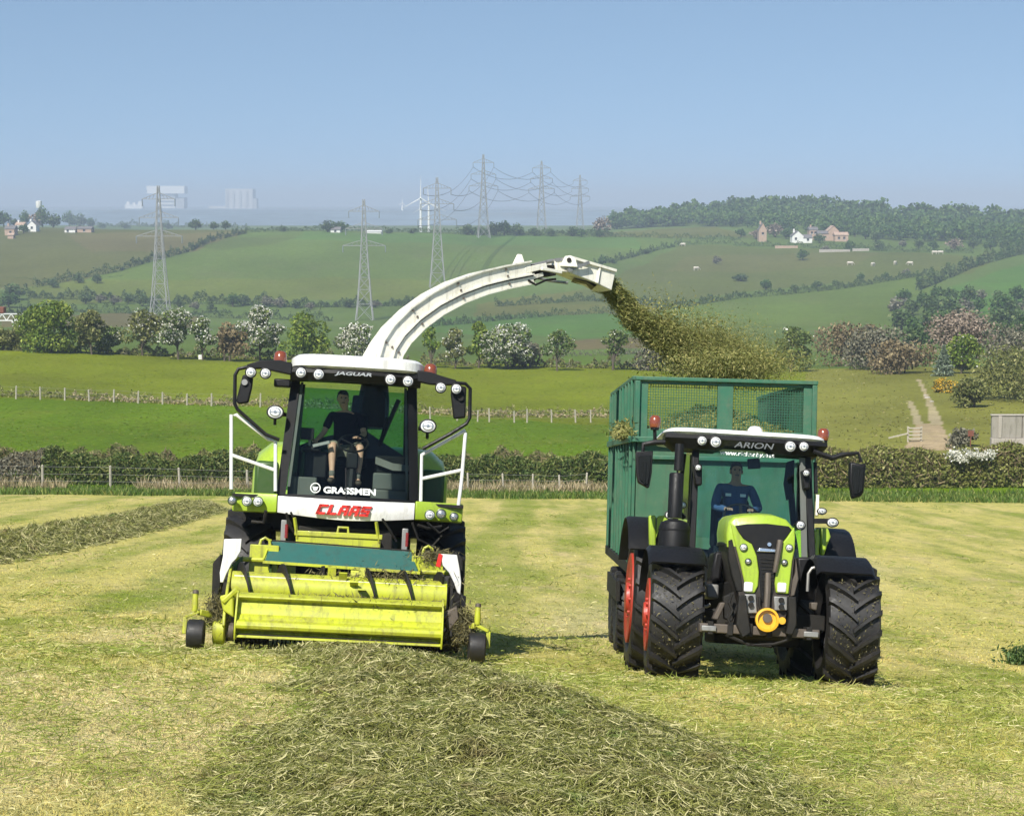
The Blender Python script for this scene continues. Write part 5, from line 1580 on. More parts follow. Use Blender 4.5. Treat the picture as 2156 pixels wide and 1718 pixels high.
b = MB().box(-.5, -.36, -1.3, LEN, .75, 1.0).box(.36, .5, -1.3, LEN, .75, 1.0).bar((-.43, -1.25, .85), (0, -2.2, .62), .14, .16).bar((.43, -1.25, .85), (0, -2.2, .62), .14, .16)
b.build('drawbar_chassis', p_dark, TR)
for k in (2.15, 3.55):
    for sx in (-1, 1):
        zz = .60
        wheel('trailer_wheel', TR, (sx * 1.24, k, zz), .62, .50, .32, p_red if False else p_grey, side=sx, lugs=24, lug_h=.03)
    MB().bar((-1.1, k, .6), (1.1, k, .6), .14, .14).build('axle', p_dark, TR)
b = MB().bar((xl - .1, 1.5, zlow - .5), (xl - .1, 4.2, zlow - .5), .06, .3)
b.build('wheel_guard', p_dark, TR)
# mixed grass load heaped inside, showing over the rim
def heap_z(x, y):
    return ztp - .92 + .55 * math.exp(-((x - .1) / 1.0) ** 2 - ((y - 3.2) / 2.0) ** 2) + .05 * math.sin(x * 5 + y * 3) + .04 * math.sin(x * 9 - y * 7)
ld = empty('grass_load', 'heap of chopped grass showing above the trailer rim', 'grass load', M=RF.M)
gv = [(x, y, heap_z(x, y)) for y in np.linspace(.06, LEN - .05, 40) for x in np.linspace(xl + .03, xr - .03, 20)]
fq = [(j * 20 + i, j * 20 + i + 1, (j + 1) * 20 + i + 1, (j + 1) * 20 + i) for j in range(39) for i in range(19)]
o = MB().add(gv, fq).build('load_surface', m_chaff, ld, smooth=60); o['kind'] = 'stuff'
Pn = []
for _ in range(14000):
    x, y = random.uniform(xl + .04, xr - .04), random.uniform(.06, LEN - .1)
    Pn.append((x, y, heap_z(x, y) + random.uniform(-.02, .05) + abs(random.gauss(0, .02))))
chaff_pts(Pn, .022, 'loose_grass', m_chaff, ld, aspect=4)
tag(ld, kind=None)
# clump of grass lodged on the side ledge
Pn = []
for _ in range(2500):
    q = rp(random.gauss(1300, 9), random.gauss(945, 8), random.uniform(.4, 3.0))
    Pn.append((xl - abs(random.gauss(.03, .10)), random.gauss(1.0, .5), zmid + .03 + abs(random.gauss(0, .10))))
chaff_pts(Pn, .018, 'lodged_grass', m_chaff, TR, aspect=5)

# ================================================================= FLYING GRASS
path = [at(*p) for p in ((1276, 594, 29.65), (1300, 625, 29.8), (1325, 655, 29.9), (1350, 680, 30.0), (1385, 705, 30.1), (1425, 722, 30.2), (1470, 738, 30.3), (1520, 757, 30.3), (1560, 785, 30.3))]
sg = [.07, .09, .11, .14, .17, .19, .24, .30, .34]
pa = np.array([tuple(p) for p in path])
n = 80000
t = rng.beta(.95, 1.1, n) * (len(path) - 1.001)
i = t.astype(int); f = t - i
ctr = pa[i] * (1 - f)[:, None] + pa[i + 1] * f[:, None]
s = np.interp(t, np.arange(len(sg)), sg)
off = rng.normal(size=(n, 3)) * s[:, None] * np.array([.62, .6, .55])
cl = rng.normal(size=(700, 3)); ct = rng.uniform(0, len(path) - 1, 700)
k = rng.integers(0, 700, n)
use = rng.random(n) < .6
cen = np.stack([np.interp(ct[k], np.arange(len(sg)), pa[:, a]) for a in range(3)], 1) + cl[k] * np.interp(ct[k], np.arange(len(sg)), sg)[:, None] * .6
jt = rng.normal(size=(n, 1)) * .09
tang = pa[np.minimum(i + 1, len(pa) - 1)] - pa[i]; tang /= np.linalg.norm(tang, axis=1)[:, None] + 1e-9
Pn = np.where(use[:, None], cen + rng.normal(size=(n, 3)) * .035, ctr + off) + tang * jt
m = 7000
tt = rng.uniform(2.5, len(path) - 1.01, m); ii = tt.astype(int); ff = tt - ii
Q_ = pa[ii] * (1 - ff)[:, None] + pa[ii + 1] * ff[:, None] + np.abs(rng.normal(size=(m, 3))) * np.array([.40, .3, .16]) + rng.normal(size=(m, 3)) * .14
m2 = 22000
C_ = np.stack([rng.normal(1530, 62, m2), rng.normal(768, 17, m2)], 1)
C_ = np.array([tuple(at(a, b, y)) for (a, b), y in zip(C_, rng.uniform(29, 31.5, m2))])
Pn = np.concatenate([Pn, Q_, C_])
m3 = 60000
D_ = np.stack([rng.normal(1535, 75, m3), 735 + 34 * rng.normal(size=m3)], 1)
D_ = np.array([tuple(at(a, b + .22 * (a - 1535), y)) for (a, b), y in zip(D_, rng.uniform(29.3, 31.5, m3))])
V, Fq = leaf_quads(Pn, .0135, aspect=3.6, jit=.6)
# half of the stream is drawn out along its flight
h_ = n // 2
tg = tang[:h_] + rng.normal(size=(h_, 3)) * .28; tg /= np.linalg.norm(tg, axis=1)[:, None]
sd_ = np.cross(tg, rng.normal(size=(h_, 3))); sd_ /= np.linalg.norm(sd_, axis=1)[:, None]
la = rng.uniform(.02, .06, h_)[:, None]; wb = rng.uniform(.003, .007, h_)[:, None]
Vs_ = np.stack([Pn[:h_] - tg * la, Pn[:h_] + sd_ * wb, Pn[:h_] + tg * la, Pn[:h_] - sd_ * wb], 1).reshape(-1, 3)
V[:h_ * 4] = Vs_
V2_, F2__ = leaf_quads(D_, .0055, aspect=2.2, jit=.6)
V = np.concatenate([V, V2_]); Fq = np.concatenate([Fq, F2__ + len(Pn) * 4])
fl = tri_mesh('flying_grass', V, Fq, m_chaff)
tag(fl, 'stream of chopped grass blown from the spout into the trailer', 'chopped grass', kind='stuff')
# ================================================================= SWATHS AND STUBBLE
m_swath, N, L, P = nodes_of('swath_strands')
g = N.new('ShaderNodeNewGeometry'); rp_ = g.outputs['Random Per Island']; pos = g.outputs['Position']
big = n_noise(N, L, pos, 1.3, 4, .6)
c = n_mix(N, L, n_ramp(N, L, rp_, 0, .6), (.088, .100, .018), (.265, .27, .062))
c = n_mix(N, L, n_ramp(N, L, rp_, .60, .95), c, (.66, .60, .30))
c = n_mix(N, L, n_ramp(N, L, big, .62, .72, 0, .7), c, (.11, .22, .04))
c = n_mix(N, L, n_ramp(N, L, n_noise(N, L, pos, 2.1, 3, .6), .58, .70, 0, .6), c, (.27, .19, .09))
L.new(c, P.inputs['Base Color']); P.inputs['Roughness'].default_value = .55
P.inputs['Specular IOR Level'].default_value = .3
tr = N.new('ShaderNodeBsdfTranslucent'); L.new(c, tr.inputs[0])
mx = N.new('ShaderNodeMixShader'); mx.inputs[0].default_value = .2
L.new(P.outputs[0], mx.inputs[1]); L.new(tr.outputs[0], mx.inputs[2]); L.new(mx.outputs[0], N['Material Output'].inputs['Surface'])
m_swbase, N, L, P = nodes_of('swath_mat')
pos = N.new('ShaderNodeNewGeometry').outputs['Position']
a = n_noise(N, L, pos, 14, 6, .75); b_ = n_noise(N, L, pos, 1.5, 4, .6)
c = n_mix(N, L, n_ramp(N, L, a, .35, .7), (.04, .042, .010), (.22, .21, .06))  # dark tone puts the shade of deep gaps into the mat colour
c = n_mix(N, L, n_ramp(N, L, b_, .5, .75, 0, .5), c, (.12, .17, .045))
L.new(c, P.inputs['Base Color']); P.inputs['Roughness'].default_value = .9
n_bump(N, L, P, a, 1.0, .06)

def strands(P, D, length, width, lift, m, name, parent=None, droop=.25):
    """thin bent ribbons: start points P, directions D (unit), three segments each"""
    n = len(P)
    up = np.array([0, 0, 1.0])
    s = np.cross(D, up + rng.normal(size=(n, 3)) * .5); s /= np.linalg.norm(s, axis=1)[:, None]
    q = rng.normal(size=(n, 3)) * .35
    L_ = length[:, None]; w = width[:, None]
    pts = []
    for t in (-.5, -.17, .17, .5):
        bend = (t * t - .12) * -droop
        pts.append(P + D * L_ * t + up * (L_ * bend + lift[:, None]) + q * L_ * (t * t) * 1.2)
    V = np.stack([pts[0] - s * w * .3, pts[0] + s * w * .3, pts[1] - s * w, pts[1] + s * w, pts[2] - s * w, pts[2] + s * w, pts[3] - s * w * .2, pts[3] + s * w * .2], 1).reshape(-1, 3)
    o = np.arange(n)[:, None] * 8
    Fq = np.concatenate([o + np.array([0, 1, 3, 2]), o + np.array([2, 3, 5, 4]), o + np.array([4, 5, 7, 6])], 1).reshape(-1, 4)
    ob = tri_mesh(name, V, Fq, m, parent)
    ob['kind'] = 'stuff'
    return ob

def swath(name, label, Yk, Lk, Rk, Hk, n_near, Ys, ymin, ymax, seed=0, ln=(.04, .12), wd=.0026, wscale=True):
    def edge(Y):
        wob = .10 * np.sin(Y * 1.7 + seed) + .07 * np.sin(Y * 4.1 + 2 * seed)
        wob2 = .10 * np.sin(Y * 1.3 + 1 + seed) + .07 * np.sin(Y * 3.7 + seed)
        return np.interp(Y, Yk, Lk) + wob, np.interp(Y, Yk, Rk) + wob2
    def surf(Y, s):
        l, r = edge(Y)
        X = (l + r) / 2 + s * (r - l) / 2
        h = np.interp(Y, Yk, Hk)
        k = np.clip(1 - np.abs(s) ** 2.0, 0, 1) ** .8
        nz_ = .055 * np.sin(X * 5.3 + Y * 2.1 + seed) + .05 * np.sin(X * 2.2 - Y * 4.7) + .035 * np.sin(X * 9.1 + 3 * np.sin(Y * 3.3)) + .03 * np.sin(Y * 11 + X * 6)
        return X, ground(X, Y) - .02 + k * (h + nz_ * (h / .4 + .2))
    s = np.linspace(-1.03, 1.03, 40)
    Yg = np.repeat(Ys[:, None], 40, 1); Sg = np.repeat(s[None], len(Ys), 0)
    X, Z = surf(Yg.ravel(), Sg.ravel())
    V = np.stack([X, Yg.ravel(), Z], 1)
    i = (np.arange(len(Ys) - 1)[:, None] * 40 + np.arange(39)[None]).ravel()
    base = tri_mesh(name, V, np.stack([i, i + 1, i + 41, i + 40], 1), m_swbase, smooth=True)
    tag(base, label, 'windrow', kind='stuff')
    Y = 1 / rng.uniform(1 / ymax, 1 / ymin, n_near)
    ss = np.clip(rng.uniform(-1.12, 1.12, n_near) + rng.normal(size=n_near) * .04, -1.3, 1.3)
    X, Z = surf(Y, ss)
    e = .04
    X2, Z2 = surf(Y, ss + .02); X3, Z3 = surf(Y + e, ss)
    tx = np.stack([X2 - X, np.zeros(n_near), Z2 - Z], 1); tx /= np.linalg.norm(tx, axis=1)[:, None] + 1e-9
    ty = np.stack([X3 - X, np.full(n_near, e), Z3 - Z], 1); ty /= np.linalg.norm(ty, axis=1)[:, None] + 1e-9
    a = rng.normal(size=n_near) * 1.2 + .2
    D = tx * np.cos(a)[:, None] + ty * np.sin(a)[:, None] + np.array([0, 0, 1]) * (rng.normal(size=n_near) * .3)[:, None]
    D /= np.linalg.norm(D, axis=1)[:, None]
    sc = np.clip(Y / 11, .8, 3.2) if wscale else np.ones(n_near)
    strands(np.stack([X, Y, Z], 1), D, rng.uniform(ln[0], ln[1], n_near) * np.clip(sc, .9, 1.6), wd * sc * rng.uniform(.6, 1.5, n_near), rng.uniform(.0, .05, n_near), m_swath, 'cut_grass', base)
    return base, edge
# main swath running from the pick-up towards the camera
_e = [((570, 1376), (890, 1398)), ((588, 1425), (975, 1415)), ((600, 1480), (1215, 1462)), ((606, 1540), (1420, 1520)), ((560, 1600), (1530, 1590)), ((490, 1660), (1640, 1665)), ((400, 1716), (1740, 1725))]
Yk, Lk, Rk = [], [], []
for (lx, ly), (rx, ry) in _e:
    a, c = on_ground(lx, ly, 4, 60), on_ground(rx, ry, 4, 60)
    Yk.append((a.y + c.y) / 2); Lk.append(a.x); Rk.append(c.x)
Yk, Lk, Rk = Yk[::-1], Lk[::-1], Rk[::-1]
Yk = [4.0] + Yk + [Yk[-1] + 1.2]; Lk = [Lk[0] + .35] + Lk + [Lk[-1] - .1]; Rk = [Rk[0] + .45] + Rk + [Rk[-1] - .1]
print('SWATH', [round(v, 2) for v in Yk], [round(v, 2) for v in Lk], [round(v, 2) for v in Rk])
sw1, edge1 = swath('windrow', 'thick grey green windrow of cut grass leading from the pick-up towards the viewer', Yk, Lk, Rk, [.14] + [.14] * (len(Yk) - 4) + [.14, .11, .09], 300000, np.arange(4, Yk[-1], .12), 5.0, Yk[-1], 1)
Yl = [34, 60, 84, 91]
sw2, edge2 = swath('windrow', 'dark windrow of cut grass waiting on the left beyond the harvester', Yl, [-15.5, -15.7, -15.6, -14.9], [-12.5, -12.4, -12.6, -14.3], [.34, .34, .32, .1], 80000, np.arange(34, 91, .4), 38, 91, 2, ln=(.10, .28), wd=.0028)
# stubble blades
def blades(n, y0, y1, h, w, spread=.29, power=1.0, keep=None):
    Y = 1 / rng.uniform(1 / y1, 1 / y0, n) if power == 1 else rng.uniform(y0, y1, n)
    X = rng.uniform(-spread, spread, n) * Y
    # growth in clumps
    k = .5 + .5 * np.sin(X * 3.1 + 2 * np.sin(Y * 1.3)) * np.sin(Y * 2.3 + X)
    ok = rng.random(n) < .45 + .55 * k
    X, Y = X[ok], Y[ok]; n = len(X)
    Z = ground(X, Y)
    sc = np.clip(Y / 12, .7, 6)
    hh = h * rng.uniform(.5, 1.4, n) * np.clip(sc, .8, 1.2); ww = w * sc * rng.uniform(.6, 1.4, n)
    a = rng.uniform(0, 2 * np.pi, n)
    lean = rng.normal(size=(n, 2)) * .55
    side = np.stack([np.cos(a), np.sin(a), np.zeros(n)], 1) * ww[:, None]
    base = np.stack([X, Y, Z - .01], 1)
    mid = base + np.stack([lean[:, 0] * hh * .4, lean[:, 1] * hh * .4, hh * .6], 1)
    tip = base + np.stack([lean[:, 0] * hh * 1.2, lean[:, 1] * hh * 1.2, hh], 1)
    V = np.stack([base - side, base + side, mid - side * .8, mid + side * .8, tip - side * .15, tip + side * .15], 1).reshape(-1, 3)
    o = np.arange(n)[:, None] * 6
    return V, np.concatenate([o + np.array([0, 1, 3, 2]), o + np.array([2, 3, 5, 4])], 1).reshape(-1, 4)
V1, F1_ = blades(260000, 6.5, 40, .029, .0030)
V2, F2_ = blades(60000, 30, 109, .026, .0035)
st = tri_mesh('stubble', np.concatenate([V1, V2]), np.concatenate([F1_, F2_ + len(V1)]), m_blade)
tag(st, 'short yellow green stubble left over the mown field', 'stubble', kind='stuff')
# loose cut stems lying on the stubble
n = 26000
Y = 1 / rng.uniform(1 / 60, 1 / 6.5, n); X = rng.uniform(-.29, .29, n) * Y
D = np.stack([rng.normal(size=n), rng.normal(size=n) * .6, rng.normal(size=n) * .12], 1); D /= np.linalg.norm(D, axis=1)[:, None]
m_straw = leafy('dry_stems', (.50, .44, .20), (.36, .36, .10), (.62, .55, .30), 1.0, .6, .2)
sc = np.clip(Y / 11, .8, 4)
o = strands(np.stack([X, Y, ground(X, Y) + .02], 1), D, rng.uniform(.03, .10, n) * np.clip(sc, .9, 1.6), .0025 * sc, rng.uniform(0, .03, n), m_straw, 'loose_stems')
tag(o, 'pale cut stems scattered over the stubble', 'cut stems')
# wisps of green grass the rake left behind, in ragged clumps drawn out along the rows
nc = 900
cY = 1 / rng.uniform(1 / 100, 1 / 8, nc); cX = rng.uniform(-.29, .29, nc) * cY
kk = rng.integers(0, nc, 27000)
Y = cY[kk] + rng.normal(size=len(kk)) * .35 * np.clip(cY[kk] / 14, .7, 3); X = cX[kk] + rng.normal(size=len(kk)) * .13 * np.clip(cY[kk] / 14, .7, 2.2)
k = (Y > 6.5) & (Y < 108); Y, X = Y[k], X[k]; n = len(Y)
D = np.stack([rng.normal(size=n), rng.normal(size=n) * .6, rng.normal(size=n) * .2], 1); D /= np.linalg.norm(D, axis=1)[:, None]
sc = np.clip(Y / 11, .8, 4)
m_wisp = leafy('green_wisps', (.19, .25, .035), (.27, .30, .05), (.42, .40, .13), 1.0, .6, .2)
o = strands(np.stack([X, Y, ground(X, Y) + .015], 1), D, rng.uniform(.05, .14, n) * np.clip(sc, .9, 1.7), .0028 * sc, rng.uniform(0, .05, n), m_wisp, 'green_wisps')
tag(o, 'ragged wisps of green grass left lying between the rows', 'cut grass')
# ================================================================= VEGETATION HELPERS
l_haw = leafy('hawthorn_leaves', (0.087, 0.145, 0.032), (0.152, 0.196, 0.051), (0.217, 0.246, 0.072), .4)
l_bright = leafy('fresh_leaves', (0.115, 0.196, 0.024), (0.189, 0.243, 0.035), (0.270, 0.297, 0.054), .4)
l_olive = leafy('olive_leaves', (0.128, 0.150, 0.042), (0.195, 0.203, 0.060), (0.285, 0.270, 0.105), .4)
l_dark = leafy('dark_leaves', (0.053, 0.112, 0.030), (0.098, 0.158, 0.045), (0.150, 0.195, 0.053), .5)
l_grey = leafy('grey_twigs', (.13, .125, .085), (.17, .16, .105), (.21, .195, .135), .5, translucent=0)
l_brown = leafy('brown_twigs', (.15, .115, .06), (.19, .145, .075), (.24, .19, .10), .5, translucent=0)
l_pink = leafy('pinkish_twigs', (.21, .165, .12), (.25, .195, .145), (.29, .23, .175), .5, translucent=0)
l_silver = leafy('silver_needles', (.16, .21, .13), (.22, .27, .18), (.34, .38, .29), .8)
l_blos = leafy('white_blossom', (.62, .60, .50), (.78, .76, .66), (.85, .84, .78), .8)
l_gorse = leafy('gorse_blossom', (.55, .36, .03), (.70, .42, .04), None, .8)
l_far = leafy('far_leaves', (.06, .115, .034), (.105, .15, .042), (.14, .17, .055), .06, var=.22)
l_wood = leafy('woodland_leaves', (.05, .115, .026), (.105, .175, .034), (.12, .17, .04), .055, var=.2)
l_hedge = leafy('hedge_leaves', (.055, .10, .018), (.105, .15, .030), (.20, .22, .08), 1.2)
l_hedge2 = leafy('olive_hedge_leaves', (0.155, 0.182, 0.038), (0.230, 0.236, 0.054), (0.324, 0.311, 0.121), .8)  # yellowish olive leaves of the right hedge, also twigs in the dark ones
l_dry = leafy('dry_grass_blades', (.42, .33, .19), (.34, .29, .14), (.52, .43, .28), 1.0)
l_verge = leafy('verge_grass', (.085, .16, .022), (.13, .19, .03), (.26, .26, .08), .8)
p_bark = paint('bark', (.095, .075, .055), .9, (.15, .13, .09), .5, 5)
p_wood = paint('weathered_wood', (.46, .42, .33), .85, (.24, .21, .14), .5, 6)
p_wire = paint('fence_wire', (.35, .34, .31), .5, (.25, .2, .15), .3, 9, metallic=.5)

def crown_points(n, lobes):
    """points scattered mostly in the shells of a set of ellipsoids (cx, cy, cz, rx, ry, rz)"""
    lb = np.array(lobes, float)
    vol = (lb[:, 3] * lb[:, 4] * lb[:, 5]) ** .67
    k = rng.choice(len(lb), n, p=vol / vol.sum())
    d = rng.normal(size=(n, 3)); d /= np.linalg.norm(d, axis=1)[:, None]
    r = .55 + .5 * rng.random(n) ** .6 + rng.exponential(.07, n)
    return lb[k, :3] + d * lb[k, 3:] * r[:, None]
def tree(name, label, cat, px0, px1, ytop, ybase, Y, leaf, n=1500, leaf_size=.22, group=None, blossom=0.0, trunk=.16, lobes=9, gap=.25, crown_from=.25, flat=1.0, limbs=6, stems=1, blos_mat=None, base=None, lean=0.0):
    d0 = at((px0 + px1) / 2, ybase, Y)
    x, y = d0.x, Y
    z = gz(x, y) if base is None else base
    w = (px1 - px0) / F_PX * Y; h = at(0, ytop, Y).z - z
    h = max(h, .6)
    o = empty(name, label, cat, (x, y, z), group)
    lb = []
    for i in range(lobes):
        t = (i + .5) / lobes
        zz = h * (crown_from + (1 - crown_from) * random.uniform(.12, .86))
        prof = math.sin(math.pi * min(1, max(.15, (zz / h - crown_from) / (1 - crown_from) * .8 + .15))) 
        rx = w * random.uniform(.14, .24); a = random.uniform(0, 2 * math.pi)
        rad = w * .5 * prof - rx * .6
        lb.append((math.cos(a) * max(0, rad) + lean * zz, math.sin(a) * max(0, rad) * .9, min(zz, h - rx * .6), rx, rx, rx * random.uniform(.6, .95) * flat))
    lb.append((lean * h, 0, h - w * .20, w * .23, w * .23, min(w * .20, h * .26)))
    lb.append((0, 0, h * (crown_from + .42 * (1 - crown_from)), w * .25, w * .25, h * .2))
    P = crown_points(n, lb)
    P = P[P[:, 2] > h * crown_from * .55]
    V, Fq = leaf_quads(P, leaf_size, aspect=1.5)
    tri_mesh('crown', V, Fq, leaf, o)
    if blossom:
        P2 = crown_points(int(n * blossom), [(a, b_, c + .06, d * 1.05, e * 1.05, f * 1.06) for a, b_, c, d, e, f in lb])
        P2 = P2[P2[:, 2] > h * crown_from * .6]
        # blossom sits in sprays
        k = rng.integers(0, len(P2), len(P2) * 2)
        P2 = P2[k] + rng.normal(size=(len(k), 3)) * np.array([.16, .16, .05])
        V, Fq = leaf_quads(P2, leaf_size * .62, aspect=1.3)
        tri_mesh('blossom', V, Fq, blos_mat or l_blos, o)
    b = MB()
    for s in range(stems):
        sx = 0 if stems == 1 else random.uniform(-.25, .25) * w * .5
        top = Vector((lean * h * .6 + sx * .6, 0, h * .62))
        m1 = Vector((sx + random.uniform(-.08, .08) * h * .3, 0, h * .25))
        b.tube([(sx, 0, -.2), (sx * 1.0, 0, .05), m1, top], [trunk * 1.25, trunk, trunk * .8, trunk * .3], 7)
        for i in range(limbs):
            L0 = lb[(i + s) % len(lb)]
            st = Vector((sx, 0, .05)).lerp(m1, random.uniform(.5, 1.0))
            e = Vector(L0[:3])
            b.tube([st, st.lerp(e, .5) + Vector((0, 0, random.uniform(-.05, .12) * h * .3)), e], [trunk * .5, trunk * .32, trunk * .12], 5)
    b.build('trunk', p_bark, o, smooth=60)
    return o
def hedge_line(name, label, cat, pts, height, depth, n, leaf, leaf_size, group=None, rag=.25, twig=None, blossom=0, part='foliage', hfn=None, dx=0):
    """hedge along world points (x, y)"""
    P = np.array(pts, float)
    seg = np.linalg.norm(np.diff(P, axis=0), axis=1); cum = np.concatenate([[0], np.cumsum(seg)])
    o = empty(name, label, cat, (P[0, 0], P[0, 1], gz(P[0, 0], P[0, 1])), group)
    def make(n, shell=True):
        t = rng.uniform(0, cum[-1], n)
        cx = np.interp(t, cum, P[:, 0]); cy = np.interp(t, cum, P[:, 1])
        hh = height * (1 + rag * (np.sin(t * 2.2 / max(height, .5) + 1) * .5 + np.sin(t * .71 / max(height, .5) + 2) * .6 + .35 * np.sin(t * 5.3 / max(height, .5))))
        if hfn is not None: hh = hh * hfn(t / cum[-1])
        a = rng.uniform(0, math.pi, n); r = .5 + .55 * rng.random(n) ** .6
        ox = np.cos(a) * r * depth / 2
        oz = np.clip(np.sin(a) * r, .02, 1.1) ** .8 * hh
        return cx, cy + ox, ground(cx, cy) + oz
    x, y, z = make(n)
    off = np.array([P[0, 0], P[0, 1], gz(P[0, 0], P[0, 1])])
    V, Fq = leaf_quads(np.stack([x, y, z], 1) - off, leaf_size, aspect=1.5)
    tri_mesh(part, V, Fq, leaf, o)
    if blossom:
        x, y, z = make(blossom)
        V, Fq = leaf_quads(np.stack([x, y, z + .03], 1) - off, leaf_size * .7, aspect=1.3)
        tri_mesh('blossom', V, Fq, l_blos, o)
    if twig:
        x, y, z = make(int(n * .25))
        V, Fq = leaf_quads(np.stack([x, y, z], 1) - off, leaf_size * .45, aspect=9)
        tri_mesh('twigs', V, Fq, twig, o)
    return o
def px_line(pts, y0=3.0):
    return [(lambda p: (p.x, p.y))(on_ground(x, y, y0)) for x, y in pts]
def tufts(n, pts_fn, h, w, m, name, label=None, cat=None):
    XY = pts_fn(n); n = len(XY)
    Z = ground(XY[:, 0], XY[:, 1])
    hh = h * rng.uniform(.5, 1.4, n); a = rng.uniform(0, 2 * np.pi, n)
    lean = rng.normal(size=(n, 2)) * .35
    side = np.stack([np.cos(a), np.sin(a), np.zeros(n)], 1) * (w * rng.uniform(.6, 1.5, n))[:, None]
    base = np.stack([XY[:, 0], XY[:, 1], Z - .02], 1)
    tip = base + np.stack([lean[:, 0] * hh, lean[:, 1] * hh, hh], 1)
    mid = (base + tip) / 2 + np.array([0, 0, .08]) * hh[:, None]
    V = np.stack([base - side, base + side, mid - side * .8, mid + side * .8, tip - side * .2, tip + side * .2], 1).reshape(-1, 3)
    o = np.arange(n)[:, None] * 6
    ob = tri_mesh(name, V, np.concatenate([o + np.array([0, 1, 3, 2]), o + np.array([2, 3, 5, 4])], 1).reshape(-1, 4), m)
    tag(ob, label, cat, kind='stuff')
    return ob

# ================================================================= FIELD EDGE: VERGE, HEDGES, FENCES
def strip_fn(x0, x1, Ya, Yb):
    def f(n):
        Y = rng.uniform(Ya, Yb, n); u = rng.uniform(x0, x1, n)
        return np.stack([(u - W_PX / 2) / F_PX * Y, Y], 1)
    return f
tufts(30000, strip_fn(-400, 2600, 103.5, 112), .28, .035, l_verge, 'verge_grass', 'strip of green verge grass below the hedge', 'verge')
tufts(5000, strip_fn(280, 1290, 110, 112.8), .5, .026, l_dry, 'dry_grass', 'tall dry buff grass along the fence foot', 'dry grass')
tufts(1500, strip_fn(-300, 130, 110, 112.5), .5, .028, l_dry, 'dry_grass', 'patch of dry pinkish grass at the left end of the verge', 'dry grass')
def pl(xa, xb, Y, n=12):
    return [((u - W_PX / 2) / F_PX * Y, Y) for u in np.linspace(xa, xb, n)]
hedge_line('hedge', 'dark glossy green hedge behind the post and wire fence', 'hedge', pl(88, 862, 114.5, 16), 1.7, 2.6, 32000, l_hedge, .13, rag=.2, twig=l_hedge2)
hedge_line('hedge', 'dark rough hedge between the forage harvester and the trailer', 'hedge', pl(860, 1420, 114.5), 1.75, 2.6, 24000, l_hedge, .13, rag=.2, twig=l_hedge2)
hedge_line('hedge', 'leafless brown twiggy stretch of hedge at the left edge', 'hedge', pl(-300, 90, 114.5), 1.8, 2.4, 13000, l_grey, .10, rag=.2, twig=l_brown)
hedge_line('hedge', 'yellowish olive hedge to the right of the tractor with white blossom', 'hedge', pl(1640, 2500, 115), 2.25, 3.0, 36000, l_hedge2, .14, rag=.14, twig=l_brown)
hedge_line('bank', 'low bramble bank on the pasture edge above the hedge', 'bank', pl(-300, 1340, 122), .95, 4.0, 22000, l_olive, .14, rag=.5, twig=l_brown)
hedge_line('blossom_bush', 'patch of bright white blossom on top of the yellowish olive hedge', 'bush', pl(1998, 2095, 114.2, 8), 2.2, 1.6, 500, l_hedge2, .12, blossom=1, rag=.1)
P = []
for cx_, cy_, sx, sy, k in ((2012, 957, 9, 5, 260), (2022, 966, 6, 4, 140), (2045, 956, 8, 5, 160), (2070, 960, 9, 5, 240), (2085, 955, 6, 4, 100), (2028, 970, 8, 2, 80)):
    for _ in range(k):
        P.append(tuple(at(random.gauss(cx_, sx), random.gauss(cy_, sy), 113.4 + random.uniform(-.4, .5))))
V, Fq = leaf_quads(np.array(P), .11, aspect=1.3)
bl_ = [o for o in COL.objects if o.name.startswith('blossom_bush')][-1]
V = V - np.array(bl_.location)
tri_mesh('blossom', V, Fq, l_blos, bl_)

def fence(name, label, px_posts, Y, hpost, r, group=None, wires=(.35, .65, .95), yfn=None):
    x0 = at(px_posts[0], 900, Y)
    o = empty(name, label, 'fence', (x0.x, Y, gz(x0.x, Y)), group)
    tops = []
    for px in px_posts:
        x = (px - W_PX / 2) / F_PX * Y
        z = gz(x, Y); h = hpost * random.uniform(.88, 1.08)
        lean = random.uniform(-.06, .06)
        c = Vector((x - x0.x, 0, z - gz(x0.x, Y)))
        MB().tube([c + Vector((0, 0, -.25)), c + Vector((lean * h * .6, 0, h * .6)), c + Vector((lean * h, 0, h)), c + Vector((lean * h, 0, h + .03))], [r, r * .95, r * .9, r * .3], 7).build('post', p_wood, o, smooth=50)
        tops.append((c, lean, h))
    for f in wires:
        MB().tube([c + Vector((lean * h * f, -r, h * f)) for c, lean, h in tops], .006, 4).build('wire', p_wire, o)
    return o
fence('fence', 'nearer post and wire fence in front of the dark hedge left of the harvester', [-65, 80, 163 + 61, 372, 516, 661], 111.2, 1.35, .075)
fence('fence', 'nearer post and wire fence between harvester and trailer', [985, 1060, 1122, 1180, 1235], 111.2, 1.1, .06)
fence('fence', 'far fence with pale posts across the pasture left of the cab', list(np.linspace(-75, 545, 13)), 178, 1.2, .085)
fence('fence', 'far fence with pale posts across the pasture right of the cab', [905, 962, 1005, 1030, 1083, 1110, 1162, 1213, 1245, 1290], 172, 1.15, .075)
hedge_line('scrub_strip', 'thin strip of rough weeds along the far fence', 'scrub', pl(-300, 1330, 181, 20), .5, 2.0, 5000, l_olive, .14, rag=.9, twig=l_dry)
hedge_line('scrub_strip', 'pale dead grass under the far fence', 'scrub', pl(150, 1330, 179, 20), .45, 1.0, 3500, l_dry, .14, rag=.9)
o = MB().box(-.3, .3, -.3, .3, 0, .62).build('feed_bucket', p_white, None, bevel=.05)
q = on_ground(423, 757, 150, 280); o.location = q
tag(o, 'small white feed tub standing alone on the pasture by the hawthorns', 'feed tub')

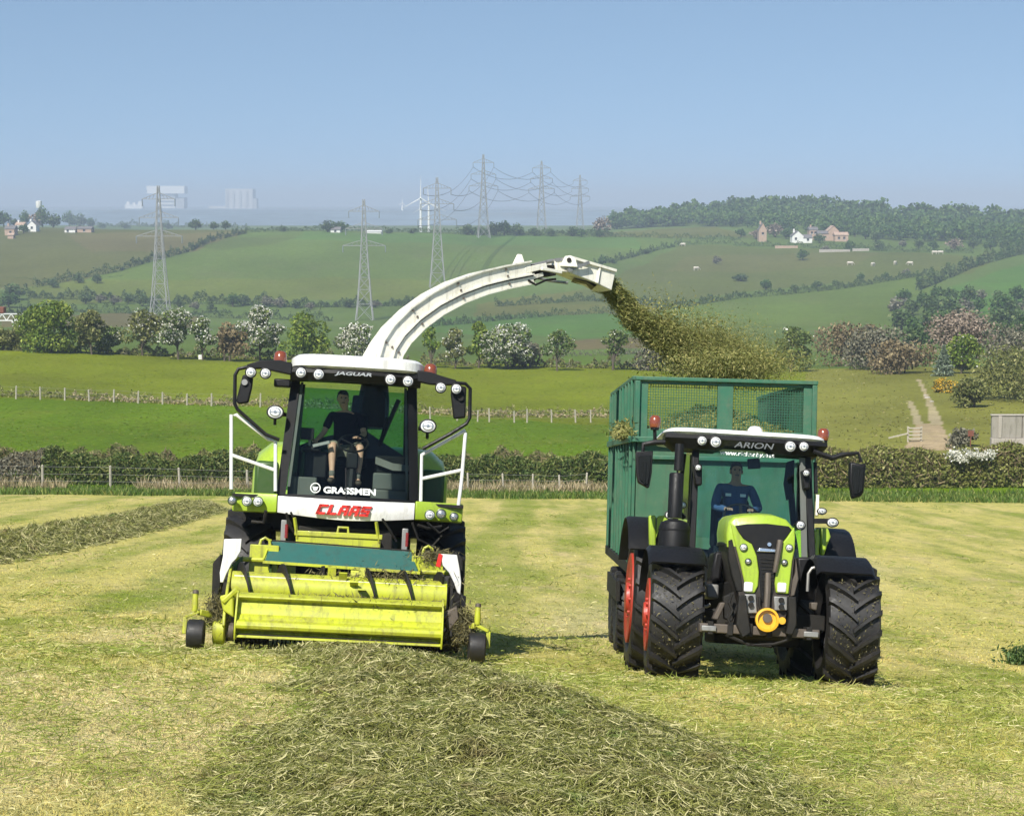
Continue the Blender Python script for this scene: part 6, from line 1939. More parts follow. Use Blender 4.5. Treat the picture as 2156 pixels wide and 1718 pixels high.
# ================================================================= TREE ROW AT THE PASTURE EDGE
YT = 258
T_ = [
    ('bush', 'low green bush at the left end of the tree row under the white gantry', -30, 60, 694, 735, l_olive, 1600, 0, 14, .05),
    ('tree', 'broad rounded olive green tree on the left of the tree row', 40, 175, 634, 736, l_bright, 5200, 0, 16, .06),
    ('tree', 'greyish green tree close against the broad rounded one', 160, 226, 652, 736, l_olive, 2200, 0, 9, .1),
    ('bush', 'small bright bush between the grey green tree and the sparse tree', 190, 268, 690, 740, l_haw, 1300, .12, 7, .05),
    ('hawthorn', 'sparse grey hawthorn on a dark trunk with few flowers', 248, 352, 656, 744, l_olive, 2000, .10, 9, .3),
    ('hawthorn', 'white flowering hawthorn beside the first pylon', 338, 412, 650, 746, l_haw, 1900, .75, 9, .25),
    ('hawthorn', 'smaller flowering hawthorn leaning beside the first pylon', 398, 456, 668, 748, l_haw, 1100, .5, 7, .3),
    ('bush', 'reddish brown leafless thicket in a gap of the tree row', 440, 520, 680, 748, l_brown, 1700, 0, 9, .05),
    ('hawthorn', 'large hawthorn covered in white blossom behind the cab lamps', 503, 592, 646, 750, l_haw, 2600, .9, 11, .2),
    ('tree', 'dense green tree behind the cab roof', 590, 690, 660, 752, l_bright, 2900, 0, 11, .08),
    ('hawthorn', 'rounded hawthorn white with blossom at the foot of the spout', 706, 800, 682, 756, l_haw, 2400, .95, 11, .12),
    ('tree', 'thin young tree just right of the spout foot', 888, 928, 690, 758, l_bright, 500, 0, 5, .35),
    ('hawthorn', 'ragged hawthorn with a bare lower half right of the spout', 930, 988, 692, 768, l_olive, 1000, .2, 7, .25),
    ('tree', 'upright green tree amid the hawthorns right of the spout', 980, 1036, 678, 770, l_bright, 1300, 0, 8, .25),
    ('hawthorn', 'broad flowering hawthorn below the middle of the spout', 1018, 1122, 686, 770, l_haw, 2500, .7, 11, .18),
    ('bush', 'low grey bush beside the broad flowering hawthorn', 1060, 1150, 722, 772, l_grey, 1500, .05, 8, .05),
    ('hawthorn', 'crooked slender hawthorn with a forked trunk under the spout', 1140, 1206, 698, 774, l_haw, 750, .12, 6, .4),
    ('hawthorn', 'two stemmed slender hawthorn standing clear of the row near the trailer', 1266, 1322, 694, 778, l_haw, 900, .06, 7, .38),
    ('bush', 'grey bush behind the stream of chopped grass', 1330, 1420, 712, 782, l_grey, 1700, .05, 9, .06),
    ('bush', 'dusky bush under the stream of chopped grass', 1400, 1500, 722, 786, l_olive, 1700, .05, 9, .06),
]
for nm, lb_, a, b_, yt, yb, leaf, n_, bl2, lo, cf in T_:
    tree(nm, lb_, nm, a, b_, yt, yb, YT + random.uniform(-5, 5), leaf, n_, .30, None, bl2, .14, lo, crown_from=cf, stems=2 if 'two stemmed' in lb_ or nm == 'bush' else 1)
hedge_line('hedge', 'low broken hedge at the foot of the tree row', 'hedge', [((u - 1078) / F_PX * 262, 262) for u in np.linspace(-300, 1480, 20)], .9, 3, 9000, l_olive, .25, rag=.9, twig=l_grey)

# rough slope on the right
R_ = [
    ('bush', 'rounded dull green bush above the far trailer corner', 1630, 1716, 690, 770, 262, l_haw, 2400, .02, 10, .03),
    ('bush', 'rusty brown leafless thicket beyond the right end of the trailer', 1712, 1870, 684, 765, 285, l_brown, 3600, 0, 16, .02),
    ('bush', 'purplish grey thicket behind the rusty brown one', 1780, 1930, 690, 790, 265, l_grey, 3600, 0, 15, .02),
    ('bush', 'brown scrub spreading left of the silvery fir', 1830, 1975, 726, 800, 250, l_brown, 3200, 0, 14, .02),
    ('tree', 'leafless pinkish grey tree rising over the right hand scrub', 1938, 2100, 662, 800, 262, l_pink, 3800, 0, 16, .2),
    ('tree', 'bushy green and brown tree just right of the silvery fir', 1985, 2062, 706, 800, 246, l_bright, 2600, .04, 12, .05),
    ('bush', 'grey willow bush leaning at the right edge above the oak', 2070, 2260, 690, 800, 255, l_grey, 4000, 0, 16, .02),
    ('tree', 'large olive brown oak at the right edge behind the concrete wall', 2052, 2330, 745, 905, 190, l_olive, 9000, 0, 22, .03),
    ('bush', 'straggly olive bush left of the concrete wall', 2005, 2092, 800, 925, 180, l_olive, 2600, 0, 12, .03),
    ('bush', 'grey green bush with a red post beside the concrete wall', 1985, 2060, 905, 950, 133, l_grey, 1600, 0, 9, .02),
    ('gorse_bush', 'gorse bush in orange yellow flower beside the track', 1956, 2018, 806, 850, 205, l_olive, 1100, .9, 8, .02),
]
for nm, lb_, a, b_, yt, yb, Y, leaf, n_, bl2, lo, cf in R_:
    tree(nm, lb_, 'bush' if nm != 'tree' else 'tree', a, b_, yt, yb, Y, leaf, n_, .0011 * Y, None, bl2, .12, lo, crown_from=cf, stems=2 if nm == 'bush' else 1, blos_mat=l_gorse if nm == 'gorse_bush' else None)
# silvery fir: whorls of drooping branches
q = on_ground(1986, 792, 200, 260)
fo = empty('fir_tree', 'young silvery blue fir standing by the top of the track', 'fir tree', q)
hF = (792 - 728) / F_PX * q.y; wF = 54 / F_PX * q.y
Pn = []
for i in range(2600):
    t = random.random() ** .8; a = random.uniform(0, 6.283)
    r = wF / 2 * (1 - t) * random.uniform(.3, 1) * (1 + .35 * math.sin(t * 40))
    Pn.append((math.cos(a) * r, math.sin(a) * r, hF * (.06 + .94 * t) - r * .25))
V, Fq = leaf_quads(np.array(Pn), .2, aspect=2.2, flat=.4)
tri_mesh('crown', V, Fq, l_silver, fo)
MB().tube([(0, 0, -.2), (0, 0, hF * .5), (0, 0, hF * .95)], [.12, .08, .02], 7).build('trunk', p_bark, fo)
l_rough = leafy('rough_slope_grass', (.17, .185, .04), (.235, .215, .07), (.30, .26, .11), .12)
def slope_pts(n):
    u = rng.uniform(1705, 2400, n); y = 1 / rng.uniform(1 / 262, 1 / 118, n)
    x = (u - 1078) / F_PX * y
    px, py = to_px(x, y, ground(x, y))
    tc = np.interp(py, [800, 850, 885, 945], [1918, 1952, 1960, 1955]); tw = np.interp(py, [800, 850, 945], [22, 34, 62])
    k = (np.abs(px - tc) > tw) & (rng.random(n) < .25 + .75 * (np.sin(x * .9 + y * .13) * np.sin(y * .21 + x * .3) > -.1))
    return np.stack([x[k], y[k]], 1)
tufts(4500, slope_pts, .10, .10, l_rough, 'rough_grass', 'tussocky rough grass over the slope right of the trailer', 'rough grass')

# concrete wall at the right edge
p_conc = paint('weathered_concrete', (.34, .31, .27), .9, (.20, .19, .13), .7, 1.2, bump=.5)
p_conc2 = paint('pale_concrete', (.42, .38, .33), .9, (.26, .24, .17), .5, 1.2, bump=.5)
YW = 131
a, c = at(2087, 945, YW), at(2400, 945, YW)
zt_, zm_, zb2 = at(2087, 873, YW).z, at(2087, 922, YW).z, at(2087, 952, YW).z - .3
wo = empty('concrete_wall', 'grey concrete wall of a silage clamp cut off by the right edge', 'wall', (a.x, YW, zb2))
for k in range(3):
    x0 = k * 2.1
    MB().box(x0 + .02, x0 + 2.08, 0, .35, zm_ - zb2, zt_ - zb2 - .1).build('panel', p_conc, wo, bevel=.03)
    MB().box(x0 + .0, x0 + 2.1, -.10, .45, 0, zm_ - zb2 - .01).build('footing', p_conc2, wo, bevel=.03)
MB().box(-.05, 6.4, -.06, .41, zt_ - zb2 - .09, zt_ - zb2).build('coping', p_conc2, wo, bevel=.03)
for k in (.55, 2.9, 5.0):
    MB().box(k * 1.0 - .12, k * 1.0 + .12, -.12, 0.0, zm_ - zb2, zt_ - zb2 - .1).build('pilaster', p_conc2, wo, bevel=.02)
q = at(2044, 913, 131.5)
o = MB().box(-.2, .2, -.03, .03, .6, 1.0).bar((0, .02, -.8), (0, .02, .6), .06).build('marker_post', p_rust, None); o.location = (q.x, 131.5, q.z - .78)
tag(o, 'small rusty red marker post in the grey bush by the concrete wall', 'marker post')
# wooden hurdle by the track
q = on_ground(1926, 930, 130, 200)
ho_ = empty('field_gate', 'short wooden hurdle of four pale rails at the left of the track', 'gate', q)
sc_ = q.y / F_PX
for k in range(4):
    MB().box(-14 * sc_, 14 * sc_, -.04, .04, (5 + k * 7.5) * sc_, (8 + k * 7.5) * sc_).build('rail', p_wood, ho_, bevel=.01)
for x in (-14, 14):
    MB().box(x * sc_ - .07, x * sc_ + .07, .04, .14, -.2, 32 * sc_).build('post', p_wood, ho_, bevel=.01)
MB().bar((-14 * sc_, 0, 18 * sc_), (-56 * sc_, 0, 8 * sc_), .10, .10).build('leaning_rail', p_wood, ho_)
# pale stones on the track
for k, (x, y, w_) in enumerate(((1953, 838, .8), (1962, 846, .6), (1948, 833, .5))):
    q = on_ground(x, y, 120, 260)
    o = MB().lathe([(.0001, -.1), (.4 * w_, 0), (.34 * w_, .14 * w_), (.0001, .2 * w_)], 'z', (0, 0, 0), 7).build('stone', p_conc2, None); o.location = q; o.rotation_euler = (0, 0, k)
    tag(o, ('largest pale stone lying on the middle of the track', 'pale stone lying nearest on the track', 'small pale stone lying farthest up the track')[k], 'stone')

# white lattice gantry at the left edge
YG = 300
go = empty('gantry', 'white lattice steel gantry half hidden by bushes at the left edge', 'gantry', (at(0, 700, YG).x, YG, gz(at(0, 700, YG).x, YG)))
def gp(px, py, dy=0):
    p = at(px, py, YG + dy); return p - go.location
for dy in (0, 1.2):
    b = MB()
    b.bar(gp(-220, 661, dy), gp(50, 661, dy), .2, .16).bar(gp(-220, 675, dy), gp(50, 675, dy), .2, .16)
    b.build('chord', p_white, go)
    b = MB()
    for k in range(14):
        x = -214 + k * 19
        b.bar(gp(x, 675, dy), gp(x + 9.5, 661, dy), .12).bar(gp(x + 9.5, 661, dy), gp(x + 19, 675, dy), .12)
    b.build('lattice', p_white, go)['kind'] = 'stuff'
for x in (22, 46):
    MB().bar(gp(x + (4 if x == 22 else -2), 676, .6), gp(x + (12 if x == 22 else -8), 712, .6), .25, .25).build('leg', p_white, go)
o = MB().box(-3.2, .0, -.8, .8, 0, 1.0).build('rust_box', p_rust, None, bevel=.1); o.location = at(11, 661, YG + .6) + Vector((0, 0, .1))
tag(o, 'rust red box resting on the white gantry at the left edge', 'box')

# clump of uncut weeds at the right edge of the hayfield
q = on_ground(2172, 1400, 10, 60)
wc = empty('weed_clump', 'dark green clump of uncut weeds at the right edge of the mown field', 'weeds', q)
P = np.stack([rng.normal(size=2600) * .20 + .05, rng.normal(size=2600) * .18, np.abs(rng.normal(size=2600)) * .12 + .02], 1)
V, Fq = leaf_quads(P, .045, aspect=2.6)
tri_mesh('foliage', V, Fq, l_dark, wc)
b = MB()
for k in range(24):
    x, y = random.gauss(.12, .2), random.gauss(0, .16)
    b.tube([(x, y, -.03), (x + random.gauss(0, .04), y, .18), (x + random.gauss(0, .08), y, .34)], [.006, .005, .002], 4)
b.build('stems', l_verge, wc)['kind'] = 'stuff'

# tussocks giving the two pastures their grain
l_past = leafy('pasture_tussocks', (.115, .185, .012), (.155, .20, .02), (.20, .21, .05), .05, var=.2)
def past_pts(n):
    u = rng.uniform(-200, 1720, n); y = 1 / rng.uniform(1 / 262, 1 / 124, n)
    x = (u - 1078) / F_PX * y
    k = rng.random(n) < .35 + .65 * (np.sin(x * .35 + y * .06) * np.sin(y * .13 + x * .11) > -.2)
    return np.stack([x[k], y[k]], 1)
tufts(30000, past_pts, .045, .13, l_past, 'pasture_grass', 'tussocky green grass of the two pastures behind the hedge', 'grass')
ORD = ['first', 'second', 'third', 'fourth', 'fifth', 'sixth', 'seventh', 'eighth', 'ninth', 'tenth', 'eleventh', 'twelfth', 'thirteenth', 'fourteenth', 'fifteenth', 'sixteenth', 'seventeenth', 'eighteenth', 'nineteenth', 'twentieth', 'twenty-first', 'twenty-second', 'twenty-third', 'twenty-fourth', 'twenty-fifth']
# ================================================================= FAR HILLSIDE: HEDGEROWS, TREES, WOOD
def far_hedge(label, pts, hpx, n=None, leaf=None, rag=.5, name='hedgerow', depth=None):
    W = px_line(pts, 280)
    # resample
    P = [np.array(W[0])]
    for a, b in zip(W[:-1], W[1:]):
        a, b = np.array(a), np.array(b); k = max(2, int(np.linalg.norm(b - a) / 12))
        P += [a + (b - a) * t / k for t in range(1, k + 1)]
    P = np.array(P)
    Ym = P[:, 1].mean(); h = hpx / F_PX * Ym
    L0 = np.linalg.norm(np.diff(P, axis=0), axis=1).sum()
    n = n or int(min(9000, L0 / (h * .5) * 60))
    return hedge_line(name, label, 'hedgerow', P, h, depth or h * 1.3, n, leaf or l_far, h * .17, rag=rag)
far_hedge('hedgerow climbing diagonally across the left hillside behind the first pylon', [(70, 606), (150, 590), (250, 572), (330, 548), (400, 530), (450, 507), (520, 492)], 13, 6000)
far_hedge('straight hedgerow along the hill crest from the diagonal hedge to the wind turbines', [(520, 490), (640, 487), (740, 487), (880, 490), (960, 494)], 9, 4500, rag=.35)
far_hedge('dark hedgerow along the hill crest below the tallest pylon', [(960, 494), (1080, 496), (1240, 497), (1290, 497)], 11, 4500, rag=.4)
far_hedge('hedgerow on the left skyline between village and first hill trees', [(200, 478), (300, 478), (420, 480), (520, 482)], 9, 4000, rag=.7)
far_hedge('shrubby hedgerow along the foot of the left hillside', [(50, 628), (130, 630), (230, 632), (330, 640), (450, 640), (560, 644), (640, 648)], 16, 7000, rag=.7)
far_hedge('hedgerow with grey bushes at the foot of the hill behind the spout', [(640, 648), (740, 646), (850, 644), (960, 644)], 13, 5000, rag=.6)
far_hedge('hedgerow running under the end of the spout towards the right', [(1040, 646), (1130, 640), (1230, 634), (1300, 636), (1400, 646)], 12, 5000, rag=.6)
far_hedge('long dark hedgerow rising to the right across the middle of the hill', [(1380, 655), (1480, 640), (1560, 628), (1640, 622), (1760, 610), (1860, 594), (1960, 578)], 12, 8000, rag=.5)
far_hedge('hedgerow from the spout end up to the farm lane', [(1250, 560), (1320, 545), (1380, 528), (1440, 516), (1540, 513)], 10, 4000, rag=.7)
far_hedge('hedgerow below the white farmhouse', [(1540, 517), (1640, 520), (1760, 524), (1880, 530), (2050, 534)], 9, 5000, rag=.6)
far_hedge('tall hedgerow rising along the right edge of the hill', [(1930, 612), (1985, 590), (2040, 566), (2100, 548), (2170, 532), (2300, 515)], 20, 6000, rag=.5)
far_hedge('hedgerow in the valley between the two bright green fields', [(880, 690), (980, 682), (1080, 672), (1180, 664), (1290, 660)], 12, 4500, rag=.6)
far_hedge('low grey scrub line under the hovering grass stream', [(1170, 752), (1230, 750), (1300, 748), (1370, 742)], 9, 2000, rag=.6, leaf=l_grey)
far_hedge('thin hedge line curving round the hollow of the left field', [(10, 584), (80, 590), (170, 590), (260, 582)], 3.5, 1500, rag=.4)
far_hedge('hedgerow under the wooded hill left of the farm', [(1240, 500), (1330, 500), (1420, 502), (1560, 506)], 8, 3500, rag=.6)
far_hedge('dark scrub line low on the left behind the tree row', [(0, 664), (120, 655), (260, 660), (420, 668), (560, 672), (700, 676)], 14, 6000, rag=.8)

# individual trees: four kinds of crown, copied
def proto_tree(k, leaf, n, squat, name='tree'):
    o = bpy.data.objects.new(name, None); COL.objects.link(o)
    lb = [(random.uniform(-.25, .25), random.uniform(-.2, .2), random.uniform(.3, .75), *(random.uniform(.18, .32),) * 2, random.uniform(.16, .26)) for _ in range(9)] + [(0, 0, .8, .2, .2, .18)]
    P = crown_points(n, lb); P[:, 2] = np.clip(P[:, 2], .03, 1.1)
    V, Fq = leaf_quads(P, .10, aspect=1.4)
    V[:, 2] *= squat
    c = tri_mesh('crown', V, Fq, leaf, o)
    t = MB().tube([(0, 0, -.05), (0, 0, .2), (.02, 0, .6 * squat)], [.045, .035, .012], 5).build('trunk', p_bark, o)
    kids(o, c, t)
    return o
protos = [proto_tree(0, l_far, 520, 1.0), proto_tree(1, l_far, 480, .8), proto_tree(2, l_wood, 560, 1.0), proto_tree(3, l_grey, 420, .8), proto_tree(4, l_pink, 420, .9), proto_tree(5, l_haw, 520, .8)]
used = set()
def far_tree(px, ybase, hpx, kind, label, group, wmul=1.0, y0=280, Y=None, cat='tree'):
    p = on_ground(px, ybase, y0, 2300) if Y is None else (lambda q: Vector((q.x, Y, gz(q.x, Y))))(at(px, ybase, Y))
    h = hpx / F_PX * p.y
    o = protos[kind]
    if kind in used: o = copy_tree(o)
    used.add(kind)
    o.location = p; o.scale = (h * wmul, h * wmul, h); o.rotation_euler = (0, 0, random.uniform(0, 6.28))
    o['label'] = label; o['category'] = cat
    if group: o['group'] = group
    return o
G1 = 'bushes along the foot of the left hillside'
for ni, (px, yb, h, k, w) in enumerate(sorted(((28, 632, 38, 0, 1.5), (18, 648, 34, 2, 1.6), (112, 606, 24, 1, 1.3), (165, 596, 22, 1, 1.2), (205, 597, 22, 0, 1.1), (180, 640, 26, 0, 1.2), (212, 638, 24, 3, 1.2), (240, 642, 26, 3, 1.2), (270, 640, 24, 0, 1.1), (300, 645, 26, 0, 1.1), (322, 648, 24, 1, 1.1), (375, 646, 24, 1, 1.2), (412, 652, 22, 3, 1.2), (445, 656, 20, 5, 1.2), (490, 646, 30, 2, 1.2), (512, 644, 26, 0, 1.0), (560, 646, 30, 3, 1.1), (590, 648, 28, 3, 1.1), (622, 650, 22, 0, 1.1), (655, 652, 20, 3, 1.2), (735, 648, 22, 0, 1.4), (790, 648, 20, 3, 1.4), (858, 646, 20, 1, 1.2), (900, 650, 22, 3, 1.2)))):
    far_tree(px, yb, h, k, f'{ORD[ni]} bush from the left edge in the broken line along the left hill foot', G1, w)
G2 = 'small trees along the hill crest'
for ni, (px, yb, h, k, w) in enumerate(sorted(((262, 482, 16, 1, 1.6), (352, 482, 18, 1, 1.6), (412, 481, 24, 0, 1.4), (450, 482, 18, 0, 1.4), (475, 482, 20, 0, 1.3), (596, 488, 14, 1, 1.5), (820, 492, 12, 1, 2.0), (870, 492, 14, 1, 2.0)))):
    far_tree(px, yb, h, k, f'{ORD[ni]} small round tree from the left along the hill crest', G2, w, y0=700)
for ni, (px, yb, h, k, w) in enumerate(sorted(((985, 495, 24, 0, 1.5), (1010, 496, 22, 2, 1.3), (1040, 496, 30, 0, 1.2), (1062, 496, 32, 2, 1.2), (1088, 497, 28, 0, 1.2), (1125, 497, 22, 1, 1.5), (1160, 498, 20, 1, 1.6), (1205, 498, 22, 0, 1.4), (1225, 500, 20, 2, 1.2)))):
    far_tree(px, yb, h, k, f'{ORD[ni]} tree from the left in the crest clump at the tallest pylon', 'trees around the feet of the tallest pylon', w, y0=700)
far_tree(690, 489, 26, 0, 'wide dark tree sheltering a pale house on the hill crest', None, 1.5, y0=700)
far_tree(718, 489, 24, 2, 'tree right beside the sheltered pale house on the crest', None, 1.3, y0=700)
far_tree(1268, 496, 46, 4, 'grey leafless tree on the skyline at the left end of the wooded hill', None, .85, y0=700)
far_tree(1262, 500, 18, 0, 'low dark tree under the grey skyline tree', None, 1.4, y0=700)
for (px, yb, h, k, w), lb_ in zip(((1268, 562, 26, 2, .9), (1508, 556, 22, 3, 1.1), (1560, 592, 16, 0, 2.6), (1612, 612, 26, 2, 1.2), (1690, 548, 24, 2, 1.3), (1672, 612, 14, 0, 1.6), (1720, 606, 16, 0, 1.7), (1760, 602, 13, 0, 1.5), (1812, 592, 18, 2, 1.0), (1865, 588, 16, 2, .9), (1910, 582, 22, 3, 1.0), (1290, 555, 14, 1, 1.6), (1360, 535, 14, 1, 1.6), (1322, 642, 18, 3, 1.5), (1400, 640, 14, 5, 1.6)),
    ('dark round tree alone in the field beside the spout end', 'grey bush alone in the upper pasture right of the spout end', 'long low patch of scrub in the middle of the right hill', 'largest round bush on the long dark hedgerow', 'dense bush in the field below the white farmhouse', 'low bush next after the largest on the long hedgerow', 'wide bush halfway along the long hedgerow', 'small bush on the long hedgerow before its first upright tree', 'first upright small tree on the long hedgerow', 'second upright small tree on the long hedgerow', 'grey tree at the upper right end of the long hedgerow', 'low bush on the lane hedge nearest the spout end', 'low bush higher up the lane hedge', 'grey bush on the hedgerow behind the falling grass', 'pale bush on the hedgerow behind the grass stream')):
    far_tree(px, yb, h, k, lb_, None, w, y0=300)
G3 = 'trees round the farm on the right hill'
for ni, (px, yb, h, k, w) in enumerate(sorted(((1560, 500, 20, 2, 1.3), (1592, 504, 24, 4, 1.2), (1632, 500, 34, 4, 1.1), (1655, 504, 24, 2, 1.2), (1725, 512, 20, 2, 1.4), (1800, 500, 22, 2, 1.3), (1822, 504, 24, 2, 1.2), (1845, 510, 24, 0, 1.2), (1788, 528, 22, 2, 1.3), (1850, 528, 22, 0, 1.2), (1740, 530, 16, 3, 1.5), (1900, 520, 18, 3, 1.3), (1935, 524, 22, 0, 1.2), (1965, 526, 20, 2, 1.3), (2010, 528, 30, 4, 1.3), (2050, 524, 24, 0, 1.2), (2085, 528, 26, 2, 1.2), (2120, 528, 28, 0, 1.3), (2146, 530, 26, 2, 1.2)))):
    far_tree(px, yb, h, k, f'{ORD[ni]} tree from the left among the trees round the hill farm', G3, w, y0=700)
G4 = 'trees of the valley grove at the right'
for row, (yb, h) in enumerate(((640, 34), (668, 40), (700, 44), (730, 44))):
    for ni, px in enumerate(range(1905 + row * -8, 2190, 34)):
        far_tree(px + random.uniform(-10, 10), yb + random.uniform(-6, 6) - (px - 1905) * .03, h * random.uniform(.8, 1.25), random.choice((0, 2, 2, 0, 3)), f'{ORD[ni]} tree from the left in the {("back", "second", "third", "front")[row]} row of the valley grove', G4, random.uniform(.95, 1.3), y0=330)
G5 = 'trees by the village on the left skyline'
for ni, (px, yb, h, k, w) in enumerate(sorted(((-10, 476, 40, 0, 1.1), (8, 474, 34, 2, 1.0), (30, 474, 22, 1, 1.3), (52, 474, 36, 2, .6), (82, 476, 40, 4, 1.0), (90, 474, 46, 2, .6), (112, 478, 30, 0, 1.2), (146, 480, 36, 2, .9), (170, 480, 32, 0, 1.0), (190, 480, 24, 2, 1.0), (215, 482, 16, 1, 1.5), (50, 492, 20, 2, 1.4)))):
    far_tree(px, yb, h, k, f'{ORD[ni]} tree from the left among the village roofs on the skyline', G5, w, y0=900)
for k, o in enumerate(protos):
    if k not in used:
        for ch in KIDS[o.name]: bpy.data.objects.remove(ch)
        bpy.data.objects.remove(o)

# wood on the right hill: one mass of crowns
def wood(name, label, n, fn, hpx, leaf, per=170):
    Vs, Fs = [], []; off = 0; k = 0; tr = 0
    while k < n and tr < 9000:
        tr += 1
        px, py = fn()
        p = on_ground(px, py, 900, 2300)
        if p is None or abs(to_px(p.x, p.y, p.z)[1] - py) > 6: continue
        h = hpx * random.uniform(.75, 1.3) / F_PX * p.y
        lb = [(random.uniform(-.2, .2), random.uniform(-.2, .2), random.uniform(.45, .75), *(random.uniform(.2, .32),) * 2, random.uniform(.18, .28)) for _ in range(4)]
        P = crown_points(per, lb); P[:, 2] = np.clip(P[:, 2], .05, 1.05)
        V, Fq = leaf_quads(P * h + np.array([p.x, p.y, p.z - h * .12]), .13 * h, aspect=1.3)
        Vs.append(V); Fs.append(Fq + off); off += len(V); k += 1
    o = tri_mesh(name, np.concatenate(Vs), np.concatenate(Fs), leaf)
    return tag(o, label, 'wood', kind='stuff')
def wf():
    px = random.uniform(1290, 2250)
    top = np.interp(px, [1290, 1380, 1500, 1600, 1700, 1800, 2000, 2250], [484, 468, 457, 452, 450, 456, 470, 478])
    bot = np.interp(px, [1290, 1450, 1560, 1640, 1800, 1860, 2250], [484, 476, 480, 492, 494, 506, 522])
    return px, random.uniform(top + 1, bot)
wood('wood', 'broadleaved wood covering the hilltop at the right', 950, wf, 32, l_wood, 120)
def wf2():
    px = random.uniform(1290, 2250)
    return px, np.interp(px, [1290, 1380, 1500, 1600, 1700, 1800, 2000, 2250], [484, 470, 459, 454, 453, 459, 473, 480])
wood('wood', 'row of crowns along the skyline of the wooded hill', 110, wf2, 40, l_wood)
for px, yb, h in ((1772, 462, 34), (1788, 463, 36), (1815, 464, 40), (1838, 465, 42), (1856, 466, 40), (1880, 468, 28), (1905, 470, 26), (1955, 474, 22), (2000, 476, 24), (2040, 478, 22), (2085, 480, 26)):
    pass
pr_ = bpy.data.objects.new('conifer', None); COL.objects.link(pr_)
Pn = []
for i in range(420):
    t = random.random() ** .8; a = random.uniform(0, 6.283); r = .17 * (1.05 - t) * random.uniform(.4, 1)
    Pn.append((math.cos(a) * r, math.sin(a) * r, .12 + .88 * t))
V, Fq = leaf_quads(np.array(Pn), .07, aspect=1.6)
kids(pr_, tri_mesh('crown', V, Fq, l_wood, pr_), MB().tube([(0, 0, -.1), (0, 0, .5), (0, 0, .95)], [.02, .015, .004], 5).build('trunk', p_bark, pr_))
for i, (px, yb, h) in enumerate(((1772, 462, 34), (1788, 463, 36), (1815, 464, 40), (1838, 465, 42), (1856, 466, 40), (1880, 468, 28), (1905, 470, 26), (1955, 474, 22), (2000, 476, 24), (2040, 478, 22), (2085, 480, 26))):
    o = pr_ if i == 0 else copy_tree(pr_)
    p = on_ground(px, yb + 6, 900, 2300)
    hh = h / F_PX * p.y
    o.location = p; o.scale = (hh * 1.5, hh * 1.5, hh)
    tag(o, f'{ORD[i]} pointed conifer from the left on the wooded skyline', 'conifer', 'conifers on the wooded skyline')

# ================================================================= PYLONS AND POWER LINES
p_steel = paint('galvanised_steel', (.29, .295, .285), .5, (.28, .27, .24), .3, .3, metallic=.2)
p_glassins = paint('insulator', (.22, .25, .26), .3, (.2, .2, .2), .2, 3)
p_cable = paint('power_cable', (.16, .17, .18), .5, (.2, .2, .2), .2, 3)
ARMS = [(.62, .175), (.76, .15), (.90, .125)]     # height fraction, half length fraction of total height
def pylon_mesh(hm, thick):
    """returns parts: legs, bracing, crossarms, insulators for a tower of height hm"""
    def hw(t):
        if t < .60: return hm * (.072 - .047 * (t / .60) ** .8)
        return hm * (.025 - .018 * (t - .6) / .4)
    parts = []
    lv = [0, .14, .26, .36, .45, .53, .60, .67, .74, .80, .86, .92, 1.0]
    for sx in (-1, 1):
        for sy in (-1, 1):
            b = MB()
            for a, c in zip(lv[:-1], lv[1:]):
                b.bar((sx * hw(a), sy * hw(a), hm * a), (sx * hw(c), sy * hw(c), hm * c), thick, thick)
            parts.append(('leg', b, p_steel))
    b = MB(); t2 = thick * .45
    for i, (a, c) in enumerate(zip(lv[:-1], lv[1:])):
        for f in (-1, 1):
            b.bar((-hw(a), f * hw(a), hm * a), (hw(c), f * hw(c), hm * c), t2).bar((hw(a), f * hw(a), hm * a), (-hw(c), f * hw(c), hm * c), t2)
            b.bar((f * hw(a), -hw(a), hm * a), (f * hw(c), hw(c), hm * c), t2)
            if i: b.bar((-hw(a), f * hw(a), hm * a), (hw(a), f * hw(a), hm * a), t2)
    parts.append(('bracing', b, p_steel))
    tips = []
    for fz, fl in ARMS:
        for s in (-1, 1):
            z = hm * fz; L0 = hm * fl
            b = MB()
            for f in (-1, 1):
                b.bar((s * hw(fz), f * hw(fz), z), (s * L0, 0, z), thick * .7).bar((s * hw(fz), f * hw(fz), z + hm * .045), (s * L0, 0, z), thick * .6)
            for q in (.3, .55, .78):
                x = hw(fz) + (L0 - hw(fz)) * q
                b.bar((s * x, 0, z), (s * (x - L0 * .1), 0, z + hm * .045 * (1 - q)), t2)
            parts.append(('crossarm', b, p_steel))
            b = MB().tube([(s * L0, 0, z), (s * L0, 0, z - hm * .055)], hm * .004, 5)
            parts.append(('insulator', b, p_glassins))
            tips.append((s * L0, 0, z - hm * .055))
    return parts, tips
PY = [
    ('nearest pylon at the left, with its top against the white power station roof', 338, 655, 390, 763, -.03),
    ('pylon left of the spout, feet hidden by the flowering hawthorn', 768, 690, 418, 743, .0),
    ('pylon standing on the green field straight above the spout, right of the turbines', 921, 590, 372, 928, .1),
    ('tallest pylon against the sky, standing on the hill crest', 1018, 494, 324, 1235, .15),
    ('hazy pylon right of the tallest one', 1140, 492, 338, 1450, .1),
    ('faintest pylon at the right end of the line', 1221, 492, 368, 1800, .1),
]
PTIPS = []
